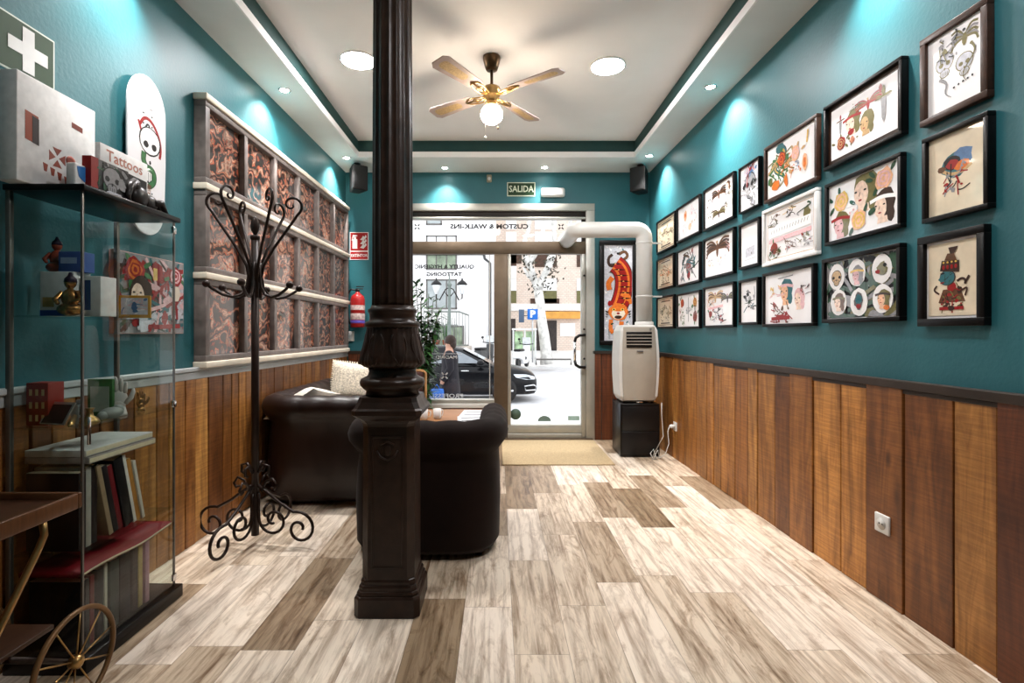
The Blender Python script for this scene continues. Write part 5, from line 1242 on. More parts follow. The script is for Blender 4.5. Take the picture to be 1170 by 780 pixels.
cr_ = lambda n, rgb, r=0.5: pm(n, lin(rgb), r, var=0.10, scale=30)
def boxthing(name, label, cat, x0, x1, y0, y1, z0, z1, mat, bev=0.002, group=None, marks=None):
    """single or two-part object with its base at its own origin"""
    cx, cy = (x0+x1)/2, (y0+y1)/2
    b = MB(); b.box(x0-cx, x1-cx, y0-cy, y1-cy, 0, z1-z0, 0, bev)
    if not marks:
        o = b.build(name, mat, loc=(cx, cy, z0)); return tag(o, label, cat, group)
    t = thing(name, label, cat, (cx, cy, z0), 0, group); b.build('body', mat, t)
    for nm, mb, mt in marks: mb.build(nm, mt, t, shift=(cx, cy, z0), recalc=False)
    return t
def onX(x, pts):   # polygon on a face looking towards +x ; pts (y,z)
    return [(x, y, z) for y, z in pts]
white_card = cr_('white_card', (226,224,222)); KT = KZ+0.0225
# --- things on top of the cabinet
bx = -1.64
mk = []
b = MB(); b.prism([(1.775,1.975),(1.826,1.968),(1.826,1.868),(1.775,1.875)], bx, bx+0.0012, plane='yz'); mk.append(('orange_window', b, cr_('burnt_orange_print', (140,56,22))))
b = MB(); b.prism([(1.802,1.965),(1.828,1.960),(1.828,1.866),(1.802,1.870)], bx+0.0012, bx+0.0018, plane='yz'); mk.append(('dark_print', b, cr_('dark_brown_print', (30,10,8))))
b = MB(); c0, c1 = 1.905, 1.85
for k in range(4):
    a = k*PI/2; b.prism([(c0+0.008*math.cos(a), c1+0.008*math.sin(a)),(c0+0.040*math.cos(a-0.5), c1+0.040*math.sin(a-0.5)),(c0+0.034*math.cos(a), c1+0.034*math.sin(a)),(c0+0.040*math.cos(a+0.5), c1+0.040*math.sin(a+0.5))], bx, bx+0.0012, plane='yz')
mk.append(('orange_cross', b, cr_('rust_red_print', (130,50,30)))); b = MB()
b.lathe([(0.022,0.0),(0.022,0.0012),(0.014,0.0013)], (bx, 1.965, 1.855), 18, axis='x'); mk.append(('orange_roundel', b, cr_('rust_red_print', (130,50,30)))); b = MB()
b.prism([(1.97,2.01),(2.02,2.005),(2.02,1.985),(1.97,1.99)], bx, bx+0.0012, plane='yz')
for k in range(4): b.prism([(1.845+0.03*k,1.815-0.008*k),(1.865+0.03*k,1.812-0.008*k),(1.86+0.03*k,1.785-0.008*k),(1.85+0.03*k,1.786-0.008*k)], bx, bx+0.0012, plane='yz')
mk.append(('small_print', b, cr_('rust_red_print', (130,50,30))))
boxthing('cardboard_box', 'big white cardboard box with a rust red cross emblem on top of the glass cabinet', 'box', -1.715, bx, 1.745, 2.085, KT, 2.10, white_card, 0.003, None, mk)
b = MB(); b.prism([(1.842,1.80),(1.902,1.81),(1.895,1.77),(1.875,1.75),(1.85,1.765)], -1.515, -1.514, plane='yz')
boxthing('paper_bag', 'small white bag with a blue shield mark in front of the big white box', 'bag', -1.55, -1.5155, 1.835, 1.91, KT, 1.812, white_card, 0.006, None, [('blue_shield', b, cr_('bright_blue_print', (50,120,190)))])
mk = []
b = MB(); 
vs, fs = text_mesh('Tattoos', 0.062, False, 0, 'CENTER', 0.0008); b.add([(-1.5535, 2.135+v[0]*1.05, 1.905+v[2]) for v in vs], fs); mk.append(('lettering', b, cr_('pale_red_print', (196,130,112))))
b = MB(); b.prism([(2.005,KT+0.004),(2.265,KT+0.004),(2.265,1.865),(2.005,1.875)], -1.5545, -1.5538, plane='yz'); mk.append(('dark_photo', b, cr_('black_photo_print', (26,24,24))))
boxthing('book', 'white topped Tattoos book standing behind the skull picture box', 'book', -1.575, -1.5545, 2.0, 2.27, KT, 1.945, white_card, 0.001, 'books on top of the cabinet', mk)
mk = []
A = Art(0.17, 0.125, 0.0, 8); A.scrib(0.5,0.5,0.4,['grey','black','dkgreen'],12); A.skull(0.45,0.55,0.28,'grey','black'); A.blob(0.75,0.45,0.14,0.2,'grey',9,.3); A.blob(0.5,0.1,0.3,0.07,'lgrey',9,.3)
t = thing('book', 'thick black and red book with a skull photograph, on top of the cabinet', 'book', (-1.51, 1.965, KT), 0, 'books on top of the cabinet')
b = MB(); b.box(-0.016, 0.016, -0.085, 0.105, 0, 0.128, 0, 0.001); b.build('cover', cr_('black_cover', (18,16,16), 0.4), t)
b = MB(); b.box(-0.0168, 0.0168, -0.086, -0.052, 0, 0.1285); b.build('red_spine', cr_('deep_red_cover', (140,26,22), 0.4), t)
o = A.b.build('skull_photograph', A.mats, t, recalc=False); o.location = (0.0166, 0.025, 0.002); o.rotation_euler.z = PI/2
# dark reclining figurine
t = thing('figurine', 'small dark reclining figurine at the far end of the cabinet top', 'figurine', (-1.50, 2.19, KT), 0, 'figurines in and on the cabinet')
fdk = cr_('dark_pewter', (40,34,32), 0.35)
b = MB(); b.ball((0,-0.05,0.045),(0.025,0.05,0.045)); b.ball((0,0.01,0.035),(0.025,0.05,0.033)); b.ball((0.0,-0.075,0.085),(0.02,0.024,0.024)); b.tube([(0.01,0.02,0.035),(0.02,0.06,0.045),(0.015,0.10,0.012)],[0.018,0.015,0.01],8); b.tube([(-0.01,0.02,0.03),(-0.01,0.07,0.03),(-0.01,0.115,0.01)],[0.018,0.015,0.01],8); b.build('body', fdk, t)
b = MB(); b.tube([(0.0,-0.07,0.10),(0.0,-0.11,0.07),(0.01,-0.13,0.03),(0.01,-0.12,0.008)],[0.02,0.018,0.012,0.008],8); b.build('cloak', fdk, t)

# --- shelf 1
z1 = SH[0]+0.0005
mk = []
b = MB(); b.prism([(-1.70,0.006),(-1.61,0.006),(-1.61,0.03),(-1.70,0.03)], 0, 0.0008, plane='xz')
def frontbox(name, label, x0, x1, y0, y1, z0, h, mat, stripes, cat='box', group=None):
    """box whose printed side faces the viewer (-y)"""
    cx = (x0+x1)/2; t = thing(name, label, cat, (cx, (y0+y1)/2, z0), 0, group); hy = (y1-y0)/2; hw = (x1-x0)/2
    b = MB(); b.box(-hw, hw, -hy, hy, 0, h, 0, 0.002); b.build('body', mat, t)
    for nm, (a0, a1, c0, c1), mt in stripes:
        b = MB(); b.box(-hw+2*hw*a0, -hw+2*hw*a1, -hy-0.0008, -hy+0.0, h*c0, h*c1); b.build(nm, mt, t)
    return t
frontbox('carton', 'white carton with a blue foot band and gold print on the upper glass shelf', -1.70, -1.575, 1.90, 1.98, z1, 0.165, white_card, [('blue_band',(0,1,0,0.13),cr_('royal_blue_print',(34,66,150))),('gold_print',(0.08,0.42,0.2,0.42),cr_('gold_print',(176,146,84)))])
frontbox('carton', 'flat blue carton lying on the white carton in the cabinet', -1.64, -1.555, 1.91, 1.975, z1+0.166, 0.075, cr_('dusty_blue_card',(70,92,160)), [('pale_print',(0.1,0.8,0.4,0.7),cr_('pale_blue_print',(160,176,214)))])
frontbox('carton', 'second white carton with dark blue labels, toward the glass door', -1.565, -1.49, 1.92, 2.0, z1, 0.15, white_card, [('blue_label',(0.2,0.5,0.15,0.9),cr_('navy_print',(50,56,110)))])
gold = pm('shiny_gold_figure', (0.45,0.22,0.07), 0.25, metal=0.8, var=0.5, scale=40)
def seated(name, label, loc, mt, s=1.0, rz=0):
    t = thing(name, label, 'figurine', loc, rz, 'figurines in and on the cabinet'); b = MB()
    b.ball((0,0,0.022*s),(0.042*s,0.032*s,0.024*s)); b.ball((0,0,0.06*s),(0.028*s,0.022*s,0.034*s)); b.tube([(0.024*s,0,0.08*s),(0.045*s,-0.01*s,0.055*s),(0.02*s,-0.028*s,0.04*s)],[0.010*s,0.009*s,0.006*s],8); b.tube([(-0.024*s,0,0.08*s),(-0.045*s,-0.01*s,0.055*s),(-0.02*s,-0.028*s,0.04*s)],[0.010*s,0.009*s,0.006*s],8)
    b.tube([(0,0,0.085*s),(0,0,0.10*s)],0.009*s,8); b.ball((0,0,0.113*s),(0.018*s,0.018*s,0.021*s)); b.build('body', mt, t)
    b = MB(); b.lathe([(0.019*s,0.115*s),(0.017*s,0.128*s),(0.008*s,0.138*s),(0.004*s,0.15*s)],(0,0,0),12); b.build('headdress', cr_('dark_violet_cap',(44,26,48)), t); return t
seated('figurine','gold seated figurine in front of the white cartons on the upper glass shelf',(-1.555,1.862,z1),gold,1.05)
seated('figurine','red seated figurine perched on the white carton in the cabinet',(-1.675,1.945,z1+0.166),cr_('rust_red_glaze',(150,60,34)),0.9)
t = thing('small_picture', 'small violet picture in a yellow frame standing on the upper glass shelf', 'picture', (-1.535, 2.17, z1), R(12))
b = MB(); b.box(-0.06,0.06,-0.012,0,0,0.095,0,0.003); b.build('frame', cr_('mustard_frame',(196,140,40)), t)
A = Art(0.10,0.07,0.0,5); A.b.add([(-0.05,-0.0125,0),(0.05,-0.0125,0),(0.05,-0.0125,0.07),(-0.05,-0.0125,0.07)],[(0,1,2,3)],A.mi('lgrey')); A.y=-0.0125
A.scrib(0.5,0.5,0.4,['blue','white','pink'],12); A.blob(0.5,0.5,0.16,0.3,'blue',9,.2); o = A.b.build('print', A.mats, t, recalc=False); o.location = (0,0,0.014)
# --- shelf 2
z2 = SH[1]+0.0005
frontbox('tin', 'tall red tin with pale spots on the middle glass shelf', -1.715, -1.635, 1.86, 1.93, z2, 0.155, cr_('brick_red_tin',(140,38,26)), [('pale_spot',(0.15+0.28*i,0.27+0.28*i,0.1+0.3*j,0.25+0.3*j),cr_('cream_spot',(214,180,130))) for i in range(3) for j in range(3)], 'tin')
frontbox('card', 'green edged card with pale centre on the middle glass shelf', -1.66, -1.56, 2.07, 2.085, z2, 0.15, cr_('green_card',(60,110,60)), [('pale_centre',(0.12,0.88,0.12,0.8),cr_('pale_green_print',(170,190,170)))], 'card')
t = thing('tattoo_machine', 'silver coil tattoo machine resting on the middle glass shelf', 'machine', (-1.585, 1.93, z2), R(30))
silver = pm('dull_silver', (0.5,0.5,0.48), 0.3, metal=0.9, var=0.2)
b = MB(); b.box(-0.012,0.012,-0.05,0.05,0.02,0.028,0,0.002); b.box(-0.012,0.012,0.04,0.05,0.02,0.08,0,0.002); b.box(-0.012,0.012,-0.05,-0.043,0,0.07,0,0.002); b.build('machine_frame', silver, t)
b = MB(); b.lathe([(0.013,0.028),(0.013,0.068)],(0,0.005,0),16); b.lathe([(0.013,0.028),(0.013,0.068)],(0,0.032,0),16); b.build('coil', M['black'], t)
b = MB(); b.tube([(0,-0.05,0.03),(0,-0.11,0.012),(0,-0.14,0.008)],[0.008,0.011,0.004],10); b.build('grip', M['brass'], t)
t = thing('framed_card', 'dark tilted framed card leaning on the middle glass shelf', 'picture', (-1.60, 1.862, z2+0.0), R(-12))
b = MB(); b.xbox((0,0,0.045),(0.11,0.006,0.085),(R(-30),0,0)); b.build('frame', silver, t); b = MB(); b.xbox((0,-0.0035,0.043),(0.095,0.004,0.072),(R(-30),0,0)); b.build('dark_picture', cr_('dark_brown_picture',(44,24,20)), t)
# white hand ornament, fingers up
def hand(t, mat, s=1.0):
    b = MB(); b.lathe([(0.030*s,0.0),(0.028*s,0.01*s),(0.022*s,0.035*s)],(0,0,0),20); b.build('wrist_base', mat, t)
    b = MB(); b.ball((0,0,0.065*s),(0.014*s,0.031*s,0.040*s),0,20,12); b.ball((0,0.0,0.04*s),(0.018*s,0.024*s,0.03*s),0,16,10); b.build('palm', mat, t)
    for i, (y, L_, ang) in enumerate(((-0.021,0.058,-5),(-0.007,0.066,-2),(0.007,0.060,2),(0.020,0.046,7))):
        a = R(ang); p0 = Vector((0, y*s, 0.09*s)); d = Vector((0, math.sin(a), math.cos(a)))
        pts = [p0, p0+d*L_*0.45*s, p0+d*L_*0.75*s+Vector((0.004*s,0,0)), p0+d*L_*s+Vector((0.010*s,0,0))]
        b = MB(); b.tube(pts, [0.0085*s,0.0078*s,0.007*s,0.0045*s], 10); b.build('finger', mat, t)
    b = MB(); b.tube([(0,0.022*s,0.05*s),(0.008*s,0.042*s,0.07*s),(0.010*s,0.050*s,0.095*s),(0.008*s,0.051*s,0.108*s)], [0.011*s,0.0095*s,0.008*s,0.004*s], 10); b.build('thumb', mat, t)
cer = pm('white_porcelain', (0.62,0.60,0.56), 0.25, var=0.05)
t = thing('hand_ornament', 'white upright hand ornament standing on the middle glass shelf', 'ornament', (-1.555, 2.10, z2), R(-62)); hand(t, cer, 1.0)
t = thing('hand_ornament', 'small gold hand ornament behind the white hand on the middle glass shelf', 'ornament', (-1.545, 2.215, z2), R(-40)); hand(t, gold, 0.55)
b = MB(); b.ball((0,0,0.022),(0.035,0.05,0.022)); b.ball((0,0.035,0.03),(0.02,0.022,0.02)); b.ball((0,-0.045,0.018),(0.018,0.02,0.016))
tag(b.build('stone_ornament', cr_('mottled_grey_stone',(130,136,130)), loc=(-1.525,2.02,z2)), 'mottled grey stone ornament lying before the white hand', 'ornament')
b = MB(); b.lathe([(0.03,0),(0.032,0.008),(0.026,0.02),(0.012,0.03),(0.010,0.05),(0.016,0.058)],(0,0,0),20)
tag(b.build('candle_holder', M['brass'], loc=(-1.515,1.90,z2)), 'small brass candle holder on the middle glass shelf', 'candle holder')
# --- books
def book(x, y, z, th, d, h, mat, label, lean=0.0, rx=0.0, group='books inside the cabinet', pages=True):
    """upright book, spine towards the glass door (+x); th along y, d along x; leans in the y direction"""
    t = thing('book', label, 'book', (x, y, z), 0, group)
    t.rotation_euler = (lean, 0, 0)
    b = MB(); b.box(-d, 0, 0, th, 0, h, 0, 0.002); b.build('cover', mat, t)
    b = MB(); b.box(-d-0.0006, -0.004, 0.003, th-0.003, h-0.001, h+0.0008); b.build('page_block', cr_('cream_pages',(214,200,170)), t); return t
bz = SH[2]+0.0008
cols = [((24,18,20),'black'),((150,148,140),'pale grey'),((40,26,22),'dark brown'),((176,160,130),'cream'),((28,24,26),'charcoal'),((104,20,26),'deep red'),((20,16,18),'black'),((212,206,196),'white'),((170,120,52),'tan'),((196,190,176),'off white')]
yy = 1.835
specs = [(0.034,0.24,(30,20,20),'thick near black book at the near end of the lower glass shelf'),(0.026,0.25,(158,154,144),'pale grey book with faint dark lettering on the lower glass shelf'),(0.030,0.25,(34,24,22),'dark brown book beside the pale grey one on the lower glass shelf'),
         (0.022,0.25,(150,128,100),'beige book leaning on the lower glass shelf'),(0.030,0.24,(26,20,22),'charcoal book leaning beside a deep red one'),(0.026,0.235,(110,22,28),'deep red book leaning among dark ones on the lower glass shelf'),(0.050,0.25,(18,15,16),'very thick black book leaning before the white one'),
         (0.018,0.255,(214,208,200),'thin white book leaning on the lower glass shelf'),(0.026,0.235,(176,122,56),'tan book leaning on the thin white one'),(0.016,0.225,(198,194,182),'off white book at the far end of the lower glass shelf')]
yy = 1.84
for i, (th, h, rgb, lab) in enumerate(specs):
    ln = R(13) if i >= 3 else 0.0
    if i == 3: yy += 0.052
    book(KX1-0.045-0.003*(i % 3), yy, bz, th, 0.19, h*1.17, cr_('book_cover_%d' % i, rgb, 0.45), lab, ln)
    yy += th/math.cos(ln)+0.0015
# two big books lying across the tops of the standing ones
for i, (z, dx_, rgb, lab) in enumerate(((0.722,0.0,(150,140,134),'large grey book lying flat on the row of standing books, under a white one'),(0.748,0.012,(206,204,200),'large white book lying flat on top of the grey one'))):
    t = thing('book', lab, 'book', (-1.60, 2.03, z), 0, 'books inside the cabinet')
    b = MB(); b.box(-0.12, 0.115-dx_, -0.17, 0.19, 0, 0.024, 0, 0.002); b.build('cover', cr_('flat_book_%d' % i, rgb), t)
    b = MB(); b.box(-0.115, 0.1155-dx_, -0.168, 0.188, 0.004, 0.020); b.build('page_block', cr_('cream_pages',(214,200,170)), t)
# bottom row standing on the base and the red magazine on top of it
z0 = 0.0555; yy = 1.835
specs = [(0.035,0.25,(20,16,18),'black book standing on the cabinet base, nearest the cart wheel'),(0.018,0.25,(96,20,22),'thin dark red book standing on the cabinet base'),(0.030,0.26,(22,20,22),'charcoal book standing on the cabinet base beside the thin red one'),(0.014,0.265,(180,176,160),'thin cream book standing on the cabinet base'),
         (0.045,0.262,(30,44,38),'dark green book standing on the cabinet base'),(0.055,0.265,(34,26,24),'thick brown black book with a worn photograph spine on the cabinet base'),(0.03,0.26,(52,34,26),'brown book standing on the cabinet base beside the pink one'),(0.024,0.262,(176,150,96),'mustard book standing on the cabinet base'),(0.026,0.262,(170,128,138),'dusty pink book standing on the cabinet base')]
for i, (th, h, rgb, lab) in enumerate(specs):
    book(KX1-0.03-0.004*(i % 2), yy, z0, th, 0.19, h, cr_('low_book_cover_%d' % i, rgb, 0.45), lab, 0.0); yy += th+0.010
b = MB(); vs = []; fs = []; n = 24
for i in range(n+1):
    q = i/n; y = 1.80+0.012+0.50*q; z = 0.331+0.006*math.sin(q*2*PI*1.1+0.4)+0.0; vs += [(KX1-0.235,y,z),(KX1-0.012,y,z),(KX1-0.012,y,z+0.014),(KX1-0.235,y,z+0.014)]
for i in range(n):
    for k in range(4): l = (k+1) % 4; fs.append((i*4+k,i*4+l,(i+1)*4+l,(i+1)*4+k))
fs += [(3,2,1,0), tuple(n*4+k for k in range(4))]
t = thing('magazine', 'large floppy red magazine lying over the bottom row of books', 'magazine', (-1.58, 2.05, 0.331))
b.add(vs, fs, 0, True); b.build('cover', cr_('crimson_cover',(132,14,26)), t, shift=(-1.58,2.05,0.331))
b = MB(); vs = [(KX1-0.0115 if k in (1,2) else KX1-0.02, v[1], v[2]+(0.002 if k in (0,1) else -0.004)) for i in range(n+1) for k, v in enumerate([(0,1.80+0.012+0.50*i/n,0.331+0.006*math.sin(i/n*2*PI*1.1+0.4)), (0,1.80+0.012+0.50*i/n,0.331+0.006*math.sin(i/n*2*PI*1.1+0.4)), (0,1.80+0.012+0.50*i/n,0.345+0.006*math.sin(i/n*2*PI*1.1+0.4)), (0,1.80+0.012+0.50*i/n,0.345+0.006*math.sin(i/n*2*PI*1.1+0.4))])]
b.add(vs, fs, 0, True); b.build('page_edge', cr_('cream_pages',(214,200,170)), t, shift=(-1.58,2.05,0.331))

# --- things on the wall above and behind the cabinet
y0s = yl(61)
t = thing('first_aid_sign', 'green sign with a white cross on the wall over the white box', 'sign', (xl(1.915)+0.001, 1.915, 2.148), ROTL)
b = MB(); b.box(-0.115,0.115,-0.004,0,0,0.205); b.build('board', pm('pale_sign_border', (0.62,0.68,0.62), 0.5), t)
b = MB(); b.box(-0.108,0.108,-0.0055,-0.004,0.007,0.198); b.build('green_field', pm('dark_green_sign', (0.010,0.040,0.011), 0.5), t)
b = MB(); b.box(-0.022,0.026,-0.007,-0.0055,0.022,0.186); b.box(-0.078,0.082,-0.0069,-0.0056,0.080,0.128); b.build('white_cross', pm('white_cross_print', (0.70,0.70,0.69), 0.5), t)
# skateboard deck hanging on the wall
yk = (yl(145.5)+yl(193))/2; wk = 0.27; zk0, zk1 = 1.67, 2.46
t = thing('skateboard_deck', 'white skateboard deck with a skull and green snake drawing hung on the wall', 'skateboard', (xl(yk-0.06)+0.012, yk-0.06, zk0), ROTL)
def deck(w, L_, n=16):
    pts = []
    for k in range(n+1): a = PI*k/n; pts.append((w/2*math.cos(a), L_-w*0.62+w*0.62*math.sin(a)))
    pts += [(-w/2*1.0, L_*0.5), (-w/2*0.94, L_*0.22)]
    for k in range(n+1): a = PI+PI*k/n; pts.append((w*0.44*math.cos(a), w*0.50+w*0.46*math.sin(a)))
    pts += [(w/2*0.94, L_*0.22), (w/2, L_*0.5)]
    return pts
b = MB(); pts = deck(wk, zk1-zk0); n = len(pts); vs = []
def kick(x, z, y): L_ = zk1-zk0; k = max(0, (z-L_*0.84)/(L_*0.16))**1.5 + max(0, (L_*0.16-z)/(L_*0.16))**1.5; return (x, y+0.028*0-0.03*k*0-0.018*abs(x/wk*2)**2*0+0.0, z)
b.prism(pts, -0.022, -0.012); b.build('deck', pm('white_lacquered_maple', (0.78,0.76,0.78), 0.3, var=0.02), t, bevel=0.003)
A = Art(wk, zk1-zk0, -0.0222, 6); cx_, cz_ = 0.5, 0.55
A.line([(0.30,0.68),(0.42,0.74),(0.62,0.73),(0.80,0.66),(0.86,0.58),(0.82,0.52)], 0.030,'red'); A.line([(0.26,0.70),(0.34,0.64),(0.36,0.58)],0.025,'red'); A.line([(0.40,0.66),(0.60,0.69),(0.76,0.62)],0.018,'green')
A.line([(0.42,0.66),(0.34,0.60),(0.50,0.72),(0.58,0.66)],0.02,'black'); A.skull(0.56,0.60,0.20,'white','black')
A.line([(0.40,0.52),(0.38,0.47),(0.46,0.43),(0.60,0.43),(0.68,0.40),(0.66,0.35),(0.54,0.32)],0.062,'dkgreen'); A.line([(0.40,0.52),(0.38,0.47),(0.46,0.43),(0.60,0.43),(0.68,0.40),(0.66,0.35),(0.54,0.32)],0.042,'green'); A.line([(0.54,0.33),(0.52,0.27)],0.05,'brown')
for k in range(7): A.line([(0.28+0.08*k,0.235-0.003*(k%2)),(0.32+0.08*k,0.25)],0.012,'grey')
A.line([(0.36,0.205),(0.78,0.20)],0.018,'black'); A.line([(0.55,0.80),(0.62,0.805)],0.01,'grey')
A.b.build('skull_drawing', A.mats, t, recalc=False)
b = MB()
for x in (-0.03,0.03):
    for z in (0.17,0.22,0.55,0.60): b.lathe([(0.004,-0.0235),(0.004,-0.022)], (x,0,z), 8, axis='y')
b.build('truck_bolt_hole', M['black'], t)
b = MB(); b.box(-0.03,0.03,-0.012,0.0,0.34,0.40); b.build('wall_hook', M['black'], t)
# colourful canvas behind the cabinet
ym0, ym1 = yl(124), yl(205); ymc = (ym0+ym1)/2
t = thing('canvas_picture', 'colourful red and teal collage canvas on the wall behind the display cabinet', 'picture', (xl(ymc)+0.001, ymc, 1.195), ROTL)
w, h = ym1-ym0, 0.385
b = MB(); b.box(-w/2,w/2,-0.022,0,0,h,0,0.002); b.build('canvas', cr_('pale_pink_edge',(196,150,140)), t)
A = Art(w-0.006, h-0.006, -0.0222, 77); A.b.add([(-A.w/2,-0.0222,0),(A.w/2,-0.0222,0),(A.w/2,-0.0222,A.h),(-A.w/2,-0.0222,A.h)],[(0,1,2,3)],A.mi('grey'))
A.scrib(0.3,0.5,0.35,['red','dkgreen','teal','dkbrown'],40); A.scrib(0.75,0.5,0.35,['teal','pink','red','lgrey'],40); A.rose(0.25,0.8,0.12,'red','orange'); A.rose(0.85,0.8,0.1,'red','pink'); A.head(0.3,0.5,0.14,'dkbrown','skin'); A.p([(0.5,0.7),(0.56,0.7),(0.56,0.86),(0.5,0.86)],'yellow'); A.blob(0.85,0.55,0.09,0.12,'cream'); A.line([(0.5,0.08),(0.92,0.10)],0.03,'red')
o = A.b.build('collage', A.mats, t, recalc=False); o.location = (0,0,0.003)

# ------------------------------------------------------------------ old bar cart at the viewer's left
t = thing('bar_cart', 'old dark wooden bar cart with brass tube handle and big spoked wheel beside the cabinet', 'cart', (0,-0.025,0))
wx = -1.335
b = MB(); b.box(-1.68, wx-0.01, 0.95, 1.66, 0.655, 0.668, 0, 0.003); b.build('tray', pm('dark_cart_wood', (0.045,0.020,0.010), 0.35, var=0.3, stretch=(6,1,1)), t)
b = MB()
for x0, x1, y0, y1 in ((-1.69, wx, 1.655, 1.67), (-1.69, wx, 0.94, 0.955), (wx-0.014, wx, 0.955, 1.655), (-1.69, -1.676, 0.955, 1.655)): b.box(x0, x1, y0, y1, 0.640, 0.69, 0, 0.004)
b.build('tray_rim', pm('reddish_cart_wood', (0.10,0.042,0.018), 0.3, var=0.3, stretch=(1,8,1)), t)
b = MB(); b.box(-1.66, wx-0.03, 1.0, 1.60, 0.29, 0.305, 0, 0.003); b.build('lower_tray', _mc['dark_cart_wood'], t)
for x in (wx-0.012, -1.675):
    b = MB(); b.tube([(x,1.54,0.645),(x,1.545,0.60),(x,1.525,0.565),(x,1.38,0.36),(x,1.34,0.30)], 0.0095, 10); b.build('side_tube', M['brass'], t)
    b = MB(); b.tube([(x,1.02,0.645),(x,1.0,0.5),(x,1.0,0.30)], 0.0095, 10); b.build('side_tube', M['brass'], t)
wc = (wx, 1.64, 0.163)
for x in (wx+0.004, -1.69):
    b = MB(); n = 48; rr = 0.155; b.tube([(x, wc[1]+rr*math.cos(2*PI*k/n), wc[2]+rr*math.sin(2*PI*k/n)) for k in range(n)], 0.0085, 8, closed=True); wl = b.build('wheel', pm('brown_wheel_rim', (0.16,0.085,0.035), 0.4, metal=0.3, var=0.25), t)
    for k in range(10):
        a = 2*PI*k/10+0.2; b = MB(); b.tube([(x, wc[1]+0.015*math.cos(a), wc[2]+0.015*math.sin(a)), (x, wc[1]+0.15*math.cos(a), wc[2]+0.15*math.sin(a))], 0.0026, 6); b.build('spoke', M['brass'], wl)
    b = MB(); b.lathe([(0.010,-0.018),(0.020,-0.012),(0.020,0.012),(0.010,0.018)], (x, wc[1], wc[2]), 16, axis='x'); b.build('hub', M['brass'], wl)
b = MB(); b.tube([(-1.69,wc[1],wc[2]),(wx+0.004,wc[1],wc[2])], 0.007, 8); b.tube([(-1.66,wc[1],wc[2]),(-1.66,1.50,0.29)], 0.008, 8); b.tube([(wx-0.025,wc[1],wc[2]),(wx-0.025,1.45,0.29)], 0.008, 8); b.build('axle', M['wrought'], t)
b = MB(); b.tube([(-1.50,1.02,0.29),(-1.50,1.0,0.03)],0.008,8); b.lathe([(0.03,-0.01),(0.03,0.01)],(-1.50,1.0,0.03),18,axis='x'); b.build('front_castor', M['wrought'], t)

# ------------------------------------------------------------------ the street outside
asph = pm('pale_grey_asphalt', (0.56,0.56,0.57), 0.85, var=0.10, scale=3, bump=0.2, bscale=60)
pave = pm('pale_paving', (0.72,0.71,0.69), 0.8, var=0.08, scale=2)
GZ = -0.60
b = MB(); b.box(-30, 30, YB+0.28, 11.0, GZ-0.2, GZ+0.10); tag(struct(b.build('ground', pave)))
b = MB(); b.box(-30, 30, 11.0, 26.0, GZ-0.2, GZ); b.box(-30,30,16.6,16.75,GZ,GZ+0.004,0); struct(b.build('ground', asph))
b = MB(); b.prism([(26.0,GZ+0.10),(26.3,GZ+0.12),(31.0,0.12),(40.0,0.3),(40.0,GZ-0.2),(26.0,GZ-0.2)], -30, 30, plane='yz'); struct(b.build('ground', pave))
def facade(name, label, x0, x1, y, z0, z1, wallm, items, depth=6.0):
    """items: (kind, x0,x1,z0,z1, material)"""
    t = thing(name, label, 'building', ((x0+x1)/2, y, z0)); cx = (x0+x1)/2
    b = MB(); b.box(x0-cx, x1-cx, 0, depth, 0, z1-z0); b.build('wall', wallm, t)
    for kind, a0, a1, c0, c1, mt in items:
        if kind == 'window':
            b = MB(); w = 0.06
            for q in ((a0,a1,c0,c0+w),(a0,a1,c1-w,c1),(a0,a0+w,c0,c1),(a1-w,a1,c0,c1)): b.box(q[0]-cx,q[1]-cx,-0.06,0.0,q[2]-z0,q[3]-z0)
            if a1-a0 > 0.9:
                for f in (1/3, 2/3): x = a0+(a1-a0)*f; b.box(x-0.025-cx,x+0.025-cx,-0.05,0.0,c0-z0,c1-z0)
            f_ = b.build('window', wframe, t); b = MB(); b.box(a0+0.02-cx,a1-0.02-cx,-0.03,0.0,c0+0.02-z0,c1-0.02-z0); b.build('pane', mt, f_)
        else:
            d = {'sign':0.35,'door':0.04,'panel':0.05,'balcony_slab':0.9,'roller':0.06,'cornice':0.12}.get(kind,0.05)
            b = MB(); b.box(a0-cx,a1-cx,-d,0.0,c0-z0,c1-z0); b.build(kind, mt, t)
    return t
wframe = pm('dark_window_frame', (0.12,0.11,0.10), 0.5)
wgl = pm('grey_reflecting_pane', (0.34,0.37,0.37), 0.15, var=0.2, scale=2); wgreen = pm('green_curtain_pane', (0.22,0.27,0.19), 0.4, var=0.4, scale=3); wwhite = pm('white_blind_pane', (0.78,0.78,0.78), 0.4, var=0.03)
wdark = pm('dark_doorway', (0.035,0.025,0.022), 0.5, var=0.3); wbrown = pm('dark_brown_shutter', (0.07,0.035,0.022), 0.6, var=0.3, scale=5); wolive = pm('olive_awning_pane', (0.14,0.13,0.05), 0.6)
def X(px, y): return (px-VX)/F*y
lwall = pm('white_rendered_wall', (0.78,0.76,0.75), 0.85, var=0.03, scale=1.5)
YL_ = 24.0; it = []
def wi(px0, px1, py0, py1, y, m, kind='window'): return (kind, X(px0,y), X(px1,y), zz(py1,y), zz(py0,y), m)
it += [wi(487,522,319,353,YL_,wgl), wi(487,522,290,308,YL_,wgreen), wi(487,522,269,289,YL_,wwhite), wi(487,505,238,257,YL_,wgl), wi(497,530,372,405,YL_,wgreen),
       wi(430,455,319,353,YL_,wgl), wi(430,455,269,308,YL_,wwhite), wi(487,522,200,228,YL_,wgl), wi(430,455,200,228,YL_,wgl), wi(430,455,372,405,YL_,wdark,'door'),
       wi(545,566,240,250,YL_,wgl,'panel')]
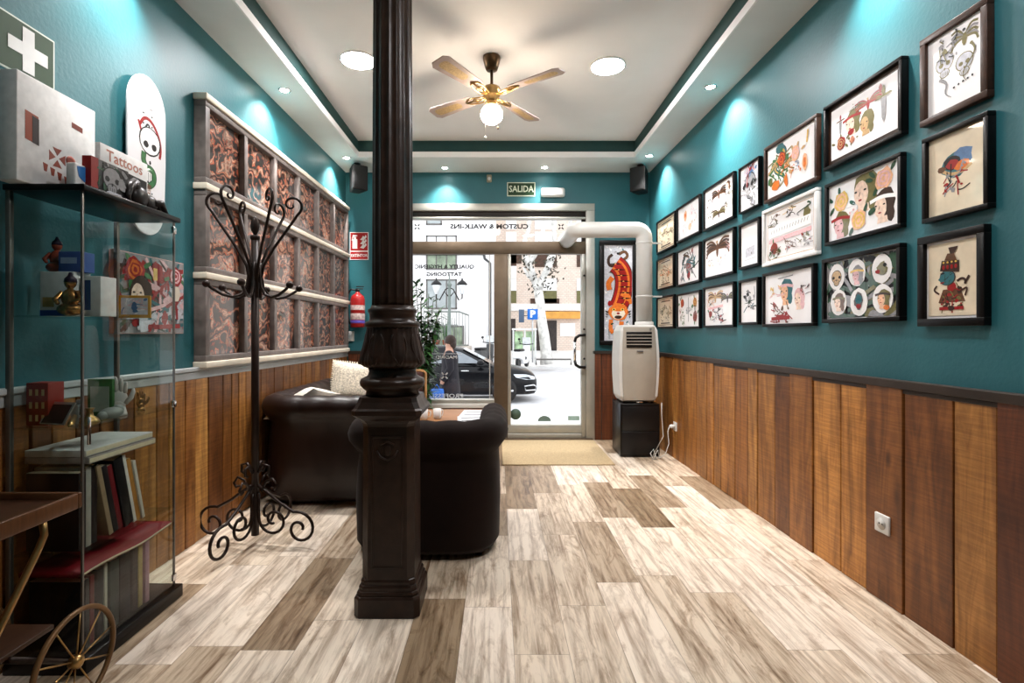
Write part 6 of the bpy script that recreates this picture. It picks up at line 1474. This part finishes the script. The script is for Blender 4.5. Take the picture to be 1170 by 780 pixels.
for px in (340, 385): 
    for a, c in ((319,353),(269,308),(200,228),(372,402)): it.append(wi(px,px+28,a,c,YL_,wgl))
facade('building', 'white rendered building across the street behind the railing, seen through the big pane', X(250,YL_), X(552,YL_), YL_, -0.7, 15, lwall, it)
bricks = bpy.data.materials.new('pale_brick_wall'); bricks.use_nodes = True
nt = bricks.node_tree; bt = nt.nodes.new('ShaderNodeTexBrick'); tc = nt.nodes.new('ShaderNodeTexCoord'); mp = nt.nodes.new('ShaderNodeMapping'); mp.inputs['Rotation'].default_value = (PI/2, 0, 0)
nt.links.new(tc.outputs['Object'], mp.inputs[0]); nt.links.new(mp.outputs[0], bt.inputs['Vector'])
bt.inputs['Color1'].default_value = (0.66,0.53,0.44,1); bt.inputs['Color2'].default_value = (0.72,0.60,0.51,1); bt.inputs['Mortar'].default_value = (0.42,0.36,0.32,1); bt.inputs['Scale'].default_value = 2.2; bt.inputs['Mortar Size'].default_value = 0.02
nt.links.new(bt.outputs[0], nt.nodes['Principled BSDF'].inputs['Base Color']); nt.nodes['Principled BSDF'].inputs['Roughness'].default_value = 0.85
YR_ = 31.0; it = []
for a, c in ((578,590),(611,636),(659,680),(700,725)):
    it += [wi(a,c,318,332,YR_,wwhite,'panel'), wi(a,c,332,346,YR_,wolive,'panel'), wi(a,c,265,278,YR_,wwhite,'panel'), wi(a,c,291,305,YR_,wbrown,'panel'), wi(a,c,246,262,YR_,wwhite,'panel'), wi(a,c,215,240,YR_,wgl)]
it += [wi(606,639,341,356,YR_,wbrown,'panel'), wi(578,596,291,301,YR_,wbrown,'panel'), wi(614,662,356,364,YR_,pm('orange_shop_fascia',(0.62,0.30,0.06),0.5,var=0.15,scale=3),'sign'), wi(613,636,366,401,YR_,wdark,'door'), wi(580,589,364,403,YR_,wdark,'door'),
       wi(640,657,369,384,YR_,wwhite,'panel'), wi(670,690,364,403,YR_,wdark,'door'), wi(575,590,304,318,YR_,pm('white_cornice',(0.74,0.72,0.69),0.8),'cornice'), wi(553,700,347,355,YR_,pm('white_cornice',(0.74,0.72,0.69),0.8),'cornice')]
facade('building', 'pale brick building across the street with an orange shop fascia, seen through the glass door', X(545,YR_), X(960,YR_), YR_, -0.7, 18, bricks, it)
b = MB(); x = X(563,YL_-0.3)
b.box(X(552,YL_), X(566,YL_), YL_, YL_+6.0, -0.7, 15); b2 = b.build('building', lwall, shift=(X(559,YL_),YL_,-0.7), loc=(X(559,YL_),YL_,-0.7)); tag(b2, 'narrow white wall strip beside the white building with a drainpipe on it', 'building')
b = MB(); b.tube([(X(553,YL_),YL_-0.15,zz(291,YL_)),(X(554,YL_),YL_-0.15,zz(296,YL_)),(X(560,YL_),YL_-0.15,zz(301,YL_)),(X(560,YL_),YL_-0.15,zz(418,YL_))], 0.06, 8)
tag(b.build('drainpipe', pm('dark_drainpipe',(0.05,0.05,0.05),0.5), shift=(X(560,YL_),YL_-0.15,-0.4), loc=(X(560,YL_),YL_-0.15,-0.4)), 'dark drainpipe running down the white wall beside the door mullion', 'drainpipe')
b = MB(); b.tube([(X(440,YL_),YL_-0.1,zz(291,YL_)),(X(552,YL_),YL_-0.1,zz(291,YL_))], 0.035, 6)
tag(b.build('facade_cable', M['black'], shift=(X(500,YL_),YL_-0.1,zz(291,YL_)), loc=(X(500,YL_),YL_-0.1,zz(291,YL_))), 'dark cable strung across the white building above the lower windows', 'cable')
# terrace railing
YG = 22.0; t = thing('railing', 'grey metal railing of looped bars in front of the white building', 'railing', (X(510,YG), YG, zz(396,YG)))
cx, cz = X(510,YG), zz(396,YG); ztop = zz(356,YG)-cz; x0, x1 = X(484,YG)-cx, X(534,YG)-cx
railm = pm('grey_green_metal', (0.20,0.22,0.20), 0.5)
b = MB(); b.tube([(x0,0,ztop),(x1-0.35,0,ztop),(x1,0.8,ztop-0.12)], 0.035, 6); b.tube([(x0,0,0.05),(x1-0.35,0,0.05),(x1,0.8,0.05)], 0.03, 6); b.tube([(x0,0,ztop*0.62),(x1-0.4,0,ztop*0.62)], 0.02, 6); b.build('rail', railm, t)
n = 13
for k in range(n):
    x = x0+(x1-0.35-x0)*k/(n-1); b = MB()
    if k % 3 == 1: b.tube([(x,0,0.05),(x+0.02,0,ztop*0.45),(x+0.07,0,ztop*0.75),(x,0,ztop*0.95),(x-0.07,0,ztop*0.75),(x-0.02,0,ztop*0.45)], 0.014, 5)
    else: b.tube([(x,0,0.05),(x,0,ztop)], 0.014, 5)
    b.build('bar', railm, t)
for k in range(3):
    q = (k+1)/3; b = MB(); b.tube([(x1-0.35+0.35*q,0.8*q,0.05),(x1-0.35+0.35*q,0.8*q,ztop-0.12*q)], 0.014, 5); b.build('bar', railm, t)
# cactus pots on the terrace
for i, (px, h, lab) in enumerate(((498,30,'green cactus in a dark red pot behind the railing'),(510,26,'smaller dark cactus in a red pot behind the railing'))):
    y = 22.6; t = thing('potted_cactus', lab, 'plant', (X(px,y), y, zz(397,y)), 0, 'cacti behind the railing')
    b = MB(); b.lathe([(0.13,0),(0.18,0.3),(0.19,0.34),(0.15,0.34)],(0,0,0),14); b.build('pot', M['terracotta'], t)
    b = MB()
    for j in range(4): a = j*1.7; b.tube([(0.05*math.cos(a),0.05*math.sin(a),0.3),(0.10*math.cos(a),0.1*math.sin(a),0.6),(0.16*math.cos(a),0.12*math.sin(a),h/26.0+0.05*j)], [0.05,0.06,0.02], 8)
    b.build('cactus', M['leaf'], t)
# ground slab of terrace
b = MB(); b.box(X(440,YG), X(536,YG), YG-0.2, YL_, -0.62, zz(396,YG)); struct(b.build('ground', pm('terrace_wall',(0.50,0.44,0.38),0.85,var=0.15,scale=4)))
# twin lantern street lamp
YT = 19.0; t = thing('street_lamp', 'grey street lamp with two black topped lanterns in front of the white building', 'street lamp', (X(513.5,YT), YT, GZ))
o0 = X(513.5,YT); ltm = pm('green_grey_lamp_post', (0.16,0.19,0.17), 0.5)
b = MB(); zt = zz(313,YT)-GZ; b.tube([(0,0,0),(0,0,0.8),(0,0,zt-0.5),(0,0,zt)], [0.11,0.07,0.05,0.015], 10); b.ball((0,0,zt-0.40),0.09); b.build('post', ltm, t)
for px in (498.5, 528.0):
    x = X(px,YT)-o0; zl = zz(336,YT)-GZ
    b = MB(); b.tube([(0,0,zl-0.12),(x*0.4,0,zl+0.1),(x*0.75,0,zl-0.22),(x,0,zl-0.15),(x,0,zl)], 0.025, 6); b.tube([(0,0,zl+0.25),(x*0.3,0,zl+0.18),(x*0.55,0,zl-0.05)], 0.02, 6); b.build('scroll_arm', M['wrought'], t)
    b = MB(); b.lathe([(0.06,zl),(0.16,zl+0.34),(0.16,zl+0.35)], (x,0,0), 6); ln = b.build('lantern', pm('milky_lantern_glass',(0.75,0.76,0.76),0.2), t)
    b = MB(); b.lathe([(0.19,zl+0.34),(0.20,zl+0.37),(0.13,zl+0.46),(0.04,zl+0.52),(0.02,zl+0.60)], (x,0,0), 6); b.build('cap', M['black'], ln)
# plane tree with bare pruned limbs
YE = 24.5; t = thing('street_tree', 'pale barked street tree with pruned bare limbs seen through the glass door', 'tree', (X(624,YE), YE, zz(414,YE)))
o0, zb = X(624,YE), zz(414,YE)
def TP(px, py, dy=0.0): return (X(px,YE)-o0, dy, zz(py,YE)-zb)
bark = pm('pale_mottled_bark', (0.66,0.64,0.60), 0.8, var=0.35, scale=4); foli = pm('dark_sparse_leaves', (0.05,0.045,0.03), 0.7, var=0.4)
b = MB(); b.tube([TP(625,416),TP(624,404),TP(622,385),TP(618,360),TP(617,345),TP(615,332)],[0.34,0.27,0.25,0.23,0.22,0.22],12); b.build('trunk', bark, t)
for pts in (((615,334),(611,320),(607,308),(601,296),(598,280),(604,262),(606,240),(600,215)), ((615,334),(620,318),(627,304),(632,292),(634,275),(632,255),(636,230),(640,200)), ((611,318),(604,314),(598,306)), ((627,304),(630,290),(638,282),(650,262),(655,235)), ((604,300),(612,288),(618,275),(622,255),(620,225))):
    b = MB(); n = len(pts); b.tube([TP(px,py,0.15*math.sin(i*2.0)) for i,(px,py) in enumerate(pts)], [0.19*(1-0.7*i/(n-1)) for i in range(n)], 8); b.build('limb', bark, t)
b = MB(); rnd = random.Random(2)
for k in range(170):
    px, py = rnd.choice([(604,300),(612,318),(627,306),(632,296),(600,300),(630,315),(620,330)]); px += rnd.gauss(0,5); py += rnd.gauss(0,6)
    c = Vector(TP(px,py,rnd.uniform(-0.5,0.3))); u = Vector((rnd.uniform(-1,1),rnd.uniform(-1,1),rnd.uniform(-1,1))).normalized()*0.10; v = u.orthogonal().normalized()*0.06
    b.add([c-u,c+v,c+u,c-v],[(0,1,2,3)])
o = b.build('foliage', foli, t, recalc=False); o['kind'] = 'stuff'
# parking sign
YP = 23.0; t = thing('parking_sign', 'blue square P parking sign on a grey pole across the street', 'sign', (X(608.5,YP), YP, zz(414,YP)))
b = MB(); zt = zz(353,YP)-zz(414,YP); b.tube([(0,0,0),(0,0,zt+0.05)],0.035,8); b.build('pole', pm('galvanised_pole',(0.45,0.46,0.46),0.4,metal=0.3), t)
b = MB(); s = 0.235; b.box(-s,s,-0.06,-0.04,zt-2*s,zt,0,0.01); p_ = b.build('panel', pm('traffic_blue',(0.01,0.12,0.45),0.35,var=0.05), t)
b = MB(); add_text(b,'P',0.42,0,-0.0615,zt-s,0,sx=1.1,bold=0.02); b.build('lettering', M['white_frame'], p_, recalc=False)
b = MB(); b.box(-0.62,-0.38,-0.1,0.1,zt-0.60,zt-0.02,0,0.02); b.build('signal_box', pm('blue_grey_box',(0.06,0.09,0.14),0.4), t)
b = MB(); b.tube([(-0.42,0,zt-0.3),(0,0,zt-0.3)],0.02,6); b.build('bracket', wframe, t)
# glass advertising kiosk
YK = 24.0; z0 = zz(416,YK); t = thing('poster_kiosk', 'white framed glass kiosk with green posters across the street', 'kiosk', (X(599,YK), YK, z0))
o0 = X(599,YK); kw = X(611.5,YK)-o0; kh = zz(375,YK)-z0; kwm = pm('white_kiosk_frame',(0.72,0.72,0.70),0.5)
b = MB()
for x in (-kw,0.02,kw): b.box(x-0.03,x+0.03,-0.25,-0.19,0,kh); b.box(x-0.03,x+0.03,0.19,0.25,0,kh)
b.box(-kw-0.06,kw+0.06,-0.3,0.3,kh-0.08,kh); b.box(-kw,kw,-0.25,0.25,0.25,0.33); b.build('kiosk_frame', kwm, t)
for x in (-kw*0.5, kw*0.52): b = MB(); b.box(x-kw*0.38,x+kw*0.38,-0.15,-0.12,kh*0.38,kh*0.92); b.build('poster', pm('green_white_poster',(0.30,0.42,0.25),0.5,var=0.8,scale=2.5), t)
# motor scooters
def scooter(px, y, zb, label, col):
    t = thing('motor_scooter', label, 'motor scooter', (X(px,y), y, zb), R(70), 'scooters parked across the street')
    for x in (-0.6, 0.6): b = MB(); b.lathe([(0.16,-0.05),(0.23,-0.05),(0.25,0.0),(0.23,0.05),(0.16,0.05)], (x,0,0.25), 20, axis='y'); b.build('wheel', M['black'], t)
    b = MB(); b.prism([(-0.85,0.45),(-0.80,0.72),(-0.15,0.72),(-0.05,0.35),(0.25,0.30),(0.45,0.35),(0.55,0.95),(0.66,0.95),(0.62,0.45),(0.80,0.42),(0.55,0.30),(0.30,0.18),(-0.30,0.18),(-0.45,0.35)], -0.16, 0.16); b.build('body', col, t, bevel=0.05)
    b = MB(); b.box(-0.80,-0.10,-0.15,0.15,0.72,0.82,0,0.04); b.build('seat', M['black'], t)
    b = MB(); b.tube([(0.58,-0.32,1.02),(0.60,0,0.98),(0.58,0.32,1.02)],0.02,6); b.tube([(0.6,0.28,1.02),(0.62,0.34,1.18)],0.012,5); b.ball((0.62,0.35,1.22),(0.02,0.06,0.05)); b.build('handlebar', M['black'], t)
    b = MB(); b.prism([(0.60,0.95),(0.68,0.95),(0.60,1.30),(0.56,1.30)],-0.18,0.18); b.build('windshield', pm('clear_grey_shield',(0.6,0.62,0.62),0.2), t)
scooter(597, 22.0, zz(420,22.0), 'white motor scooter parked before the poster kiosk', pm('white_scooter_paint',(0.7,0.7,0.7),0.3))
scooter(554, 21.0, zz(418,21.0)-0.05, 'dark motor scooter parked behind the black car', pm('dark_scooter_paint',(0.05,0.05,0.05),0.3))
# low kerb barrier near the tree
b = MB(); b.tube([(0,0,0.0),(0,0,0.25),(1.6,0,0.25),(1.6,0,0.0)],0.04,6); tag(b.build('kerb_barrier', wframe, loc=(X(612,24),23.6,zz(416,24))), 'low dark kerb barrier at the foot of the street tree', 'barrier')
# black car
def car(loc):
    t = thing('car', 'black car parked in the street outside the shop window', 'car', loc)
    paint = pm('black_car_paint', (0.004,0.004,0.005), 0.25, var=0.1, coat=0.12, spec=0.15)
    L_, Wd = 4.35, 0.88
    # side profile: (x from the tail, bottom, shoulder, half width factor)
    st = [(-4.35,0.42,0.80,0.74),(-4.25,0.30,0.92,0.86),(-3.9,0.22,1.00,0.96),(-3.2,0.20,1.00,1.0),(-2.4,0.20,0.98,1.0),(-1.6,0.20,0.96,1.0),(-1.25,0.20,0.95,1.0),(-0.9,0.20,0.92,0.99),(-0.5,0.20,0.86,0.95),(-0.22,0.20,0.78,0.87),(-0.06,0.22,0.68,0.76),(0.0,0.30,0.56,0.66)]
    b = MB(); vs = []; fs = []; K = 12
    def ring(x, zb, zs, f):
        w = Wd*f; zm = (zb+zs)/2
        return [(x,-w*0.80,zb),(x,-w*0.97,zb+0.06),(x,-w,zm-0.05),(x,-w,zs-0.20),(x,-w*0.96,zs-0.05),(x,-w*0.80,zs+0.02),(x,w*0.80,zs+0.02),(x,w*0.96,zs-0.05),(x,w,zs-0.20),(x,w,zm-0.05),(x,w*0.97,zb+0.06),(x,w*0.80,zb)]
    for s in st: vs += ring(*s)
    for i in range(len(st)-1):
        for k in range(K): l = (k+1) % K; fs.append((i*K+k,i*K+l,(i+1)*K+l,(i+1)*K+k))
    fs.append(tuple(range(K))); fs.append(tuple((len(st)-1)*K+k for k in range(K-1,-1,-1))); b.add(vs, fs, 0, True); b.build('body', paint, t)
    # cabin
    cab = [(-4.15,0.98,0.98,0.80),(-3.75,1.30,0.98,0.72),(-3.1,1.44,0.98,0.68),(-2.4,1.45,0.96,0.68),(-1.95,1.38,0.95,0.70),(-1.15,0.97,0.94,0.80)]
    vs = []; fs = []
    for x, zt, zb, f in cab: w = Wd*0.93; vs += [(x,-w,zb),(x,-Wd*f,max(zb+0.005,zt-0.05)),(x,-Wd*f*0.85,zt),(x,Wd*f*0.85,zt),(x,Wd*f,max(zb+0.005,zt-0.05)),(x,w,zb)]
    for i in range(len(cab)-1):
        for k in range(5): fs.append((i*6+k,i*6+k+1,(i+1)*6+k+1,(i+1)*6+k))
    b = MB(); b.add(vs, fs, 0, True); b.build('cabin', paint, t)
    gl = pm('tinted_car_glass',(0.16,0.18,0.20),0.06,var=0.1,coat=1.0)
    for s in (-1, 1):
        for pts in (((-3.05,1.02),(-3.0,1.34),(-2.45,1.36),(-2.40,1.02)), ((-2.32,1.02),(-2.36,1.36),(-1.98,1.30),(-1.42,1.02)), ((-3.8,1.04),(-3.55,1.28),(-3.12,1.33),(-3.14,1.03))):
            b = MB(); b.add([(x, s*(Wd*0.935-(z-0.96)*0.55+0.004), z) for x, z in pts], [(0,1,2,3)]); b.build('side_window', gl, t)
    b = MB(); b.add([(-1.92,-0.56,1.385),(-1.92,0.56,1.385),(-1.20,0.70,1.01),(-1.20,-0.70,1.01)], [(0,1,2,3)]); b.build('windscreen', gl, t)
    for x in (-0.85, -3.45):
        for s in (-1, 1):
            b = MB(); b.lathe([(0.20,s*(Wd-0.20)),(0.31,s*(Wd-0.20)),(0.325,s*(Wd-0.10)),(0.32,s*(Wd+0.005)),(0.24,s*(Wd+0.012))], (x,0,0.325), 28, axis='y'); wh = b.build('wheel', M['black'], t)
            b = MB()
            for k in range(5): a = 2*PI*k/5; b.xbox((x+0.12*math.cos(a), s*(Wd+0.012), 0.325+0.12*math.sin(a)), (0.22,0.02,0.05), (0,-a,0), 0, 0.004)
            b.lathe([(0.05,s*(Wd+0.0)),(0.05,s*(Wd+0.025))], (x,0,0.325), 14, axis='y'); b.build('rim', M['chrome'], wh)
    lamp = pm('clear_headlamp',(0.62,0.66,0.70),0.12,var=0.3,scale=12,coat=1.0)
    for s in (-1, 1):
        b = MB(); b.add([(-0.62,s*0.848,0.74),(-0.55,s*0.856,0.66),(-0.28,s*0.80,0.60),(-0.06,s*0.68,0.60),(-0.055,s*0.66,0.665),(-0.30,s*0.79,0.735)], [(0,1,2,3,4,5)]); b.build('headlamp', lamp, t)
        b = MB(); b.tube([(-0.34,s*0.845,0.44),(-0.10,s*0.745,0.46),(-0.02,s*0.66,0.42),(-0.05,s*0.69,0.33),(-0.30,s*0.835,0.33)], 0.02, 6, closed=True); b.build('fog_lamp_surround', M['chrome'], t)
        b = MB(); b.ball((-1.45,s*1.0,1.05),(0.09,0.11,0.075)); b.tube([(-1.45,s*0.85,1.0),(-1.45,s*0.96,1.03)],0.03,6); b.build('wing_mirror', paint, t)
        for xx in (-1.75,-2.75): b = MB(); b.tube([(xx,s*0.885,0.83),(xx-0.2,s*0.885,0.83)],0.016,6); b.build('door_handle', M['chrome'], t)
    b = MB(); b.box(-0.03,0.012,-0.42,0.42,0.40,0.58,0,0.01); b.build('grille', M['black'], t)
    return t
car((X(612.5,13.6), 13.9, GZ))
# pedestrian
def skin_body(name, pts, edges, radii, mat, parent, root=0, sub=2):
    me = bpy.data.meshes.new(name); me.from_pydata(pts, edges, []); me.materials.append(mat)
    o = bpy.data.objects.new(name, me); C.objects.link(o); o.parent = parent
    sk = o.modifiers.new('skin', 'SKIN'); sk.use_smooth_shade = True
    for i, r in enumerate(radii): v = me.skin_vertices[0].data[i]; v.radius = (r, r) if not isinstance(r, tuple) else r; v.use_root = (i == root)
    ss = o.modifiers.new('subdivision', 'SUBSURF'); ss.levels = sub; ss.render_levels = sub
    return o
PY = 9.4; GP = GZ+0.10
t = thing('person', 'person in a long dark coat walking past the window carrying a blue bag', 'person', (X(514,PY), PY, GP))
dark = pm('dark_wool_coat',(0.012,0.010,0.014),0.8,var=0.3); skinm = pm('skin',(0.42,0.22,0.15),0.5,var=0.05); hairm = pm('dark_brown_hair',(0.03,0.015,0.01),0.6,var=0.3,scale=30)
P_ = [(0,0,0.90),(0,0,1.05),(0,0,1.22),(0.0,0,1.34),(-0.01,0,1.43),(-0.02,0,1.53),  # 0 pelvis..5 head
      (0.0,-0.17,1.32),(0.03,-0.22,1.06),(-0.10,-0.21,0.85),(-0.13,-0.20,0.77),      # near arm
      (0.0,0.17,1.32),(-0.08,0.22,1.07),(-0.16,0.21,0.86),(-0.18,0.21,0.78),
      (-0.02,-0.09,0.86),(-0.12,-0.09,0.48),(-0.20,-0.09,0.08),(-0.33,-0.09,0.04),
      (0.02,0.09,0.86),(0.08,0.09,0.48),(0.22,0.09,0.12),(0.12,0.09,0.03)]
E_ = [(0,1),(1,2),(2,3),(3,4),(4,5),(3,6),(6,7),(7,8),(8,9),(3,10),(10,11),(11,12),(12,13),(0,14),(14,15),(15,16),(16,17),(0,18),(18,19),(19,20),(20,21)]
R_ = [0.15,0.13,0.15,0.12,0.055,0.095,0.075,0.055,0.042,0.035,0.075,0.055,0.042,0.035,0.10,0.07,0.05,0.04,0.10,0.07,0.05,0.04]
skin_body('body', P_, E_, R_, skinm, t)
b = MB()   # long coat: lofted, follows the body
secs = [(0.50,0.20,0.24),(0.70,0.19,0.22),(0.92,0.165,0.20),(1.08,0.15,0.185),(1.22,0.155,0.20),(1.32,0.14,0.205),(1.38,0.085,0.12),(1.42,0.07,0.075)]
vs = []; fs = []; K = 20
for z, rx, ry in secs:
    for k in range(K): a = 2*PI*k/K; m_ = 1+0.05*math.sin(5*a)*max(0, 1.0-z); vs.append((rx*m_*math.cos(a), ry*m_*math.sin(a), z))
for i in range(len(secs)-1):
    for k in range(K): l = (k+1) % K; fs.append((i*K+k,i*K+l,(i+1)*K+l,(i+1)*K+k))
b.add(vs, fs, 0, True); b.build('coat', dark, t)
for s, el, wr in ((-1,(0.03,-0.22,1.06),(-0.11,-0.21,0.84)),(1,(-0.08,0.22,1.07),(-0.17,0.21,0.85))):
    b = MB(); b.tube([(0,s*0.15,1.33),(0.0,s*0.20,1.28),el,wr],[0.075,0.085,0.068,0.055],12); b.build('sleeve', dark, t)
for pts in (((-0.02,-0.09,0.86),(-0.12,-0.09,0.48),(-0.19,-0.09,0.10)),((0.02,0.09,0.86),(0.08,0.09,0.48),(0.21,0.09,0.14))):
    b = MB(); b.tube(pts,[0.11,0.085,0.065],12); b.build('trouser_leg', pm('dark_trousers',(0.015,0.015,0.02),0.8), t)
b = MB(); b.ball((0.01,0,1.56),(0.105,0.09,0.105)); b.ball((0.05,0,1.48),(0.07,0.08,0.10)); b.build('hair', hairm, t)
for x, y in ((-0.25,-0.09),(0.16,0.09)): b = MB(); b.box(x-0.13,x+0.10,y-0.045,y+0.045,0.0,0.09,0,0.03); b.build('shoe', M['black'], t)
t = thing('shopping_bag', 'blue and white bag carried by the walking person', 'bag', (X(514,PY)-0.19, PY-0.25, GP+0.34))
b = MB(); b.prism([(-0.17,0.0),(0.13,0.0),(0.10,0.36),(-0.12,0.36)],-0.05,0.05); b.build('body', pm('blue_bag_cloth',(0.03,0.12,0.42),0.6,var=0.5,scale=8), t, bevel=0.02)
b = MB(); b.tube([(-0.08,0,0.35),(-0.02,0,0.44),(0.04,0,0.35)],0.008,6); b.build('strap', pm('blue_bag_cloth',(0.03,0.12,0.42)), t)
